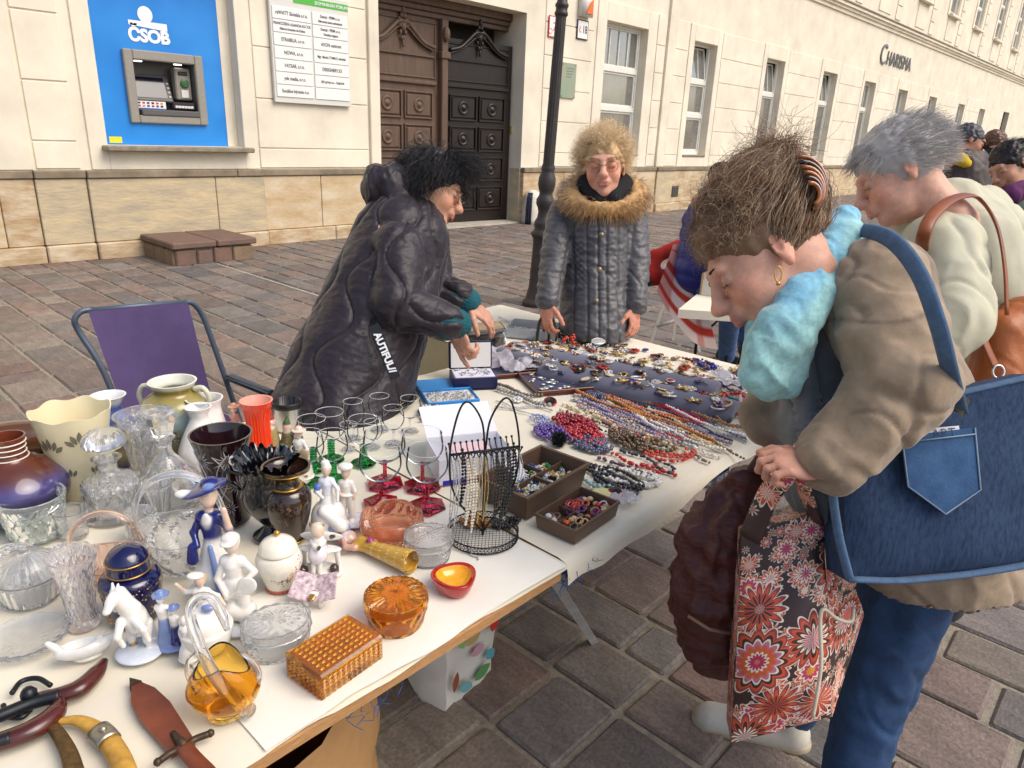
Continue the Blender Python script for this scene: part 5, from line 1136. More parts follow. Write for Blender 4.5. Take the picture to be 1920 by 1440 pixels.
horse = [ell((.0,.0,.5),(.13,.15,.2),roty(-.25)[:3,:3],WH), caps((-.02,-.02,.62),(-.1,-.1,.84),.12,.075,WH), ell((-.13,-.16,.84),(.062,.13,.065),rotx(.5)[:3,:3],WH), ell((-.14,-.26,.77),(.045,.05,.04),None,WH), caps((-.07,-.07,.9),(-.02,.03,.62),.06,.07,WH), caps((-.16,-.05,.88),(-.2,.02,.62),.045,.06,WH), caps((.06,-.1,.55),(.2,-.2,.5),.055,.04,WH), caps((.2,-.2,.5),(.24,-.2,.36),.038,.032,WH), caps((-.08,-.14,.55),(-.06,-.28,.44),.052,.04,WH), caps((-.06,-.28,.44),(-.02,-.26,.32),.036,.03,WH), caps((.08,.06,.38),(.1,.0,.2),.08,.045,WH), caps((.1,.0,.2),(.1,.04,.07),.04,.036,WH), caps((-.08,.06,.38),(-.08,.0,.2),.08,.045,WH), caps((-.08,.0,.2),(-.09,.04,.07),.04,.036,GLD), caps((.02,.16,.42),(.05,.24,.1),.04,.06,WH), caps((-.1,-.08,.93),(-.09,-.06,.99),.025,.012,WH), caps((-.15,-.07,.93),(-.16,-.05,.99),.025,.012,WH)]+[ell((0,0,.04),(.27,.25,.05),None,c_(214,222,232))]
fig('horse_figurine', 'white porcelain rearing horse figurine on round base', 'figurine', (264,1226), 1090, horse, .011, .022, FW)
cou = []
for dx, sc, bl in ((-.07,.95,LBL),(.09,.72,BLU)):
 for p in person_fig(.86, WH, bl, bl if dx < 0 else LBL, WH, True, 'brim', None, .11):
  if p[0] == 'c': cou.append(caps(p[1]*sc+np.array((dx,0,0)), p[2]*sc+np.array((dx,0,0)), p[3]*sc, p[4]*sc, p[5]))
  else: cou.append(ell(p[1]*sc+np.array((dx,0,0)), p[2]*sc, p[3], p[5]))
fig('couple_figurine', 'small blue and white porcelain couple figurine beside the horse', 'figurine', (323,1216), 1108, cou+base(.22,.04,LBL), .013, .018, FW)
dan = person_fig(.84, WH, WH, c_(206,176,130), SK, True, None, [((-.07,0,.68),(-.2,0,.66),(-.3,-.02,.78)),((.07,0,.68),(.2,0,.62),(.28,-.02,.5))], .3)+[ell((-.05,-.02,.92),(.1,.08,.03),None,WH), ell((.1,-.1,.5),(.08,.05,.05),None,LBL), caps((0,0,.33),(0,0,.15),.12,.33,WH)]+base(.3,.05,WH)
fig('dancer_figurine', 'white porcelain dancer figurine in wide gold edged skirt', 'figurine', (392,1222), 1100, dan, .013, .02, FW)
fig('child_figurine', 'tiny plain white porcelain child figurine behind the amber swan', 'figurine', (356,1243), 1160, person_fig(.84, WH, WH, WH, WH, True, None, None, .16)+base(.2,.04), .016, .02, FW)
# girl on the bench with a bird
gir = [ell((0,0,.80),(.1,.1,.11),None,SK), ell((0,.03,.85),(.115,.11,.105),None,c_(226,206,180)), caps((-.1,.02,.92),(.1,.02,.92),.02,.02,c_(150,110,90)), caps((0,.02,.64),(0,.02,.5),.1,.12,WH), caps((0,0,.46),(0,-.06,.4),.15,.16,c_(222,214,220)), caps((-.06,-.1,.4),(-.06,-.16,.14),.05,.04,WH), caps((.05,-.1,.4),(.05,-.16,.14),.05,.04,WH), caps((-.1,0,.62),(0,-.14,.56),.045,.035,WH), caps((.1,0,.62),(.02,-.14,.58),.045,.035,WH), ell((.06,-.18,.6),(.03,.06,.03),None,DK), caps((.22,.02,.7),(.27,-.02,.74),.04,.03,DK)]
gir += [ell((.0,.1,.42),(.36,.13,.03),None,WH), ell((.0,.2,.6),(.36,.03,.09),None,WH), caps((-.28,.1,.4),(-.3,.1,.1),.05,.05,WH), caps((.28,.1,.4),(.3,.1,.1),.05,.05,WH), ell((0,0,.05),(.4,.27,.06),None,WH), ell((-.26,-.1,.12),(.1,.1,.09),None,DK), ell((.26,-.05,.13),(.08,.09,.1),None,DK)]
fig('bench_girl_figurine', 'porcelain girl figurine sitting on a white bench', 'figurine', (600,1076), 978, gir, .014, .02, FW)
ld2 = person_fig(.86, c_(222,224,232), WH, c_(226,222,210), SK, True, None, [((-.07,0,.7),(-.14,-.06,.56),(-.04,-.12,.5),WH,LBL),((.07,0,.7),(.16,-.05,.6),(.17,-.12,.46),WH)], .24)+[ell((-.02,.04,.95),(.06,.06,.05),None,WH), caps((-.02,-.16,.3),(.22,-.2,.12),.08,.1,WH), caps((.1,-.22,.08),(.3,-.16,.07),.05,.05,LBL), ell((-.12,-.05,.62),(.05,.04,.05),None,c_(90,120,200))]+base(.28,.05,WH)
fig('blue_sash_figurine', 'porcelain lady figurine in white dress with blue sash and flounce', 'figurine', (618,1006), 888, ld2, .012, .02, FW)
boy = person_fig(.82, WH, c_(222,216,206), c_(228,214,190), SK, False, None, [((-.08,0,.66),(-.12,-.05,.54),(-.04,-.1,.5),SK,WH),((.08,0,.66),(.13,-.02,.54),(.12,-.04,.44),SK,WH)])+[ell((0,0,.48),(.12,.1,.03),None,WH), ell((0,.0,.92),(.11,.1,.06),None,WH), ell((.06,.02,.03),(.34,.24,.035),None,c_(214,218,230))]
fig('boy_figurine', 'porcelain boy figurine in white sailor suit on pale blue base', 'figurine', (652,980), 866, boy, .012, .018, FW)
fig('cream_hat_figurine', 'porcelain lady figurine with broad cream hat and lute', 'figurine', (566,908), 812, person_fig(.84, WH, WH, c_(226,206,186), SK, True, 'brim', [((.07,0,.68),(.16,-.06,.56),(.06,-.14,.5),SK)], .2)+[ell((.08,-.12,.46),(.1,.05,.16),roty(.5)[:3,:3],c_(196,170,140)), caps((-.1,-.16,.12),(.15,-.16,.1),.02,.02,c_(150,110,80))]+base(.24,.04), .013, .02, FW)
fig('pink_lady_figurine', 'small coloured figurine in pink dress and straw hat behind the purple vase', 'figurine', (446,850), 770, person_fig(.84, c_(196,140,130), c_(170,110,104), c_(206,150,120), SK, True, 'brim', [((.07,0,.68),(.15,-.05,.58),(.08,-.12,.5),SK)], .24)+base(.28,.05,c_(120,110,80)), .016, .02, FW)
gno = []
for dx, dy, sc, hc, bc in ((-.15,0,.95,c_(150,50,44),c_(168,150,96)),(.18,.05,.8,c_(70,96,60),c_(110,104,64)),(.42,0,.7,c_(176,104,50),c_(84,110,70)),(-.42,.1,.6,c_(60,110,150),c_(120,90,60))):
 for p in [ell((0,0,.74),(.12,.12,.12),None,SK), caps((0,0,.84),(.02,.03,1.0),.1,.03,hc), ell((0,-.03,.62),(.1,.09,.12),None,c_(214,206,190)), caps((0,0,.5),(0,0,.2),.15,.2,bc), ell((0,-.05,.08),(.2,.2,.08),None,DK)]:
  v = np.array((dx,dy,0)); gno.append(caps(p[1]*sc+v,p[2]*sc+v,p[3]*sc,p[4]*sc,p[5]) if p[0] == 'c' else ell(p[1]*sc+v,p[2]*sc,p[3],p[5]))
gno += [ell((0,0,.05),(.6,.3,.06),None,c_(90,100,60)), ell((.1,-.15,.15),(.14,.1,.12),None,c_(96,120,70)), ell((.5,-.1,.2),(.12,.1,.16),None,c_(96,120,70))]
fig('gnome_figurine', 'painted resin gnomes figurine beside the orange vase', 'figurine', (524,850), 768, gno, .022, .03, FW, mat('painted_resin', attr='Col', rough=0.6, var=0.35, vscale=120, bump=0.5, bscale=150))
# open china book on its stand
bk = [ell((-.5,0,.72),(.5,.06,.5),rotx(-.9)[:3,:3],WH)]
P = T(592,1130); H = hz(P, 1098); o = thing('book_figurine', 'tiny open china book on a white stand with gilt spine', 'figurine', tuple(P), FW)
for sgn in (-1,1): g = G(); g.bbox(0, 34/30*H, -.028, .028, 0, .004, .001); g.xf(trans(0,0,H*.75)@rotz(0)@roty(-sgn*.28)@trans(0 if sgn > 0 else -34/30*H,0,0)@rotx(.45)); g.obj('page', mat('book_page', c_(226,214,210), 0.2, col2=c_(150,110,130), var=0.3, vscale=110), o, smooth=False)
g = G(); g.bbox(-.006,.006,-.03,.03,H*.7,H*.82,.002); g.obj('spine', m_gold, o)
g = G(); t = np.linspace(0,PI,12); g.tube(np.stack([.014*np.cos(t), np.full(12,-.012), .002+.026*np.sin(t)],1), .006, 8); g.obj('stand', mat('china_white', WH, **glz), o)
# doll lying on its side
A = T(640,1018); Bp = T(775,1075); L = np.linalg.norm(Bp-A); YE = c_(196,150,50)
dp_ = [ell((.05,0,.09),(.075,.085,.085),None,c_(190,90,100)), ell((.13,0,.10),(.07,.075,.08),None,c_(206,160,140)), ell((.10,.0,.12),(.085,.09,.06),None,c_(220,214,210)), caps((.2,0,.1),(.27,0,.1),.035,.045,c_(206,160,140)), caps((.28,-.06,.1),(.28,.06,.1),.05,.05,YE), caps((.3,0,.1),(.42,0,.1),.085,.06,YE), caps((.42,0,.1),(.95,0,.13),.075,.125,YE), caps((.29,.1,.1),(.40,.13,.08),.035,.03,c_(206,160,140)), caps((.40,.13,.08),(.42,.02,.18),.03,.025,c_(206,160,140)), caps((.29,-.1,.1),(.2,-.14,.1),.035,.03,c_(206,160,140)), caps((.2,-.14,.1),(.1,-.08,.13),.03,.025,c_(206,160,140)), ell((.42,0,.19),(.04,.04,.03),None,c_(150,50,100)), ell((-.02,.06,.06),(.06,.05,.05),None,c_(70,110,170)), cut(caps((.93,0,.13),(1.2,0,.15),.105,.12,None))]
V, Fc, C, _ = nets(dp_, .013, .02, True, blend=.004); V[:,2] -= V[:,2].min(); sp = (V[:,0] > .45) & (np.hypot(np.mod(V[:,0]*9,1)-.5, np.mod(np.arctan2(V[:,1],V[:,2]-.1)*3,1)-.5) < .13); C[sp] = c_(226,206,150)
o = thing('doll_figurine', 'china lady figurine in yellow spotted dress lying on the cloth', 'figurine', tuple(A), math.atan2(*(Bp-A)[[1,0]])); g = G(); g.add(V*L, Fc.tolist(), C); g.obj('figure', m_glaze, o, col=True)
# white china slipper
slip = [ell((0,0,.5),(.95,.42,.36),None,WH), caps((.55,0,.55),(1.0,0,.72),.2,.12,WH), caps((-.7,0,.6),(-1.05,0,1.05),.2,.1,WH), ell((.1,0,.1),(.5,.3,.12),None,WH), cut(ell((-.1,0,.95),(.6,.28,.5),None,None)), caps((.5,.1,.75),(.75,.05,.95),.06,.05,WH)]
fig('china_slipper', 'white china pot shaped like a pitcher lying by the wooden pistol grip', 'ornament', (160,1236), 1195, slip, .04, .08, FW+.5)
# amber glass swan
P = T(425,1335); H = hz(P, 1080); s = depth(P)/F_PX
o = thing('amber_swan', 'amber glass swan bowl with clear looped neck and wings', 'glass swan', tuple(P), FW)
swp = spl([(26*s,0),(34*s,4*s),(30*s,12*s),(52*s,34*s),(60*s,62*s),(54*s,92*s),(44*s,112*s)],30); inn = swp[::-1].copy(); inn[:,0] -= 2.6*s; inn = inn[inn[:,1] > 16*s]
g = G(); g.lathe(np.vstack([[(0,0)],swp,inn,[(0,15*s)]]), 56, mod=lambda a,i,r,z: (r*(1+.10*np.cos(2*a)*(z>20*s)+.04*np.cos(3*a+1)*(z>60*s)), z+np.clip(z/(112*s)-.4,0,1)*26*s*np.cos(2*(a-1.9)))); g.obj('bowl', amber2, o)
nk = bez([(46*s,-10*s,16*s),(34*s,-30*s,60*s),(6*s,-40*s,120*s),(-22*s,-30*s,190*s),(-34*s,-20*s,238*s),(-22*s,-14*s,262*s),(2*s,-12*s,262*s),(18*s,-14*s,232*s),(26*s,-16*s,200*s)],44)
g = G(); g.tube(nk, np.interp(np.linspace(0,1,len(nk)),[0,.2,.7,.9,1],[15*s,11*s,8*s,8.5*s,5*s]), 14); g.obj('neck', clear, o)
for sgn in (-1,1):
 g = G(); pts = bez([(sgn*54*s,10*s,40*s),(sgn*66*s,6*s,80*s),(sgn*60*s,0,118*s),(sgn*40*s,-4*s,140*s)],12); g.tube(pts, np.linspace(12*s,4*s,len(pts)), 10, flat=.4); g.obj('wing', clear, o)
# knife in a brown leather sheath
m_lea = mat('brown_leather', c_(128,62,36), 0.5, col2=c_(92,40,26), var=0.3, vscale=14, bump=0.4, bscale=60, bdist=.002, coat=.15); m_brz = mat('dull_bronze', c_(84,70,56), 0.5, 0.7, var=0.3, vscale=40)
A, Bp = T(248,1282), T(345,1412); L = np.linalg.norm(Bp-A); o = thing('sheathed_knife', 'dagger with cross guard in a reddish brown leather sheath', 'knife', tuple(A), math.atan2(*(Bp-A)[[1,0]]))
g = G(); w = .0225; g.prism([(0,0),(.016,-.006),(.05,-w*.85),(.09,-w),(L,-w*.75),(L,w*.75),(.09,w),(.045,w*.8),(.014,.006)],.002,.011); g.obj('sheath', m_lea, o, smooth=False)
g = G(); g.prism([(-.002,-.002),(.018,-.009),(.018,.009)],.001,.0125); g.obj('tip_cap', m_brz, o, smooth=False)
g = G(); g.tube(bez([(L+.004,-.034,.014),(L,-.016,.013),(L+.004,0,.014),(L,.016,.013),(L+.006,.036,.014)],16), [.004]*2+[.0055]*13+[.004]*2 if False else .005, 8); g.ball((L+.006,.037,.014),.006); g.ball((L+.004,-.036,.014),.006); g.tube([(L-.034,0,.0125),(L+.006,0,.016)],[.004,.008],8); g.obj('cross_guard', m_brz, o)
g = G(); g.tube(bez([(L,0,.012),(L+.035,0,.015),(L+.08,.004,.014),(L+.12,.0,.014)],14), [.011]*3+[.012]*6+[.013]*6 if False else .012, 12, flat=.7); g.obj('grip', m_lea, o)
# curved dagger and its brass sheath
m_bone = mat('carved_bone', c_(206,160,66), 0.4, col2=c_(150,104,40), var=0.3, vscale=30, bump=.3, bscale=60); m_brass = mat('old_brass', c_(120,96,62), 0.45, 0.8, var=0.4, vscale=60, bump=.5, bscale=140, bdist=.002)
def pxpath(pts, z=ZT+.012): return bez([T(*p, z) for p in pts], 30)
o = thing('curved_dagger', 'curved dagger hilt of yellow carved bone with steel bands', 'knife', tuple(T(190,1395))); Q = pxpath([(108,1352),(150,1352),(190,1375),(218,1410),(236,1450),(246,1490)])-T(190,1395)
n = len(Q); cut_ = int(n*.42); g = G(); g.tube(Q[:cut_+1], np.interp(np.arange(cut_+1),[0,cut_],[.005,.0135]), 12, flat=.75); g.obj('pommel', m_bone, o)
g = G(); g.tube(Q[cut_-2:cut_+3], .0165, 14, flat=.75); g.ball(Q[cut_]+np.array((0,0,.012)), .006); g.obj('band', mat('tin_band', c_(170,160,140), .35, .8, var=.2, vscale=60), o)
g = G(); g.tube(Q[cut_+2:], .0145, 12, flat=.75); g.obj('grip', m_bone, o)
o = thing('dagger_sheath', 'curved dark brass dagger sheath with red stone at its tip', 'sheath', tuple(T(120,1395))); Q = pxpath([(92,1352),(112,1380),(130,1415),(142,1460),(150,1500)])-T(120,1395)
g = G(); g.tube(Q, np.interp(np.arange(len(Q)),[0,len(Q)],[.008,.014]), 12, flat=.6); g.obj('sheath', m_brass, o)
g = G(); g.ball(Q[0]+np.array((0,0,.004)), .0075, 10, 6); g.obj('red_stone', mat('red_stone_gem', c_(150,16,22), .1, coat=.8), o)
# two old pistols: only the wooden butts and locks lie inside the picture
m_wood = mat('polished_wood', c_(84,30,20), 0.25, col2=c_(56,18,14), var=0.3, vscale=8, stretch=(3,3,1), coat=.5); m_gun = mat('gun_iron', c_(52,54,58), 0.4, 0.8, var=0.2, vscale=50)
for (lab, pts, rr, steel, guard) in (('antique pistol with reddish wooden butt pointing at the china slipper', [(196,1238),(180,1262),(150,1290),(112,1303),(70,1312)], [.006,.0135,.0155,.013,.012], [(112,1304),(60,1318),(0,1342),(-80,1370)], [(95,1285),(70,1272),(40,1278),(22,1300)]),
                                     ('antique pistol with dark curved wooden butt beside the brass sheath', [(112,1308),(104,1336),(66,1366),(16,1386),(-50,1405)], [.007,.015,.0165,.015,.014], [(20,1384),(-60,1410),(-140,1436)], [(58,1330),(40,1345),(12,1342),(6,1322)])):
 o = thing('antique_pistol', lab, 'pistol', tuple(T(*pts[2]))); O = T(*pts[2]); Q = pxpath(pts, ZT+.016)-O
 g = G(); g.tube(Q, np.interp(np.linspace(0,1,len(Q)), np.linspace(0,1,len(rr)), rr), 14, flat=.85); g.obj('butt', m_wood, o)
 Q2 = pxpath(steel, ZT+.02)-O; g = G(); g.tube(Q2, .010, 10); g.ball(Q2[len(Q2)//3]+np.array((0,.01,.01)), .012, 8, 5); g.obj('barrel', m_gun, o)
 Q3 = pxpath(guard, ZT+.008)-O; g = G(); g.tube(Q3, .004, 8); g.obj('trigger_guard', m_gun, o)
# ================================================================== JEWELLERY END OF THE STALL
# black openwork plate with a picture plate
P = T(705,757); s = depth(P)/F_PX; o = thing('openwork_plate', 'black openwork plate with gilt ring and painted centre before the seller', 'plate', tuple(P))
g = G(); g.lathe([(0,.004),(50*s,.004),(52*s,.008),(50*s,.010),(0,.010)], 40); g.obj('centre', mat('plate_navy', c_(24,26,56), .15, coat=.7), o)
g = G(); g.lathe([(50*s,.009),(56*s,.016),(57*s,.018),(50*s,.013)], 40); g.obj('gilt_ring', mat('plate_gilt', c_(220,200,130), .3, .3), o)
g = G()
for k in range(44): a = 2*PI*k/44; t = np.linspace(0,2*PI,10,endpoint=False); R = 66*s; g.tube(np.stack([(R+7*s*np.cos(t))*math.cos(a)-3.6*s*np.sin(t)*math.sin(a),(R+7*s*np.cos(t))*math.sin(a)+3.6*s*np.sin(t)*math.cos(a), .016+.008*(np.cos(t)+1)/2*1.2],1), 1.5*s, 5, closed=True)
for rp in (58,75): t = np.linspace(0,2*PI,60,endpoint=False); g.tube(np.stack([rp*s*np.cos(t), rp*s*np.sin(t), np.full(60,.012+.012*(rp>60))],1), 1.6*s, 5, closed=True)
g.obj('openwork_rim', mat('plate_black', c_(20,16,20), .12, coat=.6), o)
g = G()
for k in range(40): a, q = random.uniform(0,2*PI), random.uniform(0,34)*s; g.ball((q*math.cos(a), q*math.sin(a), .010), random.uniform(2,5)*s, 5, 3, c_(*random.choice(((180,50,70),(220,200,180),(60,80,160),(200,140,90)))), sc=(1,1,.25))
g.obj('painted_scene', attr_mat('plate_paint', rough=.2), o, col=True)
# flat blue case with silver filigree
A, Bq, Cq, Dq = T(758,742), T(832,768), T(914,742), T(840,722)
def quadbox(name, label, cat, A, B, D, h, m, nm='base', wall=.006, inner=None, mi=None):
 """tray with raised rim: A left, B front, D back-left direction"""
 ex, ey = unit(B-A), None; lx = np.linalg.norm(B-A); ey = np.array((-ex[1],ex[0],0)); ly = abs((D-A)@ey)
 o = thing(name, label, cat, tuple(A+ex*lx/2+ey*ly/2), math.atan2(ex[1],ex[0])); g = G(); X, Y = lx/2, ly/2
 g.box(-X,X,-Y,Y,0,.004)
 for a in ((-X,X,-Y,-Y+wall),(-X,X,Y-wall,Y),(-X,-X+wall,-Y+wall,Y-wall),(X-wall,X,-Y+wall,Y-wall)): g.bbox(*a,.0045,h,.002)
 g.obj(nm, m, o, smooth=False)
 if inner: g = G(); g.box(-X+wall,X-wall,-Y+wall,Y-wall,.0045,inner); g.obj('lining', mi, o, smooth=False)
 return o, X, Y
m_cy = mat('bright_blue_card', c_(18,130,205), .45, var=.05, vscale=10)
def frame_tray(name, label, cat, c, rot, X, Y, h, m, inner=None, mi=None, wall=.006):
 o = thing(name, label, cat, tuple(c), rot); g = G(); g.box(-X,X,-Y,Y,0,.004)
 for a in ((-X,X,-Y,-Y+wall),(-X,X,Y-wall,Y),(-X,-X+wall,-Y+wall,Y-wall),(X-wall,X,-Y+wall,Y-wall)): g.bbox(*a,.0045,h,.002)
 g.obj('tray', m, o, smooth=False)
 if inner: g = G(); g.box(-X+wall,X-wall,-Y+wall,Y-wall,.0045,inner); g.obj('lining', mi, o, smooth=False)
 return o
m_vel_w = mat('white_lining', c_(222,220,216), .8); m_silver = mat('silver', (.72,.72,.72), .3, .9, var=.25, vscale=90); m_goldj = mat('gold_jewel', c_(206,166,92), .3, .95, var=.2, vscale=90)
def filigree(o, X, Y, z, n, m, name='silver_jewellery', r=.0011, spread=1.0, cols=None):
 g = G()
 for k in range(n):
  cx, cy = random.uniform(-X,X)*spread, random.uniform(-Y,Y)*spread; t = np.linspace(0, random.uniform(2,6), 10); q = random.uniform(.003,.011)
  g.tube(np.stack([cx+q*np.cos(t)*(1-t/9), cy+q*np.sin(t*1.3), z+.002*np.sin(t*2)+.002],1), r, 4, col=random.choice(cols) if cols else None)
  if k % 3 == 0: g.ball((cx,cy,z+.003), .003, 6, 4, random.choice(cols) if cols else None)
 ob = g.obj(name, m, o, col=cols is not None); ob['kind'] = 'stuff'; return ob
c0 = (T(790,742)+T(905,742))/2
o = frame_tray('blue_case', 'flat bright blue case opened to show silver filigree', 'case', T(843,748), math.radians(-28), .088, .062, .016, m_cy, .008, m_vel_w)
filigree(o, .075, .05, .008, 130, m_silver)
g = G(); g.bbox(-.088, .088, .064, .18, .001, .012, .003); g.obj('lid', m_cy, o, smooth=False)
# navy box with open lid
o = thing('jewel_box', 'navy jewellery box standing open with white lining', 'box', tuple(T(887,722)), math.radians(-33)); m_navy = mat('navy_leatherette', c_(24,30,72), .4, bump=.2, bscale=200)
X, Y, h = .078, .05, .045; g = G(); g.box(-X,X,-Y,Y,0,.003)
for a in ((-X,X,-Y,-Y+.005),(-X,X,Y-.005,Y),(-X,-X+.005,-Y+.005,Y-.005),(X-.005,X,-Y+.005,Y-.005)): g.bbox(*a,.0035,h,.002)
g.obj('case', m_navy, o, smooth=False)
g = G(); g.box(-X+.005,X-.005,-Y+.005,Y-.005,.004,h-.006)
for k in range(5): g.tube([(-X+.008+k*.0, -Y+.014+k*.018, h-.004),(X-.008, -Y+.014+k*.018, h-.004)], .007, 8)
g.obj('lining', mat('lilac_lining', c_(214,212,226), .8), o, smooth=False)
filigree(o, .06, .035, h+.002, 40, m_silver)
ld = empty('lid', (-X+.0, 0, h)); ld.parent = o; ld.location = (0, Y, h); ld.rotation_euler = (math.radians(-8),0,0)
g = G(); g.bbox(-X,X,-.0,.02,0,.10,.003); g.obj('lid_shell', m_navy, ld, smooth=False); g = G(); g.box(-X+.006,X-.006,-.004,-.001,.006,.094); g.obj('lid_lining', m_vel_w, ld, smooth=False)
# picture tin handled by the seller
o = thing('picture_tin', 'metal picture tin with printed lid lifted under the seller hand', 'tin', tuple(T(905,652)), math.radians(-33)); m_tin = mat('tin_plate', (.55,.55,.54), .25, .9, var=.3, vscale=14)
g = G(); g.bbox(-.085,.085,-.065,.065,0,.075,.012); g.obj('tin_body', m_tin, o)
g = G(); g.bbox(-.089,.089,-.069,.069,0,.014,.006); g.xf(trans(0,0,.078)@roty(-.06)); g.obj('tin_lid', m_tin, o)
g = G(); g.box(-.078,.078,-.058,.058,.0142,.0155); g.xf(trans(0,0,.078)@roty(-.06)); g.obj('lid_picture', mat('lid_picture', c_(150,140,96), .35, col2=c_(126,76,58), var=.3, vscale=26, detail=3, coat=.4), o, smooth=False)
g = G();
for a, b_, hh in ((-.03,-.01,.03),(-.02,.03,.018),(.02,.035,.035)): g.box(a,b_,-.067,-.0655,.012,.012+hh)
g.obj('tin_print', mat('tin_print', c_(50,50,54), .5), o, smooth=False)
# navy velvet tray with silver brooches, and a second one behind
m_vel = mat('navy_velvet', c_(24,22,74), .9, sheen=.5, bump=.15, bscale=200); m_mah = mat('mahogany', c_(92,40,28), .35, var=.2, vscale=20, stretch=(1,6,1), coat=.3)
c1 = T(1060,716); o = frame_tray('velvet_tray', 'mahogany tray lined with navy velvet full of silver brooches', 'tray', c1, math.radians(-27), .155, .12, .018, m_mah, .008, m_vel, .007)
filigree(o, .14, .105, .010, 46, m_silver, r=.0018)
g = G()
for k in range(46):
 a = random.uniform(0,PI); cx, cy = random.uniform(-.13,.13), random.uniform(-.1,.1); g.ball((cx,cy,.012), random.uniform(.006,.012), 7, 4, c_(*random.choice(((216,216,214),(200,204,206),(226,222,212),(180,190,200),(206,190,150)))), sc=(1.2,.7,.4))
t = np.linspace(0,14,90); g.tube(np.stack([.045*np.cos(t)*(.6+.4*np.sin(t*.37))+.03,.025*np.sin(t)*(.6+.4*np.cos(t*.29))+.05,.014+.004*np.sin(t*3)],1), .0035, 5, c_(232,230,226)); ob = g.obj('brooches', attr_mat('brooch_metal', rough=.25, metal=.5), o, col=True); ob['kind'] = 'stuff'
o = frame_tray('velvet_tray', 'mahogany tray of navy velvet under clear plastic bags', 'tray', T(960,690)+np.array((0,0,.0)), math.radians(-27), .12, .11, .016, m_mah, .008, m_vel, .007)
# crumpled clear bags with jewellery
m_poly = mat('polythene', c_(226,222,232), .12, trans=.55, ior=1.2, var=.1, vscale=20, coat=.4)
for (px, py, w, sd) in ((950,680,.13,1),(985,692,.11,2),(920,672,.10,3)):
 P = T(px,py)+np.array((0,0,.018)); u = np.linspace(-w,w,36); U, Vv = np.meshgrid(u,u*.8,indexing='ij'); Pn = np.stack([U,Vv,np.zeros_like(U)],-1).reshape(-1,3)+sd
 z = (np.abs(fbm(Pn,16,4))*.028+.01*np.exp(-(U**2+Vv**2).ravel()/(w*.6)**2)).reshape(U.shape); e = 1+.18*fbm(Pn,11,2).reshape(U.shape); g = G(); g.grid(np.stack([U*e,Vv*e,z],-1))
 o = thing('plastic_bag', ('crumpled clear plastic bag of jewellery over the velvet tray','clear plastic bag lying on the front edge of the velvet tray','thin clear plastic bag behind the navy jewel box')[sd-1], 'bag', tuple(P), -.5); g.obj('film', m_poly, o); filigree(o, w*.6, w*.4, .0, 18, m_silver)
# grey padded display rolls with brooches
m_pad = mat('grey_velvet', c_(104,104,120), .85, sheen=.35, var=.08, vscale=20, bump=.15, bscale=120)
def roll(label, A, B, wid, h=.05):
 A, B = np.array(A), np.array(B); ex = unit(B-A); L = np.linalg.norm(B-A); o = thing('display_cushion', label, 'cushion', tuple((A+B)/2), math.atan2(ex[1],ex[0]), None); n = 26; a = np.linspace(0,PI,n)
 prof = [(wid*np.cos(t), h*np.sin(t)**.8) for t in a]; xs_ = np.concatenate([[-L/2,-L/2+.006],np.linspace(-L/2+.02,L/2-.02,16),[L/2-.006,L/2]]); sc = np.concatenate([[.86,.96],np.ones(16),[.96,.86]])
 Pn = np.array([[(x, y*s_, z*s_) for (y,z) in prof] for x, s_ in zip(xs_, sc)]); Pn[...,2] += .002*fbm(Pn.reshape(-1,3),20,2).reshape(Pn.shape[:2]); g = G(); g.grid(Pn[:, ::-1]);
 for i in (0,-1): g.add(Pn[i], [tuple(range(n))])
 g.obj('pad', m_pad, o); return o, ex, L
rolls = [('grey velvet display cushion nearest the bead necklaces, covered in brooches', T(1020,700), T(1395,800)+np.array((.06,.06,0)), .07),
         ('grey velvet display cushion behind the first, covered in brooches', T(955,662), T(1345,742), .07),
         ('short grey velvet display cushion beside the velvet tray', T(935,672)+np.array((0,.0,0)), T(1060,706), .04)]
GR = [('brooch','gold'),('brooch','silver'),('brooch','pearl'),('brooch','black')]
jcol = [(206,170,96),(214,190,130),(196,196,196),(226,222,212),(120,84,60),(60,66,140),(180,60,40),(230,226,220),(150,120,90),(40,36,40),(196,150,120),(90,120,140)]
jname = {0:'gold',1:'pale gold',2:'silver',3:'pearl white',4:'brown',5:'cobalt blue',6:'red',7:'white enamel',8:'bronze',9:'black',10:'copper',11:'blue grey'}
m_jew = attr_mat('jewel', rough=.25, metal=.35, var=.2, vscale=200)
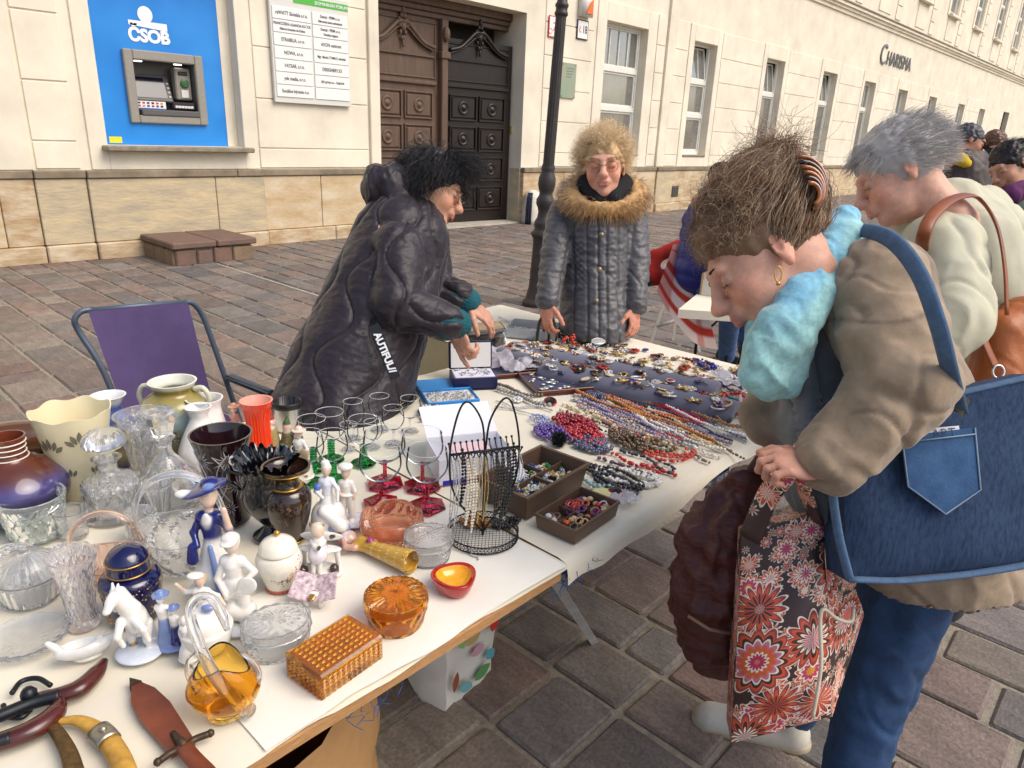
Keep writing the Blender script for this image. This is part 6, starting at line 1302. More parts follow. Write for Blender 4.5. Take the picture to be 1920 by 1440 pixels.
def brooch(P, kind, ci, r, label, grp):
 r = r*1.3; col = c_(*jcol[ci]); c2 = c_(*jcol[(ci*5+3) % 12]); g = G()
 if kind == 0:                                           # flower
  for k in range(7): a = 2*PI*k/7; g.ball((.6*r*math.cos(a),.6*r*math.sin(a),.003), r*.42, 6, 4, col, sc=(1,1,.4))
  g.ball((0,0,.005), r*.34, 7, 5, c2, sc=(1,1,.7))
 elif kind == 1:                                         # oval cameo
  g.lathe([(0,0),(r,0),(r*1.02,.002),(r*.9,.0045),(r*.86,.0035)], 18, col=col); g.lathe([(r*.86,.0035),(r*.5,.006),(0,.007)], 18, col=c2); g.v = [v*np.array((1,.72,1)) for v in g.v]
 elif kind == 2:                                         # open ring
  t = np.linspace(0,2*PI,18,endpoint=False); g.tube(np.stack([r*np.cos(t),r*.9*np.sin(t),np.full(18,.003)],1), r*.16, 6, closed=True, col=col); g.ball((r,0,.004), r*.3, 6, 4, c2)
 elif kind == 3:                                         # star
  pts = [((r if k%2==0 else r*.45)*math.cos(PI*k/5),(r if k%2==0 else r*.45)*math.sin(PI*k/5)) for k in range(10)]; g.prism(pts,0,.003,col); g.ball((0,0,.004), r*.28, 6, 4, c2)
 elif kind == 4:                                         # spray of leaves
  for k in range(5): a = -.9+k*.45; g.ball((.7*r*math.cos(a),.7*r*math.sin(a),.003), r*.36, 6, 4, col, sc=(1.5 if k%2 else 1,.7,.3))
  g.tube([(-r,0,.002),(r*.4,0,.004)], r*.08, 5, c2);
  for k in range(4): g.ball((random.uniform(-.2,.8)*r,random.uniform(-.5,.5)*r,.006), r*.16, 6, 4, c2)
 else:                                                   # cluster of beads
  for k in range(14): g.ball((random.gauss(0,.45)*r,random.gauss(0,.45)*r,random.uniform(.002,.008)), r*.24, 6, 4, col if k%3 else c2)
 o = g.obj('brooch', m_jew, col=True); o.location = P; o.rotation_euler = (random.uniform(-.3,.3), random.uniform(-.2,.2), random.uniform(0,6.28)); tag(o, label, 'brooch', grp); return o
kn = ['flower brooch','oval cameo brooch','ring brooch','star brooch','leaf spray brooch','bead cluster brooch']
seenlab = {}
rj = random.Random(11)
for ri, (lab, A, B, wid) in enumerate(rolls):
 o, ex, L = roll(lab, A, B, wid); ey = np.array((-ex[1],ex[0],0)); mid = (np.array(A)+np.array(B))/2; n = (50,46,8)[ri]
 for k in range(n):
  u = -L/2+.02+(L-.04)*(k+.5)/n+rj.uniform(-.012,.012); v = rj.uniform(-.8,.95)*wid; z = .05*max(0,1-(v/wid)**2)**.4+.001; kd = rj.randrange(6); ci = rj.randrange(12)
  nm = '%s %s' % (jname[ci], kn[kd]); where = ('on the grey cushion by the necklaces','on the rear grey cushion','on the short grey cushion')[ri]
  brooch(tuple(mid+ex*u+ey*v+np.array((0,0,z))), kd, ci, rj.uniform(.012,.021), nm+' '+where, 'brooches on the grey cushions')
# trinkets lying on the cloth behind the cushions
for k in range(84):
 u = rj.random(); A, B = T(985,628), T(1385,700); P = A+(B-A)*u+np.array((rj.uniform(-.08,.08),rj.uniform(-.09,.06),.003)); kd = rj.randrange(6); ci = rj.randrange(12)
 if P[0] > 2.63: P[0] = 2.6
 brooch(tuple(P), kd, ci, rj.uniform(.011,.022), '%s %s %s' % (jname[ci], kn[kd], 'on the cloth behind the cushions'), 'trinkets behind the cushions')
for k in range(14):
 P = T(rj.uniform(1330,1410), rj.uniform(700,745))+np.array((0,0,.004)); kd = rj.randrange(6); ci = rj.choice((5,6,7,9,0)); brooch(tuple(P), kd, ci, rj.uniform(.014,.024), '%s %s %s' % (jname[ci], kn[kd], 'at the right end of the table'), 'trinkets at the table end')
# white string of pearls and glass trays at the far end
def necklace(label, pts, col, r, jitter=.15, kind='bead', z=None, grp='bead necklaces laid out on the cloth', cat='necklace', gap=1.75, m=None, cols=None, flat=1.0):
 r = r*1.3
 P = np.asarray(pts, float); d = np.concatenate([[0],np.cumsum(np.linalg.norm(np.diff(P,axis=0),axis=1))]); n = max(3, int(d[-1]/(r*gap))); t = np.linspace(0,d[-1],n); Q = np.stack([np.interp(t,d,P[:,k]) for k in range(3)],1)
 o0 = Q.mean(0); g = G()
 for q in Q:
  cc = np.array(random.choice(cols) if cols else col)*random.uniform(.85,1.12); rr = r*random.uniform(1-jitter,1+jitter)
  if kind == 'chip': g.ball(q-o0+np.array((random.gauss(0,r*.35),random.gauss(0,r*.35),rr*.6)), rr, 5, 3, cc, sc=(random.uniform(.6,1.4),random.uniform(.6,1.4),.8))
  else: g.ball(q-o0+np.array((0,0,rr)), rr, 7, 5, cc, sc=(1,1,flat))
 o = g.obj('necklace', m or attr_mat('bead', rough=.2, coat=.4), col=True); o.location = o0; tag(o, label, cat, grp); return o
def strand(p0, p1, sag=0.0, n=16, wob=3.0, z=ZT):
 t = np.linspace(0,1,n); a, b = np.array(p0,float), np.array(p1,float); nn = unit(np.array((-(b-a)[1],(b-a)[0]))); q = a+(b-a)*t[:,None]+nn*(sag*np.sin(PI*t)+wob*np.sin(7*t+random.random()*6))[:,None]; return [T(x,y,z) for x,y in q]
def loop(c, rx, ry, rot=0.0, n=40, frac=1.0, wob=.06, z=ZT):
 t = np.linspace(0,2*PI*frac,n); w = 1+wob*np.sin(3*t+random.random()*6); x = rx*np.cos(t)*w; y = ry*np.sin(t)*w; cc, ss = math.cos(rot), math.sin(rot); return [T(c[0]+cc*a-ss*b, c[1]+ss*a+cc*b, z) for a, b in zip(x,y)]
CR, TAN, GREY, PINK, BLK, RED, CORAL, PUR, ROYB, WHT, BRN, ORG, SIL, NAV = c_(214,196,150), c_(176,128,78), c_(130,132,140), c_(220,186,180), c_(24,22,24), c_(170,18,36), c_(200,52,36), c_(104,70,150), c_(70,80,120), c_(232,228,220), c_(84,60,42), c_(206,112,50), c_(190,190,190), c_(26,30,56)
# rows of necklaces fanning to the right
rows_ = [('cream shell necklace laid lengthwise next to the pink one',(1058,758),(1290,848),CR,.0055,'chip'),('cream and maroon shell necklace edging the black strand',(1052,768),(1225,825),CR,.0055,'chip'),('pale pink glass bead necklace among the cream ones',(1090,748),(1330,832),PINK,.0052,'chip'),('grey crystal bead necklace with pink chips',(1075,748),(1300,838),c_(186,184,186),.0052,'chip'),
 ('black stone chip necklace beside the cream shells',(1048,778),(1250,842),BLK,.0042,'chip'),('brown tiger stone necklace behind the coral rings',(1085,785),(1240,838),BRN,.0042,'chip'),('tan wooden bead necklace with dark spacers',(1120,730),(1330,790),TAN,.0048,'bead'),('orange bead necklace with long tassel',(1118,738),(1300,795),ORG,.0042,'bead'),('grey and brown bead necklace running to the table end',(1150,728),(1345,790),c_(150,130,110),.005,'bead'),
 ('pale yellow bead necklace with purple stones',(1200,782),(1350,838),c_(216,190,130),.004,'bead'),('grey pearl necklace at the right table edge',(1290,800),(1395,825),c_(150,150,158),.004,'bead'),('mixed lilac bead necklace near the grey pearls',(1240,790),(1370,832),c_(140,120,140),.0045,'bead'),('white coral chip necklace near the front corner',(1255,812),(1345,860),WHT,.005,'chip'),('dark and cream chip necklace next to the white coral',(1240,822),(1330,868),c_(130,110,100),.005,'chip'),
 ('silver grey crystal necklace between cushion and tan beads',(1135,700),(1190,735),SIL,.004,'chip'),('cream seed bead necklace along the grey cushion',(1155,705),(1300,745),c_(222,212,180),.0026,'bead')]
for lab, a, b, col, r, kd in rows_:
 necklace(lab, strand(a, b, random.uniform(-4,4)), col, r, kind=kd, cols=None if 'maroon' not in lab else [CR,CR,CR,c_(96,30,34)])
 necklace(lab, strand((a[0]+4,a[1]+5), (b[0]+3,b[1]+6), random.uniform(-4,4)), col, r, kind=kd) if r < .0045 and kd == 'bead' else None
# more strands filling the cloth
rn = random.Random(8); mats_ = ['glass','wood','stone','shell','crystal']; cols_ = [('grey',(150,150,154)),('cream',(218,204,166)),('brown',(110,80,56)),('amber',(190,120,56)),('pale green',(150,170,150)),('smoky',(96,90,92)),('white',(228,224,216)),('dark blue',(44,52,92)),('pink',(206,150,150)),('lilac',(150,132,170)),('black',(28,26,28)),('rust',(150,74,44))]
for k in range(34):
 u = rn.random(); a = (1065+u*150+rn.uniform(-8,8), 742+rn.uniform(-14,34)+u*12); L_ = rn.uniform(90,190); b = (min(a[0]+L_,1400), a[1]+L_*.40); nm, cc = cols_[k % 12]; kd = 'chip' if k % 3 else 'bead'
 necklace('%s %s %s necklace among the long rows' % (nm, mats_[(k//12+k) % 5], ('chip' if kd == 'chip' else 'bead')), strand(a, b, rn.uniform(-5,5), wob=3, z=ZT+.002*(k%4)), c_(*cc), rn.uniform(.0034,.005), kind=kd, grp='long rows of necklaces')
# red cord bundles
for k in range(5):
 o = thing('cord_necklace', ('bright pink red cord necklace beside the grey cushion','dark red cord necklace across the wooden beads','scarlet cord bundle with loose loops','crimson cord strand by the scarlet bundle','raspberry cord strand by the crimson one')[k], 'necklace', tuple(T(1240,775)), 0, 'red cord necklaces'); g = G(); O = T(1240,775)
 for q in range(7): g.tube(np.array(strand((1175+k*16+q*3, 728+k*5+q*2),(1300+k*7,772+k*4+q*2), random.uniform(-8,8), wob=4, z=ZT+.002+.0015*q))-O, .0015, 4)
 g.obj('cords', mat('red_cord_%d' % (k%3), (c_(196,20,52),c_(214,40,60),c_(160,14,40))[k%3], .6), o)
# pearl clusters
def cluster(label, c, rx, ry, n, col, r, rot=0.0, grp='heaped bead necklaces', layers=2):
 O = T(*c); g = G(); r = r*1.2
 for k in range(n):
  t = 2*PI*random.random(); q = math.sqrt(random.random()); x, y = rx*q*math.cos(t), ry*q*math.sin(t); cc, ss = math.cos(rot), math.sin(rot); P = T(c[0]+cc*x-ss*y, c[1]+ss*x+cc*y)-O
  g.ball(P+np.array((0,0,r+random.random()*r*layers*1.3*(1-q*.7))), r*random.uniform(.9,1.08), 8, 5, np.array(col)*random.uniform(.75,1.15))
 o = g.obj('necklace', attr_mat('pearl_bead', rough=.18, coat=.6, metal=.2), col=True); o.location = O; tag(o, label, 'necklace', grp)
cluster('heap of dark red pearl strands', (1078,800), 44, 17, 190, c_(150,16,40), .0052, .28); cluster('heap of brighter red pearl strands beside the grey blue ones', (1098,822), 40, 18, 190, c_(176,24,38), .0054, .28); cluster('heap of violet pearl strands by the black fur pompon', (1035,815), 34, 13, 130, c_(96,66,150), .005, .2); cluster('heap of slate blue pearl strands below the red ones', (1108,835), 40, 15, 170, c_(88,94,120), .005, .25)
cluster('heap of slate beads at the corner of the sheet', (1115,747), 24, 9, 90, c_(80,88,112), .0045, .15); cluster('heap of brown shell discs next to the coral rings', (1180,830), 42, 14, 150, c_(96,74,50), .0055, .35); cluster('small heap of lilac glass beads by the violet pearls', (1012,790), 20, 9, 50, c_(160,166,196), .004, .2)
for k, (c, rx, ry) in enumerate((((1250,838),58,26),((1250,838),48,21),((1252,838),38,16))): necklace('coral red spiky necklace laid in %s ring' % ('an outer','a middle','an inner')[k], loop(c, rx, ry, .18, 60, .85), CORAL, .0048, kind='chip', grp='coral necklace rings')
necklace('speckled brown snake like necklace inside the coral rings', loop((1238,840), 26, 9, .2, 30, .7), c_(110,90,60), .0065, kind='bead')
for k in range(3): necklace(('white coral chip necklace loop at the front','white coral chip necklace in the middle of the loops','short white coral chip necklace between black strands')[k], loop((1180+k*6,896+k*2), 62-k*11, 14-k*3, .16, 50, .95), WHT, .0052, kind='chip', grp='white coral necklaces')
for k in range(3): necklace(('long black bead necklace crossing the white coral','black bead necklace doubled at the front edge','black faceted bead necklace with coral stone')[k], strand((1088+k*12,868+k*14),(1205-k*5,908+k*8), 3*k-4), BLK, .0048, kind='bead', grp='black bead necklaces'); necklace(('matt black bead strand by the brown box','matt black bead strand along the front edge','matt black bead strand near the coral stone')[k], strand((1092+k*12,874+k*14),(1206-k*5,914+k*8), 3*k), NAV, .0046, kind='bead', grp='matt black bead strands')
necklace('red glass chip necklace beside the purple strand', strand((1140,852),(1232,882),3), c_(190,24,20), .0055, kind='chip'); necklace('purple agate chip necklace next to the red glass', strand((1125,858),(1230,895),3), c_(90,56,84), .0052, kind='chip'); necklace('red glass chip necklace end by the front hem', strand((1215,880),(1268,892),2), c_(196,30,20), .006, kind='chip'); necklace('dark blue bead necklace curling by the coral rings', bez([T(1165,848),T(1215,862),T(1235,880),T(1255,888),T(1262,880),T(1240,868)],30), NAV, .0048, kind='chip')
# bracelets and bundles at the table end
for k, (lab, c, rx, ry, col, r) in enumerate((('scarlet bead bracelet at the table end',(1378,752),22,11,c_(206,34,24),.006),('dark blue bead bracelet at the table end',(1345,762),18,9,c_(34,50,110),.006),('teal and red bead bracelet on the scarlet one',(1382,746),18,8,c_(40,110,120),.005),('white and blue glass bracelet near the cushion end',(1332,755),20,9,c_(190,200,226),.006),('pink glass ring bracelet at the table end',(1380,770),20,10,c_(190,90,96),.006),('brown wooden bead bracelet hanging at the table end',(1375,790),34,12,c_(150,110,70),.0055),('black bead bracelet beside the wooden one',(1355,785),16,9,BLK,.005),('pale pink bead necklace at the far right',(1402,750),16,14,c_(214,180,170),.005))): necklace(lab, loop(c,rx,ry,.2,40,1.0,z=ZT+.003), col, r, grp='bracelets at the table end', cat='bracelet')
necklace('wooden bead strand hanging over the table end', [*strand((1392,800),(1412,812)), *[T(1412,812)+np.array((.0,-.0,-.01*i)) for i in range(1,8)]], c_(190,150,96), .0052)
# trinkets between the blue case and the rack
sil = [('grey pearl necklace in front of the velvet tray',(935,730),(1030,762),c_(150,146,140),.0062),('brown and silver bead necklace beside the navy box',(925,722),(1015,745),c_(110,96,84),.005),('silver chain necklace with oval links',(930,765),(1035,770),SIL,.003),('thin silver chain lying before the blue case',(930,755),(1000,782),SIL,.0022)]
for lab, a, b, col, r in sil: necklace(lab, strand(a,b,random.uniform(-6,6)), col, r, kind='bead')
brooch(tuple(T(1032,755)+np.array((0,0,.004))), 1, 6, .022, 'round bright red stone pendant', 'pendants on the cloth'); brooch(tuple(T(970,752)+np.array((0,0,.004))), 0, 7, .016, 'white flower clip near the red pendant', 'pendants on the cloth')
necklace('brown striped bead necklace beside the goblets', loop((820,778),36,12,.1,40,.9), c_(110,74,60), .0052, cols=[c_(110,74,60),c_(200,190,176),c_(70,50,44)], grp='necklaces beside the goblets'); necklace('tan beaded strand below the striped necklace', strand((790,790),(850,782),6), c_(150,110,90), .004, grp='necklaces beside the goblets')
cluster('heap of colourful beads on a grey card behind the goblets', (615,770), 24, 9, 80, c_(130,60,50), .005, .1)
cluster('heap of pale trinkets behind the engraved goblets', (650,790), 16, 8, 40, c_(150,150,140), .004, .1)
# black fur pompon
P = T(1047,835); o = thing('fur_pompon', 'black fur pompon charm beside the violet pearls', 'pompon', tuple(P)); g = G(); g.ball((0,0,.02), .014, 10, 6)
for k in range(900):
 d = unit(RNG.randn(3)); p0 = np.array((0,0,.02))+d*.012; g.tube([p0, p0+d*.008, p0+d*.014+RNG.randn(3)*.002], [.0006,.0005,.0001], 3, cap=False)
g.obj('fur', mat('black_fur', (.008,.008,.009), .6), o)
# far end: white necklaces, clear tray, tape roll, gold chains
for k in range(6): necklace(('white pearl strand at the far table end','white glass bead strand at the far table end','pale silver strand beside the far pearls','cream pearl strand by the old lady','milky bead strand by the grey tray','clear crystal strand by the tin')[k], strand((935+k*6,598+k*3),(1005+k*4,612+k*4), random.uniform(-3,3), wob=2), c_(226,222,214), .004, grp='white strands at the far end')
necklace('turquoise bead necklace beside the seller hand', strand((862,590),(915,592),-3,wob=2), c_(60,150,170), .006, grp='necklaces by the tin'); cluster('heap of gold chains at the corner of the side table', (822,630), 18, 5, 60, c_(196,150,60), .004)
o = frame_tray('clear_tray', 'grey translucent plastic tray of small clips near the old lady', 'tray', T(1000,628), math.radians(-60), .11, .09, .045, mat('clear_plastic', c_(196,200,204), .2, trans=.6, ior=1.3), .004, None, .003); filigree(o, .08, .06, .006, 30, m_silver)
P = T(1070,622); o = thing('tape_roll', 'white roll of tape with yellow core behind the cushions', 'tape', tuple(P)); g = G(); g.lathe([(.034,0),(.046,0),(.046,.024),(.034,.024)], 30, closed=True); g.obj('tape', mat('tape_white', c_(230,226,216), .5), o, sharp=40); g = G(); g.lathe([(.030,0.0),(.034,0.0),(.034,.0235),(.030,.0235)], 30, closed=True); g.obj('core', mat('tape_core', c_(206,176,110), .6), o, sharp=40)
for (lab, px, py, rr, ci) in (('cluster of orange coral on the rear cushion',1060,660,.03,6),('round white enamel pendant on the rear cushion',1120,662,.026,7),('cobalt blue stone cluster at the table end',1325,692,.03,5),('gold shell brooch at the table end',1398,690,.03,0)): brooch(tuple(T(px,py)+np.array((0,0,.05 if px < 1200 else .006))), 5 if 'cluster' in lab else 1, ci, rr, lab, 'large pieces among the brooches')
for k, (px, py, a) in enumerate(((1345,722,.3),(1375,735,-.4),(1010,665,.5))):
 u = np.linspace(-.05,.05,14); U, Vv = np.meshgrid(u,u*.7,indexing='ij'); g = G(); g.grid(np.stack([U,Vv,.01+np.abs(fbm(np.stack([U,Vv,U*0+k],-1).reshape(-1,3),22,3)).reshape(U.shape)*.02],-1)); o = g.obj('plastic_bag', m_poly if k < 2 else mat('green_film', c_(120,206,130), .15, trans=.3), loc=tuple(T(px,py)+np.array((0,0,.02 if k<2 else .004)))); o.rotation_euler = (0,0,a); tag(o, ('small clear plastic sachet on the cushion end','small clear sachet leaning at the table end','crumpled bright green plastic wrap beside the tin')[k], 'bag')
# necklace rack
P = T(905,1005); s = depth(P)/F_PX; o = thing('necklace_rack', 'black wire necklace rack with double arch and round mesh tray', 'rack', tuple(P), FW); m_wire = mat('black_wire', (.015,.014,.016), .4, .3); R = 66*s
g = G()
for z in (.003,.018): t = np.linspace(0,2*PI,48,endpoint=False); g.tube(np.stack([R*np.cos(t),R*np.sin(t),np.full(48,z)],1), .0017, 6, closed=True)
for k in range(60):
 a, b = 2*PI*k/60, 2*PI*(k+1.5)/60; g.tube([(R*math.cos(a),R*math.sin(a),.003),(R*math.cos(b),R*math.sin(b),.018)], .0006, 4); g.tube([(R*math.cos(b),R*math.sin(b),.003),(R*math.cos(a),R*math.sin(a),.018)], .0006, 4)
g.obj('tray_rim', m_wire, o)
g = G()
for k in range(-10,11):
 x = k*R/10.5; h_ = math.sqrt(max(R*R-x*x,0)); g.tube([(x,-h_,.003),(x,h_,.003)], .00055, 4); g.tube([(-h_,x,.003),(h_,x,.003)], .00055, 4)
g.obj('tray_mesh', m_wire, o)
Hr = hz(P, 748)-.003; zc = hz(P, 845); ca = math.radians(22)
ax = np.array((math.cos(ca), math.sin(ca), 0)); ay = np.array((-math.sin(ca), math.cos(ca), 0)); Lr = 66*s
g = G(); g.tube([(0,0,.003),(0,0,zc)], .003, 8); g.tube([-Lr*ax+np.array((0,0,zc)), Lr*ax+np.array((0,0,zc))], .003, 8); g.obj('stem', m_wire, o)
for sgn in (-1,1):
 t = np.linspace(0,1,30); x = np.interp(t,[0,.25,.5,.75,1],[0,1,.98,.5,0]); pts = bez([sgn*0.0*ax+np.array((0,0,.01)), sgn*Lr*.85*ax+np.array((0,0,zc*.55)), sgn*Lr*ax+np.array((0,0,zc)), sgn*Lr*.78*ax+np.array((0,0,zc+(Hr-zc)*.8)), sgn*Lr*.5*ax+np.array((0,0,Hr)), sgn*Lr*.12*ax+np.array((0,0,zc+(Hr-zc)*.6)), np.array((0,0,zc*.98))], 48)
 g = G(); g.tube(pts, .0022, 6); g.obj('arch', m_wire, o)
hooks = []
for k in range(12):
 u = -Lr+2*Lr*(k+.5)/12
 for sgn in (-1,1):
  b0 = u*ax+np.array((0,0,zc)); p1 = b0+sgn*ay*.018+np.array((0,0,-.004)); p2 = b0+sgn*ay*.03+np.array((0,0,.012)); g = G(); g.tube(bez([b0,p1,p2],8), .0015, 5); g.ball(p2, .003, 6, 4); g.obj('hook', m_wire, o); hooks.append(p1)
Mo = frame(P, (math.cos(FW),math.sin(FW),0), (-math.sin(FW),math.cos(FW),0), (0,0,1))
lab_c = [('silver chain',SIL,.0018),('gold chain',c_(196,156,84),.002),('black bead strand',BLK,.0042),('amber bead strand',c_(176,110,50),.0038),('fine gold chain',c_(206,176,110),.0014),('pearl strand',c_(216,206,186),.0038),('dark metal chain',c_(90,86,84),.0022)]
for k, hk in enumerate(hooks):
 if k in (2,9,12,17,20): continue
 wp = (Mo@np.append(hk,1))[:3]; nm, col, r = lab_c[(k*3+k//5) % 7]
 if k in (16,18,21,23): nm, col, r = lab_c[2]
 if k in (0,1,3): nm, col, r = lab_c[0]
 L = random.uniform(.12,.19) if k not in (22,) else .09; L = min(L, wp[2]-ZT-.012); w = .006; t = np.linspace(0,1,20)
 dn = np.stack([wp[0]+w*np.sin(PI*t)*.6, wp[1]+w*t*.3, wp[2]-L*t],1); up = dn[::-1]+np.array((.006,-.004,0))*np.sin(PI*t[::-1])[:,None]
 necklace('%s hanging from the black wire rack' % nm, np.vstack([dn,up]), col, r*.66, z=None, grp='chains on the wire rack', m=attr_mat('chain_metal', rough=.25, metal=.7) if 'chain' in nm else None, gap=2.2)
cluster('heap of black beads spilling over the rack tray', (950,985), 26, 8, 60, BLK, .004, -.2); cluster('heap of amber and gold beads inside the rack tray', (890,985), 30, 10, 70, c_(170,110,50), .004, .1)
necklace('fine silver chain with pendant trailing off the rack', bez([T(878,1015),T(882,1040),T(895,1045),T(897,1050)],14), SIL, .0016, grp='chains on the wire rack')
# white paper box behind the rack
P = T(930,880); o = thing('white_box', 'open white cardboard box behind the necklace rack', 'box', tuple(T(880,880)), math.radians(-27)); m_card = mat('white_card', c_(226,226,232), .6)
X, Y, h = .10, .07, .07; g = G()
for a in ((-X,X,-Y,-Y+.002),(-X,X,Y-.002,Y),(-X,-X+.002,-Y+.0025,Y-.0025),(X-.002,X,-Y+.0025,Y-.0025)): g.box(*a,0.001,h)
g.box(-X,X,-Y,Y,0.0,.0009); g.obj('carton', m_card, o, smooth=False)
g = G(); g.box(-X,X,0,.11,0,.002); g.xf(trans(0,Y,h)@rotx(.5)); g.obj('flap', m_card, o, smooth=False)
g = G(); g.box(-X+.01, X-.005, -Y-.0015, -Y-.0005, .0, .012); g.obj('blue_print', mat('blue_print', c_(40,30,170), .5), o, smooth=False)
g = G(); g.bbox(-.05,.05,-.03,.03,.06,.066,.001); g.obj('pink_tray', mat('pink_film', c_(230,196,200), .4), o, smooth=False)
# brown plastic boxes
m_bp = mat('brown_plastic', c_(98,76,60), .4, var=.05, vscale=10)
def pbox(name, label, c, rot, X, Y, h, taper=.9, divs=(), lip=.006):
 o = thing(name, label, 'box', tuple(c), rot); w = .003; g = G(); x0, y0 = X*taper, Y*taper
 def ring(X_,Y_,z): return [(-X_,-Y_,z),(X_,-Y_,z),(X_,Y_,z),(-X_,Y_,z)]
 V = ring(x0,y0,0)+ring(X,Y,h)+ring(X+lip,Y+lip,h+.001)+ring(X+lip,Y+lip,h+.008)+ring(X-w,Y-w,h+.008)+ring(x0-w,y0-w,.004)
 Fc = [(3,2,1,0)]+[(q*4+i,q*4+(i+1)%4,q*4+4+(i+1)%4,q*4+4+i) for q in range(5) for i in range(4)]+[(20,21,22,23)]
 g.add(V, Fc); g.obj('shell', m_bp, o, smooth=False)
 for d in divs: g = G(); g.box(d[0]*X*.93,d[1]*X*.93,d[2]*Y*.93,d[3]*Y*.93,.0045,h*.85); g.obj('divider', m_bp, o, smooth=False)
 return o
c_box = T(1005,945); rb = math.radians(-8)
ob = pbox('sorting_box', 'brown plastic sorting box with dividers holding earrings', T(1000,925), math.radians(4), .125, .075, .058, .9, ((-1,1,-.02,.02),(-.02,.02,-1,-.03),(.3,.33,.03,1) ))
g = G(); g.bbox(-.028,.028,-.001,.001,0,.06,.0006); g.xf(trans(-.02,.03,.03)@rotz(.0)@rotx(-.5)); g.obj('earring_card', m_card, ob, smooth=False); filigree(ob, .1, .055, .034, 150, attr_mat('mixed_trinkets', rough=.3, metal=.4), 'trinkets', .0032, 1, [c_(190,190,190),c_(60,80,140),c_(200,170,100),c_(40,120,70),c_(220,220,220)])
ob = pbox('sorting_tray', 'shallow brown plastic tray holding rings and buttons', T(1082,978), math.radians(4), .09, .055, .03, .95, ((-.05,-.02,-1,1),(.45,.48,0,1),(-1,-.05,.1,.13)), .002)
for k in range(44):
 x, y = random.uniform(-.075,.075), random.uniform(-.04,.04); cc = c_(*random.choice(((96,50,110),(200,90,40),(180,30,30),(200,200,200),(206,180,140),(90,80,70),(190,150,100)))); g = G()
 if k % 2: t = np.linspace(0,2*PI,16,endpoint=False); g.tube(np.stack([.0085*np.cos(t),.0085*np.sin(t),.004*np.cos(t)],1), .0026, 6, closed=True, col=cc)
 else: g.ball((0,0,0), .0085, 9, 6, cc, sc=(1,1,.7))
 q = g.obj('ring' if k % 2 else 'button', attr_mat('bead', rough=.2, coat=.4), ob, col=True); q.location = (x, y, .018+random.random()*.012)
necklace('string of pale turquoise beads under the yellow cloth slip', strand((1095,905),(1150,920),2), c_(160,200,206), .005); g = G(); u = np.linspace(-.05,.05,8); U, Vv = np.meshgrid(u,u*.5,indexing='ij'); g.grid(np.stack([U,Vv,.003+.002*np.sin(U*60)],-1)); o = g.obj('cloth_slip', mat('slip_yellow', c_(222,212,150), .8), loc=tuple(T(1125,928))); o.rotation_euler = (0,0,.1); tag(o, 'pale yellow cloth slip beside the brown trays', 'cloth')
brooch(tuple(T(1155,925)+np.array((0,0,.006))), 1, 6, .016, 'coral stone oval by the black beads', 'pendants on the cloth')
g = G(); u = np.linspace(-.03,.03,12); U, Vv = np.meshgrid(u,u,indexing='ij'); g.grid(np.stack([U,Vv,.006+np.abs(fbm(np.stack([U,Vv,U*0],-1).reshape(-1,3),40,3)).reshape(U.shape)*.02],-1)); o = g.obj('plastic_bag', m_poly, loc=tuple(T(1172,940))); tag(o, 'small clear sachet by the front hem', 'bag')
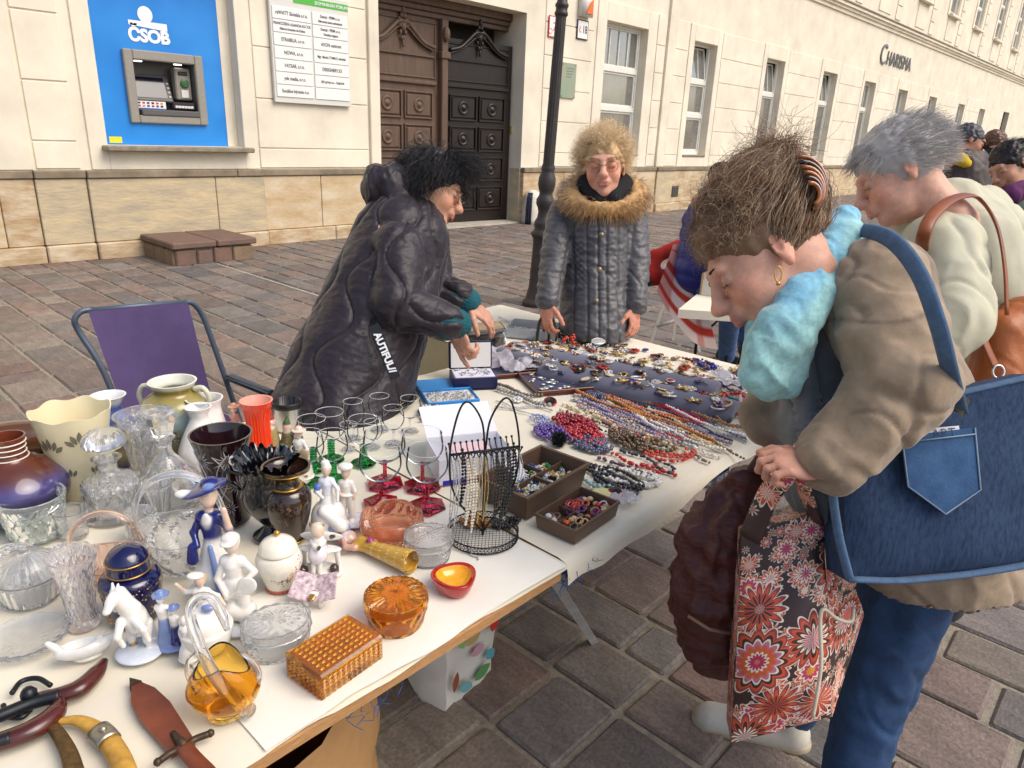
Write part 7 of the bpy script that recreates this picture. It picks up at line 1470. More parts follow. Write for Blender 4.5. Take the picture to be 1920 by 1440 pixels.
# ================================================================== PEOPLE
def fr3(f, up):
 """rotation with x = forward, y = left, z = up"""
 f = unit(f); l = unit(np.cross(up, f)); return np.stack([f, l, np.cross(f, l)], 1)
def img(r, u, d): return unit(_r*r+_u*u+_fw*d)          # direction given in picture terms: right, up, away
SKIN, SKIN2, LIP = c_(206,158,134), c_(198,146,122), c_(170,96,88)
m_skin = mat('skin', attr='Col', rough=.5, sss=.1, var=.17, vscale=55, bump=.12, bscale=240, bdist=.0015)
m_skin_old = mat('skin_aged', attr='Col', rough=.55, sss=.1, var=.16, vscale=60, bump=.45, bscale=110, bdist=.003)
def head_prims(sk=SKIN, lip=LIP, fem=True, full=0.0, brow=None):
 j = 0 if fem else .006; p = [ell((-.012,0,.030),(.098,.076,.090),None,sk), ell((.034,0,-.022),(.060,.061+full,.084),None,sk), ell((.044,0,-.074),(.046+full,.046+j+full,.040+full*.5),None,sk), ell((.080,0,-.098),(.018,.021+j,.017),None,sk), caps((-.02,0,-.06),(.03,0,-.085),.052+full,.04+full,sk)]
 for s in (-1,1): p += [ell((.066,s*.038,-.034),(.026,.022+full*.6,.026),None,np.array(sk)*np.array((1.04,.9,.88)))]
 p += [caps((.086,-.034,.024),(.086,.034,.024),.013+j*.4,.013+j*.4,sk,.014)]
 for s in (-1,1): p += [cut(ell((.104,s*.033,.002),(.018,.019,.012),None,None,.012)), ell((.083,s*.032,-.001),(.0125,.0155,.0120),None,np.array(sk)*.93,.006), caps((.0965,s*.020,-.004),(.092,s*.044,-.006),.0022,.002,np.array(sk)*.4,.003)]
 p += [caps((.094,0,.014),(.116,0,-.026),.0095,.0125,sk,.012), ell((.121,0,-.032),(.0135,.0135,.0115),None,np.array(sk)*np.array((1.02,.9,.88)),.008), ell((.111,.010,-.035),(.0125,.0095,.009),None,np.array(sk)*.96,.012), ell((.111,-.010,-.035),(.0125,.0095,.009),None,np.array(sk)*.96,.012)]
 p += [ell((.094,0,-.058),(.018,.026,.017),None,sk,.012), caps((.108,-.014,-.060),(.108,.014,-.060),.0055,.0055,lip,.006), caps((.107,-.012,-.0715),(.107,.012,-.0715),.0065,.0065,lip,.006), cut(caps((.118,-.022,-.0660),(.118,.022,-.0660),.0048,.0048,None,.002))]
 for s in (-1,1): p += [ell((-.006,s*.077,-.006),(.017,.007,.030),rotx(0)[:3,:3]@rotz(s*.3)[:3,:3],np.array(sk)*np.array((1.03,.9,.86)),.006), cut(ell((.002,s*.085,.0),(.009,.006,.016),None,None,.004)), ell((-.002,s*.077,-.034),(.008,.006,.010),None,np.array(sk)*np.array((1.03,.9,.86)),.006)]
 return p
def place(prims, R, c, sc=1.0):
 """move primitives from a local frame into the world"""
 out = []
 for p in prims:
  neg = p[0] == '-'; q = p[1:] if neg else p
  if q[0] == 'c': n = ('c', R@q[1]*sc+c, R@q[2]*sc+c, q[3]*sc, q[4]*sc, q[5], None if q[6] is None else q[6]*sc)
  else: n = ('e', R@q[1]*sc+c, q[2]*sc, R if q[3] is None else R@np.asarray(q[3])[:3,:3], None, q[5], None if q[6] is None else q[6]*sc)
  out.append(('-',)+n if neg else n)
 return out
def hand_prims(Wp, f, n, side=1, curl=(.4,.4,.45,.5), thumb=.3, sk=SKIN2, sc=1.0):
 """Wp wrist, f towards the fingers, n out of the back of the hand, side +1 left hand"""
 f = unit(f); n = unit(n-f*(n@f)); l = np.cross(n, f)*side; p = []; at = lambda a, b, c: Wp+(f*a+l*b+n*c)*sc
 col = np.array(sk)
 p += [caps(at(-.03,0,0), at(.02,0,0), .026*sc, .027*sc, col), ell(at(.05,0,0),np.array((.048,.041,.015))*sc,np.stack([f,l,n],1),col,.01)]
 for i, (b, L) in enumerate(((-.028,.068),(-.0095,.076),(.0095,.07),(.028,.056))):
  P0 = at(.085-.006*abs(i-1.2), b, .002); a = curl[i]*.6; ang = a; seg = (.46,.31,.25); Pq = P0; rad = .0088
  for q, sL in enumerate(seg):
   d = f*math.cos(ang)-n*math.sin(ang)+l*(b*1.5); P1 = Pq+unit(d)*L*sL*sc; p.append(caps(Pq, P1, rad*sc, (rad-.0009)*sc, col*np.array((1.02,.95,.93)) if q == 2 else col, .003)); Pq = P1; ang += curl[i]*1.15; rad -= .0008
 Pq = at(.02,-.03,-.004); ang = thumb
 for q, L in enumerate((.035,.03,.024)):
  d = f*math.cos(.7-ang*.3*q)-l*math.sin(.7-ang*.4*q)-n*(.25+.2*q*ang); P1 = Pq+unit(d)*L*sc; p.append(caps(Pq, P1, (.0125-.0015*q)*sc, (.011-.0013*q)*sc, col, .005)); Pq = P1
 return p
def skin_part(par, heads=(), hands=(), limbs=(), name='body', m=None, hres=.0032):
 """one body mesh: head, hands and the limbs hidden under the clothes"""
 g = G(); O = np.array(par.location)
 for p in heads: V, Fc, C, _ = nets(p, hres, .022, True, blend=.0035); g.add(V-O, Fc.tolist(), C)
 for p in hands: V, Fc, C, _ = nets(p, .0030, .007, True, blend=.003); g.add(V-O, Fc.tolist(), C)
 if limbs: V, Fc, C, _ = nets(limbs, .014, .03, True, blend=.003); g.add(V-O, Fc.tolist(), C)
 return g.obj(name, m or m_skin, par, col=True)
def hem(P, w=.004): return lambda X, d: np.maximum(d, P[2]+w*np.sin(X[:,0]*40)-X[:,2])
def cloth_part(par, name, prims, h, k, m, disp=None, colors=True, blend=.004, extra=None):
 V, Fc, C, N = nets(prims, h, k, colors, blend=blend, extra=extra)
 if disp is not None:
  dd = disp(V, prims)
  if isinstance(dd, tuple): C = C*dd[1][:,None]; dd = dd[0]
  V = V+N*dd[:,None]
 g = G(); g.add(V-np.array(par.location), Fc.tolist(), C); return g.obj(name, m, par, col=colors)
def limb_uv(V, prims):
 """nearest capsule: index, position along it (m), angle around it, radius"""
 cs = [p for p in prims if p[0] == 'c']; D = np.stack([_pd(p, V) for p in cs], 1); idx = D.argmin(1); t = np.zeros(len(V)); a = np.zeros(len(V)); r = np.zeros(len(V))
 for i, p in enumerate(cs):
  m_ = idx == i
  if not m_.any(): continue
  ax = unit(p[2]-p[1]); e1 = unit(np.cross(ax, (0.31,0.2,0.93) if abs(ax[2]) < .9 else (1,0.1,0))); e2 = np.cross(ax, e1); q = V[m_]-p[1]; t[m_] = q@ax; a[m_] = np.arctan2(q@e2, q@e1); r[m_] = (p[3]+p[4])/2
 return idx, t, a, r
def creases(V, amp=.005, f=7, R=None, w=.07):
 """narrow sharp creases along the zero lines of a stretched noise"""
 q = V@(R if R is not None else (rotz(.5)@rotx(.6))[:3,:3]); n = fbm(q*np.array((1,.35,1)), f, 2); return amp*np.exp(-(n/w)**2)*np.clip(vnoise(V+5,5)+.6,0,1)
def folds(amp=.004, f=16, st=(1,1,.45), o=3):
 return lambda V, P: amp*(1-2*np.abs(fbm(V*np.array(st), f, o)))-creases(V, amp*.9)
def sleeve_folds(amp=.005, freq=26):
 def fn(V, P):
  i, t, a, r = limb_uv(V, P); w = vnoise(V, 14); s = np.sin((t+.02*w+.012*np.sin(a+i))*2*PI*freq)
  return amp*np.clip(s,-.2,1)*(.35+.65*np.clip(vnoise(V,7)+.35,0,1))
 return fn
def hair(par, paths, rad, cols, name='hair', m=None):
 """strands: (n,k,3) world paths -> thin three-sided tubes"""
 P = np.asarray(paths); n, k, _ = P.shape; T_ = np.gradient(P, axis=1); T_ /= np.linalg.norm(T_, axis=2, keepdims=True)+1e-9
 ref = RNG.randn(n,1,3); A = np.cross(T_, ref); A /= np.linalg.norm(A, axis=2, keepdims=True)+1e-9; B = np.cross(T_, A); rr = np.linspace(1, .25, k)[None,:,None]*np.asarray(rad).reshape(-1,1,1)
 ring = [P+rr*(A*math.cos(q)+B*math.sin(q)) for q in (0, 2.094, 4.189)]; V = np.stack(ring, 2).reshape(-1,3)-np.array(par.location)
 bidx = (np.arange(n)[:,None]*k+np.arange(k-1)[None]).ravel()*3; F = np.concatenate([np.stack([bidx+q, bidx+(q+1)%3, bidx+3+(q+1)%3, bidx+3+q],1) for q in range(3)])
 me = bpy.data.meshes.new(name); me.vertices.add(len(V)); me.vertices.foreach_set('co', V.ravel()); me.loops.add(len(F)*4); me.loops.foreach_set('vertex_index', F.ravel().astype(np.int32)); me.polygons.add(len(F)); me.polygons.foreach_set('loop_start', (np.arange(len(F))*4).astype(np.int32))
 try: me.polygons.foreach_set('loop_total', np.full(len(F), 4, np.int32))
 except Exception: pass
 me.polygons.foreach_set('use_smooth', np.ones(len(F), bool)); at = me.color_attributes.new('Col','FLOAT_COLOR','POINT'); C = np.repeat(np.asarray(cols), k*3, axis=0); at.data.foreach_set('color', np.concatenate([C, np.ones((len(C),1))],1).astype(np.float32).ravel()); me.update(calc_edges=True); me.validate()
 me.materials.append(m or attr_mat('hair_strand', rough=.38, spec=.45)); o = bpy.data.objects.new(name, me); COL.objects.link(o); o.parent = par; return o
def grow(R, c, sc, n, k, length, roots, flow, curl=(0,1), grav=0.0, lift=.5, seed=0, shell=None):
 """strands grown from scalp points (head frame). roots(u)->local dir, flow(local)->direction"""
 rg = np.random.RandomState(seed); D = roots(rg, n); ctr = np.array((-.012,0,.030)); rad = np.array((.098,.076,.090))*1.0
 P = ctr+D*rad; N = D/rad; N /= np.linalg.norm(N, axis=1)[:,None]; L = length*rg.uniform(.65,1.15,n); st = (L/(k-1))[:,None]; dirn = N*lift+flow(P, N, rg); dirn /= np.linalg.norm(dirn,axis=1)[:,None]
 ph = rg.uniform(0,6.28,n); e = rg.randn(n,3); out = [P.copy()]; q = P.copy(); ca, cf = curl
 for j in range(1, k):
  fl = flow(q, N, rg); dirn = dirn*.72+fl*.28+np.array((0,0,-grav))*.3; dirn /= np.linalg.norm(dirn,axis=1)[:,None]+1e-9
  a = ph+cf*j; b1 = np.cross(dirn, e); b1 /= np.linalg.norm(b1,axis=1)[:,None]+1e-9; b2 = np.cross(dirn, b1)
  q = q+st*(dirn+ca*(np.cos(a)[:,None]*b1+np.sin(a)[:,None]*b2))
  w = (q-ctr)/(rad*1.03); d = np.linalg.norm(w,axis=1); ins = d < 1; q[ins] = ctr+w[ins]/d[ins][:,None]*rad*1.03; out.append(q.copy())
 return np.stack(out,1)@R.T*sc+c
def scalp(front=.35, low=-.55, side=.2):
 def fn(rg, n):
  D = rg.randn(n*6,3); D /= np.linalg.norm(D,axis=1)[:,None]; ok = (D[:,2] > low) & ~((D[:,0] > front) & (D[:,2] < .42+.25*np.abs(D[:,1]))) & ~((D[:,0] > .12) & (D[:,2] < side)); return D[ok][:n]
 return fn
def hcol(n, base, var=.25, alt=None, pa=.2, seed=0):
 rg = np.random.RandomState(seed); C = np.array(base)[None]*rg.uniform(1-var,1+var,(n,1))
 if alt is not None: m_ = rg.rand(n) < pa; C[m_] = np.array(alt)*rg.uniform(.8,1.2,(m_.sum(),1))
 return C
def scalp_cap(R, c, sc, col, grow_=.006, front=.35, par=None, amp=.006):
 p = place([ell((-.016,0,.034),(.098+grow_,.076+grow_,.090+grow_),None,col), cut(ell((.10,0,-.055),(.085,.1,.095),None,None,.01)), cut(ell((.04,0,-.12),(.12,.12,.06),None,None,.01))], R, c, sc)
 return cloth_part(par, 'hair_base', p, .006, .01, attr_mat('hair_strand', rough=.38, spec=.45), lambda V, P: amp*fbm(V, 45, 3))
def shoe(par, heel, toe, col, m, h=.1, name='shoe'):
 heel, toe = np.array(heel,float), np.array(toe,float); f = unit(toe-heel); L = np.linalg.norm(toe-heel); z = np.array((0,0,1.))
 cloth_part(par, name, [caps(heel+f*.035+z*.045, heel+f*.06+z*.085,.036,.04,col), caps(heel+f*.05+z*.045, heel+f*(L-.045)+z*.035,.042,.036,col), caps(heel+f*.04+z*.018, heel+f*(L-.04)+z*.018,.038,.042,np.array(col)*.95)], .006, .02, m); cloth_part(par, 'sole', [caps(heel+f*.03+z*.012, heel+f*(L-.035)+z*.012,.041,.045,c_(176,164,136))], .006, .01, m, extra=lambda X, d: np.maximum(np.maximum(d, X[:,2]-.026), .001-X[:,2])); [cloth_part(par, 'lace', [caps(heel+f*(.11+.022*q)+z*(.088-.009*q)-np.cross(f,z)*.02, heel+f*(.11+.022*q)+z*(.088-.009*q)+np.cross(f,z)*.02,.003,.003,np.array(col)*1.05)], .003, .002, m) for q in range(3)]
def glasses(par, R, c, sc, rim, mrim, mlens, w=.022, h=.019):
 O = np.array(par.location); gr = G(); t = np.linspace(0,2*PI,24,endpoint=False); loc = lambda p: (R@np.asarray(p,float).T).T*sc+c-O
 for s in (-1,1):
  ring = np.stack([np.full(24,.112)-.006*np.abs(np.cos(t)), s*.033+w*np.cos(t), -.004+h*np.sin(t)],1); gr.tube(loc(ring), rim, 6, closed=True); gl = G(); gl.add(loc(ring), [tuple(range(24))]); gl.obj('lens', mlens, par); gr.tube(loc([(.104,s*.056,.006),(.05,s*.078,.008),(-.005,s*.082,.006)]), rim, 5)
 gr.tube(loc([(.113,-.011,0),(.118,0,.004),(.113,.011,0)]), rim, 5); gr.obj('glasses', mrim, par)
def brows(par, R, c, sc, col, seed=1):
 rg = np.random.RandomState(seed); pts = []
 for s in (-1,1):
  for q in range(60): y = rg.uniform(.012,.05); p0 = np.array((.1045-.35*(y-.02)**2*20*.3-.006*(y>.04), s*y, .022+.006*math.sin((y-.012)*60)+rg.normal(0,.0013))); d = np.array((-.002, s*.006, .002+rg.normal(0,.001))); pts.append(np.stack([p0,p0+d*.5,p0+d]))
 return hair(par, np.array(pts)@R.T*sc+c, np.full(len(pts),.0005), hcol(len(pts), col, .2), 'eyebrows')
c_hair = attr_mat('hair_strand', rough=.38, spec=.45)
m_rimg = mat('glasses_metal', c_(150,130,110), .3, .8); m_lens = mat('tinted_lens', c_(232,196,178), .05, trans=.9, ior=1.08); m_lensc = mat('clear_lens', c_(235,235,240), .03, trans=.95, ior=1.08)

# ---------------------------------------------------------------- seller in the quilted coat
S0 = atd(640,900,2.32); per = thing('person', 'person with black hair in a long dark quilted hooded coat behind the table sorting tins', 'person', (S0[0]+.06, S0[1]+.2, 0))
COAT = c_(42,35,42); A = lambda x, y, d: atd(x, y, d)
bp_ = [caps(A(752,455,2.46),A(716,560,2.42),.165,.185,COAT), caps(A(716,560,2.42),A(664,690,2.38),.185,.205,COAT), caps(A(664,690,2.38),A(632,800,2.34),.205,.225,COAT), caps(A(632,800,2.34),A(628,900,2.36),.225,.23,COAT),
       caps(A(748,468,2.32),A(744,570,2.24),.088,.078,COAT), caps(A(744,570,2.24),A(838,603,2.27),.074,.057,COAT), caps(A(800,470,2.62),A(812,548,2.58),.085,.075,COAT), caps(A(812,548,2.58),A(858,556,2.55),.07,.06,COAT), caps(A(775,440,2.5),A(788,410,2.5),.1,.085,COAT)]
def quilt(V, P):
 i, t, a, r = limb_uv(V, P); body = i < 4; ax = unit(P[3][2]-P[0][1]); e1 = unit(np.cross(ax,(.3,.2,.1))); e2 = np.cross(ax,e1); qv = V-P[0][1]; tt = np.where(body, qv@ax, t+.1*i); u = np.where(body, np.arctan2(qv@e2,qv@e1)*.2, a*.085); W = np.where(body, .125, .11); Lw = .27; Am = .034; best = np.full(len(V), 9.0)
 k0 = np.round(u/W)
 for dk in (-1,0,1,2): k = k0+dk; best = np.minimum(best, np.abs(u-(k*W+Am*np.sin(2*PI*tt/Lw+PI*k))))
 puff = .0065*(1-np.exp(-(best/.02)**2))-.0055*np.exp(-(best/.0045)**2)
 wr = .0020*(1-2*np.abs(fbm(V*np.array((1,1,1.8)), 22, 3)))*np.clip(best/.03,0,1)+.0012*(1-2*np.abs(fbm(V, 60, 2)))*np.exp(-(best/.025)**2)
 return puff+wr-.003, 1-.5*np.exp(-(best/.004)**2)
m_nylon = mat('dark_nylon', attr='Col', rough=.45, sheen=.15, var=.12, vscale=18, bump=.35, bscale=120, bdist=.003, spec=.42, stretch=(1,1,2.0))
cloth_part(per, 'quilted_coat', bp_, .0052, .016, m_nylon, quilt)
hd = [caps(A(742,392,2.46),A(728,352,2.44),.085,.075,COAT), caps(A(728,352,2.44),A(712,345,2.42),.07,.055,COAT), caps(A(760,410,2.42),A(790,405,2.44),.07,.05,COAT), caps(A(735,380,2.55),A(775,395,2.56),.07,.05,COAT)]
cloth_part(per, 'hood', hd, .0055, .04, m_nylon, lambda V, P: .010*(1-2*np.abs(fbm(V*np.array((1,1,.6)), 17, 3))))
TEAL = c_(26,86,96)
for q, (a, b) in enumerate(((A(838,603,2.27),A(857,607,2.29)),(A(858,556,2.55),A(877,566,2.55)))): cloth_part(per, 'knit_cuff', [caps(a,b,.056,.047,TEAL)], .005, .01, mat('teal_knit', attr='Col', rough=.9, bump=.3, bscale=200), lambda V, P: .0025*np.sin(limb_uv(V,P)[2]*26))
Rh = fr3(img(.90,-.36,.12), img(.36,.92,.1)); ch = A(806,352,2.50)
hp = place(head_prims(c_(212,160,130)), Rh, ch, 1.03)+[caps(ch+Rh@np.array((-.03,0,-.07)), A(772,420,2.5), .055, .06, c_(206,152,124))]
h1 = hand_prims(A(853,612,2.30), img(.35,-.90,.2), img(-.7,-.2,-.6), 1, (.15,.8,.95,1.0), .6); h2 = hand_prims(A(880,568,2.55), img(.72,-.62,.2), img(.5,.62,-.5), 1, (.35,.4,.5,.55), .4)
skin_part(per, [hp], [h1,h2], [caps(A(742,480,2.4),A(640,840,2.36),.13,.17,SKIN), caps(A(650,860,2.36),np.array((per.location[0]-.1,per.location[1],.1)),.09,.06,SKIN), caps(A(640,860,2.4),np.array((per.location[0]+.1,per.location[1]+.05,.1)),.09,.06,SKIN)])
scalp_cap(Rh, ch, 1.03, (.008,.008,.01), .012, par=per)
fl = lambda P, N, rg: unit(np.array((.1,0,-.25)))+N*.55*np.array((1,1,.6))+rg.randn(len(P),3)*.25
H_ = grow(Rh, ch, 1.05, 3600, 9, .115, scalp(.42,-.6,.12), fl, (.55,.9), .35, 1.0, 1); hair(per, H_, np.full(len(H_),.0009), hcol(len(H_), (.012,.011,.014), .5, (.05,.045,.05), .12))
def unit_rows(D): return D/np.linalg.norm(D,axis=1)[:,None]
H_ = grow(Rh, ch, 1.06, 420, 10, .13, lambda rg, n: (lambda D: D[(D[:,2] > .45) & (D[:,0] > .1)][:n])(unit_rows(rg.randn(n*10,3))), lambda P, N, rg: np.array((.75,-.1,.12))+rg.randn(len(P),3)*.35, (.5,.7), .1, .9, 3); hair(per, H_, np.full(len(H_),.0008), hcol(len(H_), (.012,.011,.014), .5), 'fringe')
glasses(per, Rh, ch, 1.03, .0011, m_rimg, m_lensc)
brows(per, Rh, ch, 1.03, (.02,.018,.018))
# white printed strip on the coat pocket
Ps, Pe = A(712,628,2.16), A(738,690,2.14); exs = unit(Pe-Ps); nS = -unit(_fw); eyS = unit(np.cross(nS, exs)); V, Fc = text_geo('AUTIFUL//', .030, .0008, 'CENTER', .0012); g = G(); g.add(V, Fc); mid = A(722,662,2.15)
nS = unit(nS-exs*(nS@exs)); eyS = np.cross(nS, exs); g.xf(frame(mid+nS*.004-np.array(per.location), exs, eyS, nS)); g.obj('printed_lettering', m_logo, per, smooth=False)
g = G(); g.box(-.095,.085,-.016,.016,-.006,.0); g.xf(frame(mid+nS*.0025-np.array(per.location), exs, eyS, nS)); g.obj('printed_strip', mat('strip_black', (.012,.012,.014), .6), per, smooth=False)

# ---------------------------------------------------------------- old lady in the grey coat with fur collar
L0 = A(1120,700,3.3); per = thing('person', 'elderly person with blond curls, tinted glasses and fur collared grey coat behind the table end', 'person', (L0[0]+.12, L0[1]+.1, 0)); GC = c_(84,83,86)
bp_ = [caps(A(1080,400,3.22),A(1166,402,3.22),.088,.088,GC), caps(A(1122,425,3.2),A(1122,500,3.2),.15,.135,GC), caps(A(1122,500,3.2),A(1118,590,3.2),.135,.155,GC), caps(A(1118,590,3.2),A(1116,622,3.18),.155,.15,GC), caps(A(1100,430,3.2),A(1090,618,3.2),.10,.10,GC), caps(A(1145,430,3.2),A(1146,618,3.2),.10,.10,GC),
       caps(A(1056,402,3.22),A(1040,480,3.14),.072,.062,GC), caps(A(1040,480,3.14),A(1027,562,3.08),.06,.052,GC), caps(A(1184,404,3.22),A(1194,490,3.18),.07,.058,GC), caps(A(1194,490,3.18),A(1192,572,3.12),.056,.05,GC)]
def ladyq(V, P):
 i, t, a, r = limb_uv(V, P); x = (V-A(1122,500,3.2))@_r; z = V[:,2]; best = np.full(len(V), 9.)
 for s in (-.115,-.062,-.018,.018,.07,.118): best = np.minimum(best, np.abs(x-s*(1+.25*np.abs(z-1.0))))
 body = i < 6; q = np.where(body, best, np.abs(np.mod(a+.5,PI)-.9)*.07); seam = -.006*np.exp(-(q/.006)**2)
 wr = .0038*(1-2*np.abs(fbm(V*np.array((1,1,2.2)), 15, 3)))+.0006*np.sin(z*2*PI*36+6*vnoise(V,9))*np.clip(q/.02,0,1)
 ar = np.exp(-(((x+.10)/.03)**2+((z-1.08)/.09)**2)); wr += ar*.006*np.sin(z*260)*np.sin(x*230)
 return seam+wr-creases(V,.004,9), 1-.45*np.exp(-(q/.0045)**2)
m_gcoat = mat('grey_coat', attr='Col', rough=.42, sheen=.15, var=.15, vscale=11, bump=.4, bscale=80, bdist=.003, spec=.5)
cloth_part(per, 'grey_coat', bp_, .0055, .011, m_gcoat, ladyq, extra=hem(A(1118,640,3.08)))
for (px, py) in ((1128,440),(1124,505),(1118,564)): g = G(); g.ball(A(px,py,3.035)-np.array(per.location), .011, 10, 6, sc=(1,1,1)); g.obj('button', mat('coat_button', c_(150,140,110), .35, .5), per)
g = G(); g.tube([A(1137,380,3.05)-np.array(per.location), A(1136,392,3.04)-np.array(per.location)], .007, 6); g.obj('zip_pull', m_silver, per)
Rh = fr3(img(-.14,-.30,-.94), img(-.04,.95,-.30)); ch = A(1132,310,3.10)
hp = place(head_prims(c_(218,164,138), c_(186,116,102), full=.004), Rh, ch, 1.1)+[caps(ch+Rh@np.array((-.02,0,-.07)), A(1126,400,3.2), .05, .055, c_(200,140,114))]
h1 = hand_prims(A(1026,570,3.08), img(-.05,-1,-.1), img(-.75,0,-.6), -1, (.6,.7,.75,.8), .6, c_(204,140,116)); h2 = hand_prims(A(1190,578,3.12), img(-.05,-1,-.1), img(.7,0,-.6), 1, (.5,.6,.7,.75), .6, c_(204,140,116))
skin_part(per, [hp], [h1,h2], [caps(A(1122,440,3.22),A(1118,600,3.2),.12,.13,SKIN)], m=m_skin_old)
cloth_part(per, 'trousers', [caps(A(1100,610,3.2), np.array((per.location[0]-.06,per.location[1]+.06,.1)), .085,.06,c_(20,20,22)), caps(A(1140,610,3.2), np.array((per.location[0]+.07,per.location[1]-.06,.1)), .085,.06,c_(20,20,22))], .012, .02, mat('black_wool', attr='Col', rough=.9))
for dx, dy in ((-.06,.06),(.07,-.06)): p0 = np.array((per.location[0]+dx, per.location[1]+dy, 0)); shoe(per, p0+np.array((.06,.04,0)), p0-np.array((.15,.12,0)), c_(30,28,28), mat('black_shoe', attr='Col', rough=.5))
cloth_part(per, 'scarf', [caps(A(1100,345,3.14),A(1118,372,3.08),.045,.04,c_(22,22,26)), caps(A(1168,345,3.14),A(1148,372,3.08),.045,.04,c_(22,22,26))], .007, .02, mat('dark_scarf', attr='Col', rough=.9))
cc = A(1132,362,3.16); fu = []; fc = []
rg = np.random.RandomState(5)
for q in range(5200):
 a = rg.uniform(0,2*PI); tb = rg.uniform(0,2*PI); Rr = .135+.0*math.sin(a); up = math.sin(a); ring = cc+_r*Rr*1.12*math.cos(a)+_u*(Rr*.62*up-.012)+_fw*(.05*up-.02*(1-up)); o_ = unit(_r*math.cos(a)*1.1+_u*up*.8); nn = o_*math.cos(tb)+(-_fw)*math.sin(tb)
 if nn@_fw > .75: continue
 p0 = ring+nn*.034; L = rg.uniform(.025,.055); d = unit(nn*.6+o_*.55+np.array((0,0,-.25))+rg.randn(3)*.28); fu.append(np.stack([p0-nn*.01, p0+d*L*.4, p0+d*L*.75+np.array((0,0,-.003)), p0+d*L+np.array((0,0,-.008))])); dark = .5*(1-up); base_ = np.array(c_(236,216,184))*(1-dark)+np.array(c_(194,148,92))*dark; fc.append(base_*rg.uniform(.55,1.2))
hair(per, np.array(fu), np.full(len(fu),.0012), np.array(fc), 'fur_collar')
t = np.linspace(0,2*PI,40,endpoint=False); ringp = [cc+_r*.15*math.cos(a)+_u*(.084*math.sin(a)-.012)+_fw*(.05*math.sin(a)-.02*(1-math.sin(a))) for a in t]
cloth_part(per, 'collar_roll', [caps(ringp[i], ringp[(i+1)%40], .036, .036, c_(196,158,108)) for i in range(40)], .009, .01, attr_mat('fur_base', rough=.95), lambda V, P: .008*fbm(V, 40, 3))
scalp_cap(Rh, ch, 1.1, c_(200,166,120), .010, par=per, amp=.012)
fl = lambda P, N, rg: N*.7+rg.randn(len(P),3)*.5
H_ = grow(Rh, ch, 1.1, 3600, 12, .062, scalp(.60,-.5,.05), fl, (1.0,1.0), .15, 1.0, 4); hair(per, H_, np.full(len(H_),.0009), hcol(len(H_), c_(234,204,158), .22, c_(248,230,198), .35))
glasses(per, Rh, ch, 1.1, .0013, m_rimg, m_lens, .024, .02); brows(per, Rh, ch, 1.1, c_(150,116,90))
hb = thing('handbag', 'black handbag held low by the elderly person in the grey coat', 'bag', tuple(A(1018,640,3.1))); O = A(1018,640,3.1)
for s in (-.02,.02): g = G(); g.tube(bez([A(1012,640,3.1)-O+np.array((s,0,0)),A(1018,600,3.1)-O+np.array((s,0,0)),A(1032,600,3.1)-O+np.array((s,0,0)),A(1036,645,3.1)-O+np.array((s,0,0))],14), .007, 6); g.obj('strap', mat('black_leather', (.015,.015,.016), .4), hb)
g = G(); g.bbox(-.14,.14,-.06,.06,-.30,-.03,.02); g.obj('bag_body', MATS['black_leather'], hb)
# ---------------------------------------------------------------- shopper leaning over the stall with the bags
B0 = atz(1600,1420); per = thing('person', 'shopper in taupe suede jacket, turquoise scarf and jeans leaning over the stall', 'person', (B0[0], B0[1], 0)); SU, LA = c_(156,136,113), c_(110,115,119)
Rh = fr3(img(-.80,-.58,.10), img(-.58,.80,.12)); ch = A(1464,458,1.225)-Rh@np.array((-.006,.077,-.006))*1.06; hs = 1.06
skc = c_(214,162,138)
hp = place(head_prims(skc, c_(176,104,98), full=.006), Rh, ch, hs)+[caps(ch+Rh@np.array((-.035,0,-.06)), A(1575,560,1.38), .06, .075, c_(206,154,130))]
hr = hand_prims(A(1464,797,1.42), img(.70,-.66,-.2), img(.4,.5,-.75), 1, (.75,.8,.85,.9), .7, c_(206,150,126), .88)
hl = hand_prims(A(1538,878,1.18), img(-.8,.15,-.1), img(-.1,.8,-.6), 1, (1,1,1.05,1.05), .9, c_(206,150,126), .85)
skin_part(per, [hp], [hr,hl], [caps(A(1620,620,1.42),A(1740,1020,1.58),.12,.14,SKIN)], hres=.0028)
bp_ = [caps(A(1618,575,1.43),A(1655,735,1.45),.112,.148,SU), caps(A(1655,735,1.45),A(1704,890,1.50),.148,.17,SU), caps(A(1704,890,1.50),A(1735,1030,1.56),.17,.178,SU), caps(A(1735,1030,1.56),A(1740,1060,1.56),.178,.178,SU), caps(A(1590,492,1.42),A(1632,525,1.42),.072,.085,SU),
       caps(A(1640,545,1.27),A(1690,720,1.17),.092,.078,SU), caps(A(1690,720,1.17),A(1550,868,1.18),.074,.056,SU), caps(A(1560,580,1.55),A(1492,690,1.5),.085,.075,SU), caps(A(1492,690,1.5),A(1450,782,1.42),.07,.06,SU), caps(A(1538,610,1.35),A(1528,790,1.36),.068,.078,LA), caps(A(1528,790,1.36),A(1575,940,1.41),.078,.09,LA)]
Rsu = (rotz(.4)@rotx(.7))[:3,:3]
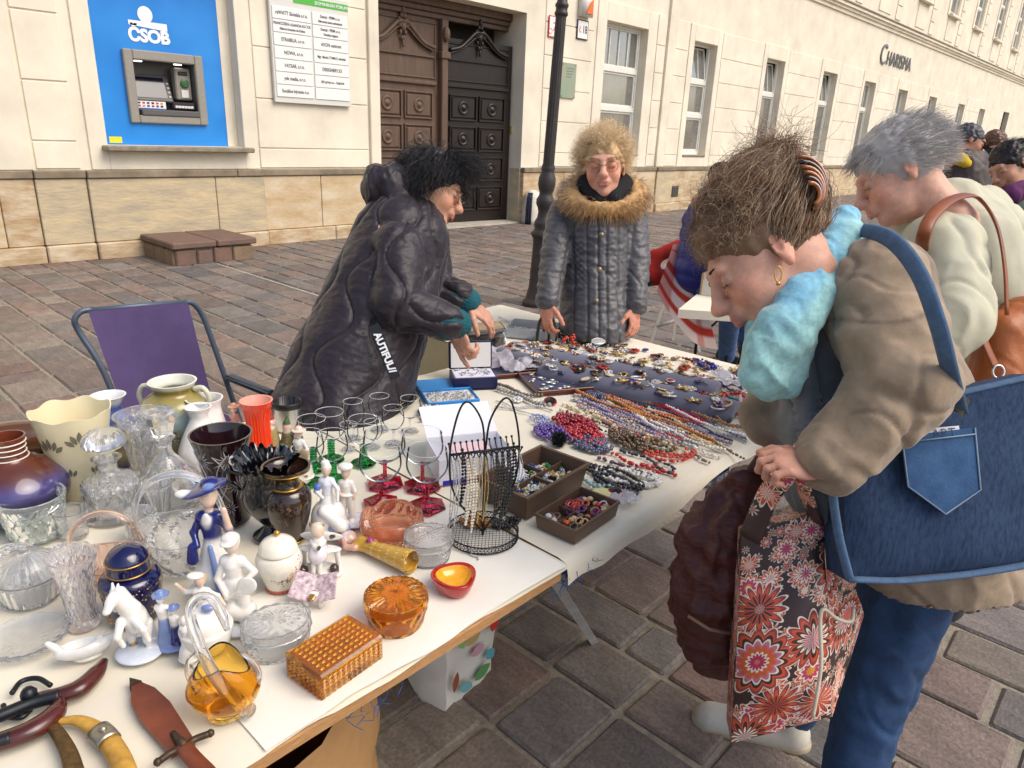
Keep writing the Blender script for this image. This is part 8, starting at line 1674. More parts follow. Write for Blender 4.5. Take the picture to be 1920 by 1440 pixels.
def suede(V, P):
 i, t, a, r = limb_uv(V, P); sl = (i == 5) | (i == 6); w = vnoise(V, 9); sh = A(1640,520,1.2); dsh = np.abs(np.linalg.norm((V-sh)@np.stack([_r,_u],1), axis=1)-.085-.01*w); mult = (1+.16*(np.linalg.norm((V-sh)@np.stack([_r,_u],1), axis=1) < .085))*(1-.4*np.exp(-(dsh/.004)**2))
 f = .0055*np.clip(np.sin((t+.03*w+.02*np.sin(a*1.5))*2*PI*(11)),-.3,1)*np.where(sl,1,.25)*np.clip(vnoise(V,6)+.4,0,1)
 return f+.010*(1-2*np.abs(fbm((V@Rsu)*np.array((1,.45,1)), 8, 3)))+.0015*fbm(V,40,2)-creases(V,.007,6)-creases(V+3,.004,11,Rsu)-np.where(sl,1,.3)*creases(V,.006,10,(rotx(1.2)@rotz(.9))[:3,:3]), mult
m_suede = mat('taupe_suede', attr='Col', rough=.85, sheen=.3, var=.42, vscale=8, bump=.35, bscale=90, bdist=.003)
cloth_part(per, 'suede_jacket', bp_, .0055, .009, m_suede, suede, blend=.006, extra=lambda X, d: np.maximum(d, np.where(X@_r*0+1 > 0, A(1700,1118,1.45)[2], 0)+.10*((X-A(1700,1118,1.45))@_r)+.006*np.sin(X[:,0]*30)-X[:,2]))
for (px, py, d) in ((1497,541,1.27),(1501,652,1.285),(1531,777,1.30)): g = G(); g.lathe([(0,-.004),(.013,-.004),(.0145,0),(.012,.004),(.009,.0025),(0,.0025)],20); g.xf(frame(A(px,py,d)-np.array(per.location), _r, _u, -_fw)); g.obj('button', mat('wood_button', c_(190,140,104), .4), per)
cloth_part(per, 'lapel_edge', [caps(A(1492,530,1.285),A(1495,640,1.29),.022,.024,LA), caps(A(1495,640,1.29),A(1520,800,1.30),.024,.024,LA), caps(A(1520,800,1.30),A(1548,960,1.34),.024,.024,LA), caps(A(1492,530,1.285),A(1570,470,1.33),.024,.02,LA)], .0055, .02, m_suede, lambda V, P: .0035*np.sin(V[:,2]*2*PI*70)*np.clip(vnoise(V,30)+.5,0,1))
JE = c_(46,74,112); m_jean = mat('jeans', attr='Col', rough=.85, var=.35, vscale=18, bump=.4, bscale=260, bdist=.002)
lk, la_ = A(1640,1290,1.66), np.array(atz(1575,1530,.09)); rk = A(1585,1230,1.85); ra = np.array((1.745,.475,.10))
cloth_part(per, 'jeans', [caps(A(1718,1040,1.58),lk,.105,.078,JE), caps(lk,la_,.074,.06,JE), caps(A(1690,1050,1.68),rk,.1,.075,JE), caps(rk,ra,.07,.058,JE)], .007, .02, m_jean, lambda V, P: .006*(1-2*np.abs(fbm(V*np.array((1,1,1.2)), 8, 3)))-creases(V,.005,8))
m_wshoe = mat('white_trainer', attr='Col', rough=.6, var=.12, vscale=20)
shoe(per, atz(1512,1402), atz(1302,1352), c_(206,200,186), m_wshoe); shoe(per, np.array((la_[0]+.06,la_[1]-.09,0)), np.array((la_[0]-.1,la_[1]+.14,0)), c_(206,200,186), m_wshoe)
TQ, TQ2 = c_(160,208,206), c_(132,190,214); sc_p = []
for pts, r_, cc in ((((1582,415,1.34),(1545,488,1.275),(1494,556,1.24),(1458,610,1.23)),.027,TQ2),(((1592,442,1.31),(1560,520,1.265),(1508,592,1.24),(1474,652,1.235)),.028,TQ),(((1458,606,1.235),(1428,660,1.245),(1418,700,1.255)),.032,TQ),(((1484,640,1.24),(1452,690,1.25),(1440,716,1.26)),.031,TQ),(((1502,600,1.255),(1488,672,1.265),(1470,716,1.275)),.03,TQ),(((1562,470,1.45),(1505,565,1.40),(1445,622,1.30)),.045,TQ)):
 for a, b_ in zip(pts[:-1], pts[1:]): sc_p.append(caps(A(*a),A(*b_),r_,r_,cc))
cloth_part(per, 'scarf', sc_p, .0045, .012, mat('lace_scarf', attr='Col', rough=.9, var=.25, vscale=70, bump=.3, bscale=150, bdist=.003, sheen=.3), lambda V, P: .005*(1-2*np.abs(fbm((V@(rotz(.75)@rotx(.8))[:3,:3])*np.array((1.6,.5,1.6)), 14, 2)))-creases(V,.006,11,(rotz(.75)@rotx(.8))[:3,:3]))
HB = c_(120,94,72)
cloth_part(per, 'hair_base', place([ell((-.022,0,.042),(.102,.088,.092),None,HB), ell((-.07,0,.09),(.048,.055,.048),None,HB), ell((.045,0,.07),(.048,.062,.042),None,HB), cut(ell((.115,0,-.055),(.085,.12,.10),None,None,.01)), cut(ell((.05,.09,-.085),(.06,.05,.06),None,None,.01)), cut(ell((.05,-.09,-.085),(.06,.05,.06),None,None,.01))], Rh, ch, hs), .005, .02, c_hair, lambda V, P: .005*fbm(V, 38, 3)+.001)
clipP = np.array((-.085,.0,.10))
fl = lambda P, N, rg: unit_rows(clipP-P)*.8+N*.25+rg.randn(len(P),3)*.12
H_ = grow(Rh, ch, hs*1.13, 4200, 10, .12, scalp(.45,-.62,.02), fl, (.4,.8), 0, .3, 11); hair(per, H_, np.full(len(H_),.0008), hcol(len(H_), c_(136,106,80), .3, c_(190,166,138), .3))
fr_roots = lambda rg, n: (lambda D: D[(D[:,2] > .3) & (D[:,0] > .0) & (D[:,0] < .8)][:n])(unit_rows(rg.randn(n*10,3)))
fl = lambda P, N, rg: N*.1+np.array((.12,0,-.12))+rg.randn(len(P),3)*.5
H_ = grow(Rh, ch, hs, 2800, 12, .047, fr_roots, fl, (1.1,.9), .1, .3, 12); hair(per, H_, np.full(len(H_),.00055), hcol(len(H_), c_(140,110,84), .3, c_(196,170,140), .3), 'fringe')
tp = lambda rg, n: (lambda D: D[(D[:,2] > .55) & (D[:,0] < .3)][:n])(unit_rows(rg.randn(n*10,3)))
H_ = grow(Rh, ch, hs, 2300, 14, .062, tp, lambda P, N, rg: N*.25+rg.randn(len(P),3)*.5, (1.1,.85), -.05, .7, 13); hair(per, H_, np.full(len(H_),.00055), hcol(len(H_), c_(142,112,86), .3, c_(198,174,146), .3), 'bun')
g = G(); lo = lambda p: (Rh@np.array(p,float))*hs+ch-np.array(per.location)
for q in range(6): aa = np.linspace(-.2,2.7,14); rr = .05-.0062*q; g.tube([A(1503+q*1.5,348,1.225)-np.array(per.location)+_r*(rr*math.sin(t)*.85)+_u*(rr*math.cos(t)-.004*q)-_fw*(.004*q) for t in aa], .0040, 7, col=c_(*((150,80,26),(60,28,14),(176,100,34))[q%3]))
g.obj('claw_clip', attr_mat('tortoiseshell', rough=.1, coat=.8, var=.5, vscale=60), per, col=True)
g = G(); e0 = A(1459,498,1.19)-np.array(per.location); t = np.linspace(0,2*PI,18,endpoint=False); g.tube([e0+_r*.006*math.cos(q)+_u*(-.014+.013*math.sin(q)) for q in t], .0014, 5, closed=True); g.ball(e0-_u*.03, .004); g.obj('earring', m_goldj, per)
g = G(); g.tube([lo((.0945,y,-.0055-.4*abs(y-.032)**1.2)) for y in np.linspace(.018,.047,8)], .0013, 5); g.tube([lo((.1-.25*max(0,y-.03),y,.026+.06*(y-.018))) for y in np.linspace(.016,.05,8)], [.0014,.0026,.003,.003,.0028,.0024,.0018,.001], 6, flat=.6); g.obj('eyelashes', mat('lash', (.015,.01,.008), .6), per)
# denim tote
def slabbag(name, label, quad, d, th, m, bul=.03, cat='bag', n=18, dd=(0,0,0,0), amp=.006):
 """soft bag: four picture corners (tl,tr,br,bl) at depth d, thickness th away from the viewer"""
 Q = [atd(x,y,d+e) for (x,y), e in zip(quad, dd)]; O = np.mean(Q,0); o = thing(name, label, cat, tuple(O)); u, v = np.linspace(0,1,n), np.linspace(0,1,n); U, Vv = np.meshgrid(u,v,indexing='ij')
 P = (1-U)[...,None]*(1-Vv)[...,None]*Q[0]+U[...,None]*(1-Vv)[...,None]*Q[1]+U[...,None]*Vv[...,None]*Q[2]+(1-U)[...,None]*Vv[...,None]*Q[3]; nn = -unit(np.cross(Q[1]-Q[0], Q[3]-Q[0])); nn = nn if nn@_fw < 0 else -nn
 b = (np.sin(PI*U)*np.sin(PI*np.clip(Vv,.12,1)))**.5; wob = amp*fbm(P.reshape(-1,3), 9, 3).reshape(U.shape); Fp = P+nn*(b*bul+wob)[...,None]; Bp = P-nn*(th+b*bul*.6)[...,None]
 uc = np.stack([U*np.linalg.norm(Q[1]-Q[0]), Vv*np.linalg.norm(Q[3]-Q[0]), U*0],-1).reshape(-1,3); g = G(); g.grid(Fp-O, uc); g.grid(Bp[:, ::-1]-O, uc)
 for E, E2 in ((Fp[0],Bp[0]),(Fp[-1][::-1],Bp[-1][::-1]),(Fp[:, -1],Bp[:, -1]),(Fp[:,0][::-1],Bp[:,0][::-1])): w = np.linspace(0,1,5)[:,None,None]; g.grid((E[None]*(1-w)+E2[None]*w)-O, np.array([[.3*b_, .025*a, 0] for a in range(5) for b_ in np.linspace(0,1,len(E))]))
 g.obj('bag_body', m, o, col=True); return o, O, lambda a, b_: (lambda i, j: Fp[i,j])(int(round(a*(n-1))), int(round(b_*(n-1)))), nn
m_denim = mat('denim', c_(28,45,72), .9, col2=c_(50,72,104), var=.3, vscale=36, stretch=(5,5,1), bump=.5, bscale=240, bdist=.002); m_denim2 = mat('denim_light', c_(78,104,134), .85, var=.2, vscale=60, bump=.4, bscale=260, bdist=.002); m_denim3 = mat('denim_mid', c_(34,66,106), .85, col2=c_(60,96,136), var=.3, vscale=18, bump=.4, bscale=240, bdist=.002)
o, O, fp, nn = slabbag('denim_tote', 'large blue denim tote bag with back pocket hanging from the suede jacket shoulder', ((1570,792),(1965,700),(1990,1052),(1592,1092)), 1.25, .09, m_denim, .03)
gp = lambda px, py, d=1.212: A(px,py,d)-O
pk = [gp(1690,818),gp(1827,802),gp(1838,918),gp(1773,964),gp(1702,912)]; g = G(); g.add(pk+[p-(-nn)*0+nn*-.004 for p in pk], [(4,3,2,1,0),(0,1,6,5),(1,2,7,6),(2,3,8,7),(3,4,9,8),(4,0,5,9)]); g.obj('pocket', m_denim3, o, smooth=False)
g = G(); g.tube([p+nn*.001 for p in (pk[0],pk[4],pk[3],pk[2],pk[1])], .0016, 5); g.tube([gp(1692,830,1.21),gp(1828,814,1.21)], .0014, 5); g.obj('pocket_stitching', mat('stitch', c_(120,140,160), .8), o)
cd = [gp(1708,806,1.214),gp(1798,798,1.214),gp(1802,822,1.214),gp(1712,830,1.214)]; g = G(); g.add(cd, [(3,2,1,0)]); g.obj('booklet', m_card, o, smooth=False)
V, Fc = text_geo('ART', .022, 0, 'CENTER'); g = G(); g.add(V, Fc); ex = unit(cd[1]-cd[0]); g.xf(frame((cd[0]*.35+cd[1]*.65)*.5+(cd[3]*.35+cd[2]*.65)*.5+nn*.002, ex, unit(np.cross(nn,ex)), nn)); g.obj('lettering', m_print, o, smooth=False)
for e in (((1572,800),(1600,790),(1780,742),(1960,700)),((1590,1086),(1700,1088),(1850,1072),(1985,1048)),((1566,800),(1560,900),(1572,1000),(1594,1088))): g = G(); g.tube(bez([gp(x,y,1.238) for x,y in e],20), .008, 8, flat=.6); g.obj('binding', m_denim2, o)
g = G(); g.tube(bez([gp(1800,770,1.21),gp(1782,700,1.09),gp(1756,600,1.06),gp(1720,508,1.09),gp(1672,450,1.16),gp(1622,432,1.27),gp(1600,440,1.36),gp(1620,500,1.5)],40), .0135, 8, flat=.35); g.obj('strap', m_denim2, o)
g = G(); g.add([gp(1800,730,1.175),gp(1820,752,1.185),gp(1803,782,1.195),gp(1782,756,1.185)], [(0,1,2,3)]); g.obj('suede_patch', mat('suede_patch', c_(92,86,74), .9), o, smooth=False)
# paisley shopper
def paisley():
 """printed cloth: rosettes with scalloped rings and small blossoms on dark brown, in bag coordinates"""
 m, t, b = _new('paisley_print'); N, L = t.nodes, t.links; at = N.new('ShaderNodeAttribute'); at.attribute_name = 'Col'; prev = None
 def M(op, a, b_=None, c=None):
  n = N.new('ShaderNodeMath'); n.operation = op
  for i, q in enumerate((a, b_, c)):
   if q is None: continue
   if isinstance(q, (int, float)): n.inputs[i].default_value = q
   else: L.new(q, n.inputs[i])
  return n.outputs[0]
 for sc, pet, am, stops in ((9,7,.16,((0,(222,150,40)),(.09,(176,40,84)),(.15,(226,212,190)),(.18,(204,92,44)),(.27,(196,110,130)),(.33,(228,216,196)),(.365,(66,44,42)),(.42,(200,84,50)),(.47,(150,60,60)),(.52,(228,214,194)),(.55,(62,42,40)))),(21,5,.22,((0,(214,150,50)),(.16,(190,60,96)),(.3,(228,214,196)),(.38,(196,84,50)),(.47,(226,212,192)),(.52,(62,42,40)))),(38,4,.25,((0,(222,206,180)),(.25,(176,70,60)),(.36,(206,190,166)),(.42,(62,42,40))))):
  v = N.new('ShaderNodeTexVoronoi'); v.inputs['Scale'].default_value = sc; v.inputs['Randomness'].default_value = .8; L.new(at.outputs['Vector'], v.inputs['Vector']); d = N.new('ShaderNodeVectorMath'); d.operation = 'SUBTRACT'; L.new(at.outputs['Vector'], d.inputs[0]); L.new(v.outputs['Position'], d.inputs[1]); sp = N.new('ShaderNodeSeparateXYZ'); L.new(d.outputs[0], sp.inputs[0])
  an = M('ARCTAN2', sp.outputs[1], sp.outputs[0]); dist = M('MULTIPLY', v.outputs['Distance'], M('MULTIPLY_ADD', M('ABSOLUTE', M('SINE', M('MULTIPLY', an, pet))), -am*1.6, 1+am)); rp = N.new('ShaderNodeValToRGB'); cr = rp.color_ramp; cr.interpolation = 'CONSTANT'
  for i, (p, c) in enumerate(stops):
   e = cr.elements[i] if i < 2 else cr.elements.new(p); e.position = p; e.color = srgb(*c)
  L.new(dist, rp.inputs[0])
  if prev is None: prev, pd = rp.outputs[0], M('GREATER_THAN', dist, .55)
  else: mx = N.new('ShaderNodeMix'); mx.data_type = 'RGBA'; L.new(pd, mx.inputs[0]); L.new(prev, mx.inputs[6]); L.new(rp.outputs[0], mx.inputs[7]); prev = mx.outputs[2]; pd = M('MULTIPLY', pd, M('GREATER_THAN', dist, .52))
 L.new(prev, b.inputs['Base Color']); b.inputs['Roughness'].default_value = .45; return m
m_pais = paisley()
o, O, fp, nn = slabbag('paisley_bag', 'paisley patterned shopping bag in pink, orange and cream hanging from the hand', ((1392,1000),(1545,955),(1560,1345),(1372,1398)), 1.34, .12, m_pais, .035, dd=(.03,0,0,.03), amp=.012)
gp = lambda px, py, d=1.31: A(px,py,d)-O
sd = [gp(1545,955,1.335),gp(1600,1060,1.44),gp(1618,1160,1.44),gp(1560,1345,1.345)]; g = G(); ts = np.linspace(0,1,8); g.grid(np.array([[sd[0]*(1-a)*(1-b_)+sd[1]*a*(1-b_)+sd[2]*a*b_+sd[3]*(1-a)*b_+nn*.018*math.sin(3*PI*b_)*a for b_ in ts] for a in ts])); g.c[-1] = np.array([[.2+.12*a, .4*b_, 0] for a in ts for b_ in ts]); g.obj('gusset', m_pais, o, col=True)
for (pts, r_) in ((((1405,1010),(1440,930),(1480,880),(1512,842),(1530,835)),.021),(((1530,975),(1512,930),(1500,880),(1512,838),(1530,830)),.023)): g = G(); g.tube(bez([gp(x,y,1.335-.03*i) for i,(x,y) in enumerate(pts)],24), r_, 8, flat=.28); g.c[-1] = np.stack([np.tile(np.arange(8)*.008,len(g.v[-1])//8), np.repeat(np.arange(len(g.v[-1])//8)*.01,8), np.zeros(len(g.v[-1]))],1); g.obj('handle', m_pais, o, col=True)
g = G(); g.tube(bez([gp(1600,1140,1.36),gp(1596,1165,1.33),gp(1570,1160,1.31),gp(1545,1142,1.30),gp(1538,1165,1.30),gp(1540,1240,1.30),gp(1532,1300,1.31),gp(1524,1345,1.32)],40), .0035, 6); g.obj('piping', mat('piping_cream', c_(206,198,176), .6), o)
# maroon bag
mb = thing('maroon_bag', 'crinkled maroon fabric bag behind the paisley one', 'bag', tuple(A(1330,1100,1.55))); MR = c_(84,40,34)
cloth_part(mb, 'bag_body', [caps(A(1395,905,1.5),A(1345,1010,1.53),.035,.075,MR), caps(A(1350,1010,1.53),A(1342,1110,1.55),.075,.088,MR), caps(A(1342,1110,1.55),A(1345,1195,1.58),.088,.078,MR)], .0055, .03, mat('maroon_crinkle', attr='Col', rough=.45, var=.3, vscale=16, bump=.7, bscale=40, bdist=.006, stretch=(1,1,3)), lambda V, P: .009*(1-2*np.abs(fbm(V*np.array((1.4,1.4,.5)), 15, 3)))+.004*np.sin(V[:,2]*110+4*vnoise(V,6)))
g = G(); g.tube(bez([A(1395,910,1.5)-A(1330,1100,1.55),A(1440,850,1.46)-A(1330,1100,1.55),A(1490,815,1.42)-A(1330,1100,1.55)],14), .016, 8, flat=.4); g.obj('strap', mat('maroon_strap', c_(56,26,22), .5), mb)
g = G(); g.tube([A(1290,1155,1.475)-A(1330,1100,1.55),A(1330,1180,1.455)-A(1330,1100,1.55),A(1370,1188,1.46)-A(1330,1100,1.55)], .004, 5); g.obj('tan_trim', mat('tan_trim', c_(150,110,84), .6), mb)

# ---------------------------------------------------------------- other people
def passer(label, head, d, f, up, sk, prims, m, loc, hairc=None, hl=.05, hlift=.6, curl=(.3,.8), fem=True, nh=1500, hres=.005, garment='jacket', res=.009, disp=None, seed=0, sc=1.0, flow=None, k=.02, roots=None, cap_grow=.008, feet=None, rad=.0009):
 per = thing('person', label, 'person', (loc[0],loc[1],0)); R = fr3(img(*f), img(*up)); c = A(*head, d)
 hp = place(head_prims(sk, np.array(sk)*np.array((.85,.66,.68)), fem), R, c, sc)+[caps(c+R@np.array((-.03,0,-.07))*sc, c+R@np.array((-.05,0,-.19))*sc, .052, .06, sk)]
 skin_part(per, [hp], hres=hres)
 cloth_part(per, garment, prims, res, k, m, disp or folds(.006, 10))
 if hairc is not None:
  scalp_cap(R, c, sc, hairc, cap_grow, par=per); H_ = grow(R, c, sc, nh, 8, hl, roots or scalp(.5,-.5,.1), flow or (lambda P, N, rg: N*.4+np.array((-.6,0,-.2))+rg.randn(len(P),3)*.2), curl, .1, hlift, seed); hair(per, H_, np.full(len(H_),rad), hcol(len(H_), hairc, .3, np.minimum(np.array(hairc)*1.7,.9), .25, seed))
 return per, R, c
CJ = c_(196,192,168); m_canvas = mat('pale_canvas', attr='Col', rough=.85, var=.08, vscale=9, bump=.3, bscale=60, bdist=.003); GH = c_(176,172,170)
gp_ = [caps(A(1800,470,2.0),A(1880,640,2.05),.15,.18,CJ), caps(A(1880,640,2.05),A(1900,900,2.15),.18,.2,CJ), caps(A(1765,470,1.86),A(1790,600,1.78),.10,.088,CJ), caps(A(1790,600,1.78),A(1700,700,1.78),.08,.065,CJ), caps(A(1720,420,2.0),A(1780,400,2.02),.07,.09,CJ), caps(A(1790,395,2.02),A(1870,430,2.08),.08,.075,CJ), caps(A(1735,390,2.1),A(1840,400,2.2),.08,.08,CJ)]
per, R, c = passer('shopper with short grey hair in pale canvas jacket carrying a tan leather bag', (1688,322), 1.95, (-.84,-.42,.3), (-.4,.9,.1), c_(222,170,146), gp_, m_canvas, (atz(1760,1190)[0]+.05, atz(1760,1190)[1]), GH, .055, .3, (.3,.5), nh=4600, hres=.0035, res=.007, seed=21, sc=1.06, flow=lambda P, N, rg: N*.12+np.array((-.55,0,-.12))*(P[:,:1] < .03)+np.array((.6,0,-.35))*(P[:,:1] >= .03)+rg.randn(len(P),3)*.2, roots=scalp(.62,-.6,-.02), cap_grow=.010, rad=.0007)
cloth_part(per, 'trousers', [caps(A(1880,880,2.15), np.array((per.location[0],per.location[1]+.02,.1)), .13,.07,c_(70,72,80))], .012, .02, m_jean); shoe(per, atz(1722,1178), atz(1640,1165), c_(226,214,206), m_wshoe)
m_tan = mat('tan_leather', c_(150,82,40), .45, col2=c_(120,62,30), var=.3, vscale=6, bump=.3, bscale=80, coat=.1)
lb = thing('leather_bag', 'tan leather shoulder bag on the pale canvas jacket', 'bag', tuple(A(1890,640,1.8))); O = A(1890,640,1.8)
cloth_part(lb, 'bag_body', [caps(A(1880,620,1.82),A(1872,720,1.84),.05,.075,c_(170,96,48)), caps(A(1915,600,1.84),A(1920,720,1.86),.06,.08,c_(170,96,48))], .007, .03, mat('tan_leather_body', attr='Col', rough=.45, var=.2, vscale=8, bump=.3, bscale=80), folds(.006,11))
g = G(); g.tube(bez([A(1728,470,1.80)-O,A(1732,440,1.73)-O,A(1748,405,1.75)-O,A(1788,372,1.82)-O,A(1832,370,1.86)-O,A(1868,420,1.80)-O,A(1884,500,1.76)-O,A(1888,590,1.75)-O],36), .0155, 8, flat=.3); g.obj('strap', m_tan, lb)
g = G(); g.tube(bez([A(1832,600,1.76)-O,A(1850,650,1.75)-O,A(1868,690,1.75)-O],14), .016, 8, flat=.3); g.obj('side_strap', m_tan, lb); g = G(); t = np.linspace(0,2*PI,16,endpoint=False); g.tube([A(1872,697,1.74)-O+_r*.014*math.cos(q)+_u*.016*math.sin(q) for q in t], .0028, 6, closed=True); g.obj('buckle', m_silver, lb)
GRN = c_(96,112,98); per, R, c = passer('person with dark hair in a bun, purple scarf and green quilted coat', (1896,312), 3.7, (-.86,-.42,-.1), (-.4,.9,0), c_(196,146,118), [caps(A(1930,400,3.8),A(1950,620,3.8),.16,.2,GRN), caps(A(1915,410,3.7),A(1925,560,3.65),.09,.08,GRN)], mat('green_quilt', attr='Col', rough=.6), (A(1940,500,3.8)[0],A(1940,500,3.8)[1]), (.018,.014,.014), .05, .1, (.05,.5), seed=31, disp=lambda V, P: .008*np.abs(np.sin(V[:,2]*38)))
cloth_part(per, 'scarf', [caps(A(1895,365,3.66),A(1925,350,3.7),.05,.05,c_(90,40,84))], .01, .02, mat('purple_scarf', attr='Col', rough=.9), folds(.008,14)); cloth_part(per, 'hair_bun', [ell(A(1916,278,3.74),(.05,.05,.05),None,(.018,.014,.014))], .007, .01, c_hair, lambda V, P: .006*fbm(V,40,2))
cloth_part(per, 'trousers', [caps(A(1950,600,3.8), np.array((per.location[0],per.location[1],.05)), .15,.08,c_(50,52,60))], .015, .02, m_jean)
BJ = c_(60,46,40); YL = c_(206,170,30)
per, R, c = passer('person with beard, sunglasses and yellow hood under a brown jacket', (1815,266), 5.2, (.82,-.40,-.15), (.38,.92,0), c_(178,124,98), [caps(A(1800,320,5.3),A(1805,480,5.3),.19,.2,BJ), caps(A(1790,325,5.25),A(1780,420,5.2),.09,.08,BJ)], mat('brown_jacket', attr='Col', rough=.5), (A(1802,460,5.3)[0],A(1802,460,5.3)[1]), c_(60,60,64), .02, .4, (0,1), False, 900, seed=41, res=.012)
cloth_part(per, 'yellow_hood', [caps(A(1782,285,5.24),A(1800,298,5.16),.06,.05,YL), caps(A(1782,278,5.35),A(1800,300,5.35),.06,.05,YL), caps(A(1800,298,5.14),A(1812,306,5.12),.04,.03,YL)], .01, .02, mat('yellow_fleece', attr='Col', rough=.9), folds(.008,12)); glasses(per, R, c, 1.0, .003, m_black, m_black, .024, .018)
cloth_part(per, 'beard', place([ell((.055,0,-.092),(.05,.052,.035),None,c_(70,56,50)), cut(ell((.10,0,-.055),(.03,.04,.026),None,None))], R, c, 1.0), .007, .01, c_hair, lambda V, P: .004*fbm(V,60,2)); cloth_part(per, 'trousers', [caps(A(1805,460,5.3), np.array((per.location[0],per.location[1],.05)), .16,.09,c_(40,42,50))], .02, .02, m_jean)
per, R, c = passer('person with short hair in a black jacket walking off beside the yellow hood', (1868,270), 6.7, (.9,-.1,.1), (.1,.98,0), c_(206,150,126), [caps(A(1852,310,6.8),A(1850,440,6.8),.19,.19,c_(14,14,16)), caps(A(1845,310,6.7),A(1840,400,6.7),.09,.08,c_(14,14,16)), caps(A(1855,290,6.8),A(1862,294,6.7),.08,.08,c_(14,14,16))], mat('black_jacket', attr='Col', rough=.6), (A(1850,440,6.8)[0],A(1850,440,6.8)[1]), c_(96,66,46), .015, .4, (0,1), False, 600, seed=51, res=.014)
cloth_part(per, 'trousers', [caps(A(1850,420,6.8), np.array((per.location[0],per.location[1],.05)), .16,.09,c_(40,42,50))], .02, .02, m_jean)
# seated person in blue, second stall, blanket chair
BL2 = c_(22,36,120); sx = A(1330,520,4.95)
per, R, c = passer('person in blue puffer jacket and black beanie sitting at the small stall', (1352,345), 4.85, (.75,-.5,.1), (.5,.85,0), c_(196,140,116), [caps(A(1332,420,4.95),A(1322,505,4.98),.19,.2,BL2), caps(A(1318,420,4.75),A(1345,500,4.65),.085,.075,BL2), caps(A(1345,500,4.65),A(1405,505,4.6),.07,.06,BL2), caps(A(1330,385,4.95),A(1345,380,4.9),.10,.09,c_(30,110,190))], mat('blue_puffer', attr='Col', rough=.45, bump=.3, bscale=40), (sx[0],sx[1]), None, hres=.006, res=.010, disp=lambda V, P: .008*np.abs(np.sin(V[:,2]*30))+.005*fbm(V,12,2))
cloth_part(per, 'beanie', place([ell((-.012,0,.05),(.112,.09,.095),None,c_(16,16,18))], R, c, 1.0), .008, .01, mat('black_knit', attr='Col', rough=.95)); LJ = c_(74,104,150); kp = A(1400,570,4.75)
cloth_part(per, 'jeans', [caps(A(1320,530,4.95),A(1372,560,4.7),.10,.085,LJ), caps(A(1372,560,4.7),atz(1362,668,.1),.08,.06,LJ), caps(A(1345,530,5.1),A(1400,565,4.95),.10,.08,LJ), caps(A(1400,565,4.95),atz(1398,655,.1),.075,.06,LJ)], .012, .02, m_jean)
shoe(per, atz(1345,672), atz(1385,690), c_(20,20,22), MATS['black_shoe']); shoe(per, atz(1388,658), atz(1425,672), c_(20,20,22), MATS['black_shoe'])
Tz = .70; tp_ = [atz(x,y,Tz) for x,y in ((1272,580),(1306,552),(1470,560),(1450,592))]; cT = np.mean(tp_,0); st = thing('small_table', 'small folding table with cream cloth and black legs behind the shoppers', 'table', (cT[0],cT[1],0)); g = G(); Oc = np.array((cT[0],cT[1],0)); q = [p-Oc for p in tp_]
g.add(q+[p-np.array((0,0,.05)) for p in q], [(0,3,2,1)[::-1],(0,4,5,1),(1,5,6,2),(2,6,7,3),(3,7,4,0)]); g.obj('cloth_cover', m_cloth, st, smooth=False)
for (a, b_) in (((1310,578),(1302,672)),((1352,582),(1358,700)),((1390,580),(1386,690))): g = G(); pb = atz(*b_); pt = pb+np.array((0,0,.69)); g.tube([pb-Oc, pt-Oc], .012, 8); g.obj('leg', mat('black_tube', (.015,.015,.016), .4), st)
g = G(); g.tube([atz(1302,672)-Oc+np.array((0,0,.15)), atz(1386,690)-Oc+np.array((0,0,.6))], .009, 6); g.obj('brace', MATS['black_tube'], st)
bx = [atz(x,y,Tz+.003) for x,y in ((1312,552),(1408,566))]; ex = unit(bx[1]-bx[0]); Lb = np.linalg.norm(bx[1]-bx[0]); ey = np.array((-ex[1],ex[0],0)); hbx = hz(bx[0], 512); wb = thing('wine_carton', 'open white carton lettered upside down on the small table', 'box', tuple((bx[0]+bx[1])/2+ey*.08), math.atan2(ex[1],ex[0])); g = G()
for a in ((-Lb/2,Lb/2,-.08,-.076),(-Lb/2,Lb/2,.076,.08),(-Lb/2,-Lb/2+.004,-.0755,.0755),(Lb/2-.004,Lb/2,-.0755,.0755)): g.box(*a, 0, hbx)
g.box(-Lb/2,Lb/2,-.08,.08,-.001,.0); g.obj('carton', mat('carton_white', c_(214,208,194), .7), wb, smooth=False)
g = G(); g.box(-Lb/2+.01,Lb/2-.01,-.07,.07,.02,hbx*.9); g.obj('contents', mat('blue_papers', c_(150,170,200), .8, var=.4, vscale=60), wb, smooth=False)
V, Fc = text_geo('IUVENIO', .05, 0, 'CENTER', .001, 1.2); g = G(); g.add(V*np.array((-1,-1,1)), Fc); g.xf(frame((.0,-.0815,hbx*.55),(1,0,0),(0,0,1),(0,-1,0))); g.obj('lettering', m_print, wb, smooth=False)
for s_ in (-1,1): g = G(); g.bbox(s_*(Lb/2)-.008*(s_>0)-.002,s_*(Lb/2)+.008*(s_<0)+.002,-.083,.083,0,hbx,.001); g.obj('corner_strip', mat('gold_card', c_(176,146,96), .5), wb, smooth=False)
ccx = atz(1268,655); fc_ = thing('folding_chair', 'white legged chair with red back draped in a red and white blanket', 'chair', (ccx[0],ccx[1],0)); O = np.array((ccx[0],ccx[1],0)); m_wl = mat('white_leg', c_(206,200,188), .5)
for b_, t_ in (((1216,655),(1248,560)),((1262,640),(1270,560)),((1312,662),(1290,565)),((1330,650),(1310,560))): g = G(); pb = atz(*b_); pt = A(*t_, depth(pb)-.12); g.tube([pb-O, pt-O], .016, 4); g.obj('leg', m_wl, fc_, smooth=False)
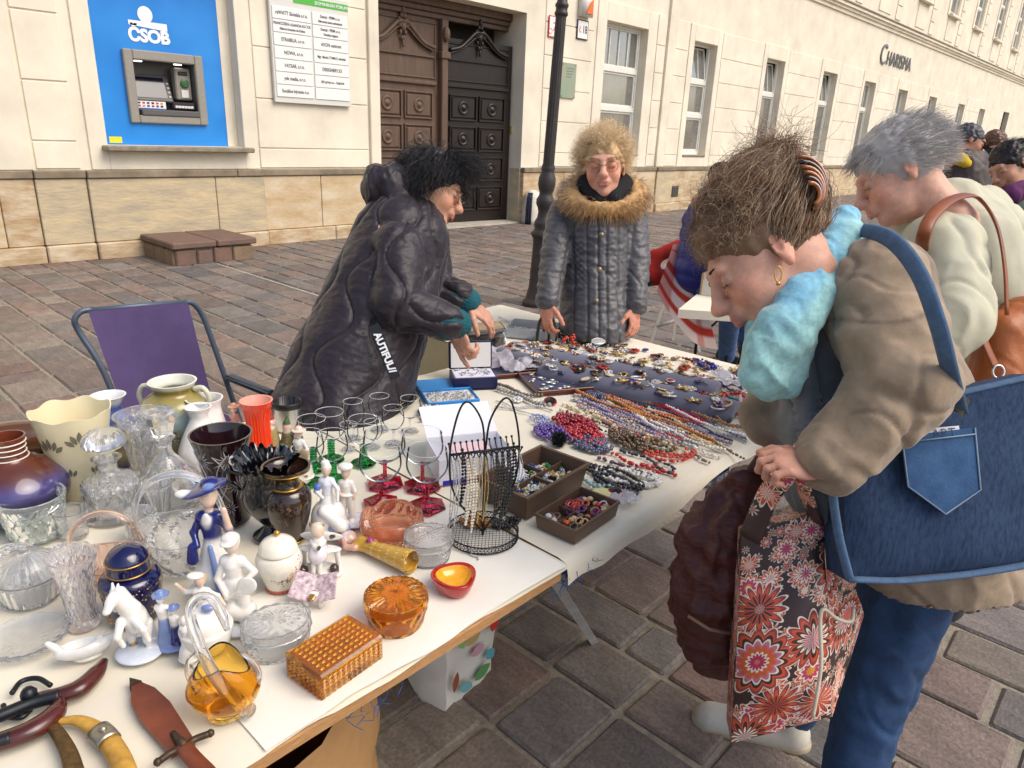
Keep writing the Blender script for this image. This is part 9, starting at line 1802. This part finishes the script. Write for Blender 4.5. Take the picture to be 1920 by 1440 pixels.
g = G(); g.tube([A(1232,612,5.35)-O, A(1268,600,5.4)-O], .013, 6); g.obj('stretcher', m_wl, fc_)
cloth_part(fc_, 'red_back', [caps(A(1222,520,5.2),A(1228,482,5.25),.05,.05,c_(176,34,20)), caps(A(1228,482,5.25),A(1272,462,5.3),.05,.05,c_(176,34,20)), caps(A(1224,520,5.2),A(1280,520,5.3),.06,.06,c_(176,34,20))], .012, .03, mat('red_fabric', attr='Col', rough=.85))
g = G(); g.ball(A(1216,530,5.15)-O, .03, 10, 6); g.obj('chair_knob', m_black, fc_)
Q = [A(x,y,d) for x,y,d in ((1262,458,5.1),(1300,470,5.2),(1345,655,4.75),(1232,545,5.0))]; U, Vv = np.meshgrid(np.linspace(0,1,26),np.linspace(0,1,34),indexing='ij'); P = (1-U)[...,None]*(1-Vv)[...,None]*Q[0]+U[...,None]*(1-Vv)[...,None]*Q[1]+U[...,None]*Vv[...,None]*Q[2]+(1-U)[...,None]*Vv[...,None]*Q[3]; P = P+(-_fw)*(.05*np.sin(PI*U)+.02*np.sin(9*U+4*Vv))[...,None]+np.array((0,0,-.12))*(np.sin(PI*U)*Vv)[...,None]
cb = np.array([[c_(*((192,56,40) if (.34 < v < .48 or .56 < v < .66 or .1 < v < .14 or .8 < v < .9) else ((216,150,136) if (u < .2 or .7 < u < .8 or .2 < v < .24) else (232,208,198)))) for v in np.linspace(0,.999,34)] for u in np.linspace(0,.999,26)]).reshape(-1,3)
bl = thing('blanket', 'red and white checked blanket draped over the white legged chair', 'blanket', tuple(Q[0])); g = G(); g.grid(P-Q[0], cb); g.obj('fabric', attr_mat('blanket_wool', rough=.95, sheen=.3), bl, col=True)
# purple camping chair of the seller
pc = thing('camping_chair', 'purple folding camping chair with grey tube frame behind the vases', 'chair', (1.0,2.95,0)); O = np.array((1.0,2.95,0)); Y2 = 2.95; m_tub = mat('grey_tube', c_(88,98,112), .4, .3); m_pf = mat('purple_fabric', c_(86,70,112), .85, var=.12, vscale=12, bump=.3, bscale=200)
yp = lambda x, y, Y=Y2: aty(x,y,Y)-O; bot = yp(262,880,2.75); bot2 = yp(470,872,2.75)
g = G(); g.tube(bez([yp(250,840,2.86),yp(196,700,2.9),yp(150,625),yp(140,600),yp(152,584),yp(172,580)],24), .0115, 10); g.tube(bez([yp(345,566),yp(362,569),yp(380,592),yp(400,645,2.93),yp(440,760,2.88),yp(470,850,2.84)],24), .0115, 10); g.tube([yp(165,582),yp(350,566)], .0115, 10); g.obj('back_frame', m_tub, pc)
U, Vv = np.meshgrid(np.linspace(0,1,14),np.linspace(0,1,16),indexing='ij'); cs_ = [yp(163,583),yp(350,566),yp(408,800,2.86),yp(240,800,2.86)]; P = (1-U)[...,None]*(1-Vv)[...,None]*cs_[0]+U[...,None]*(1-Vv)[...,None]*cs_[1]+U[...,None]*Vv[...,None]*cs_[2]+(1-U)[...,None]*Vv[...,None]*cs_[3]; P = P+np.array((0,.03,0))*np.sin(PI*U)[...,None]*np.clip(Vv*2,0,1)[...,None]-np.array((0,.013,0))
g = G(); g.grid(P); g.obj('back_fabric', m_pf, pc)
g = G(); sq = [(-.23,-.05,.43),(.23,-.05,.43),(.23,-.5,.45),(-.23,-.5,.45)]; g.grid(np.array([[np.array(sq[0])*(1-a)*(1-b_)+np.array(sq[1])*a*(1-b_)+np.array(sq[2])*a*b_+np.array(sq[3])*(1-a)*b_-np.array((0,0,.04*math.sin(PI*a)*math.sin(PI*b_))) for b_ in np.linspace(0,1,8)] for a in np.linspace(0,1,8)])); g.obj('seat', m_pf, pc)
g = G(); ar = [yp(428,706,2.88),yp(508,738,2.62)]; exa = unit(ar[1]-ar[0]); L_ = np.linalg.norm(ar[1]-ar[0]); g.bbox(0,L_,-.022,.022,-.012,.012,.006); g.xf(frame(ar[0],exa,unit(np.cross((0,0,1),exa)),unit(np.cross(exa,unit(np.cross((0,0,1),exa)))))); g.obj('armrest', mat('armrest_plastic', c_(70,80,92), .5), pc)
for (a, b_) in (((-.24,-.05,.43),(-.2,-.5,0.01)),((.24,-.05,.43),(.2,-.5,.01)),((-.24,-.5,.45),(-.2,.1,.01)),((.24,-.5,.45),(.2,.1,.01))): g = G(); g.tube([a,b_], .0115, 8); g.obj('leg', m_tub, pc)
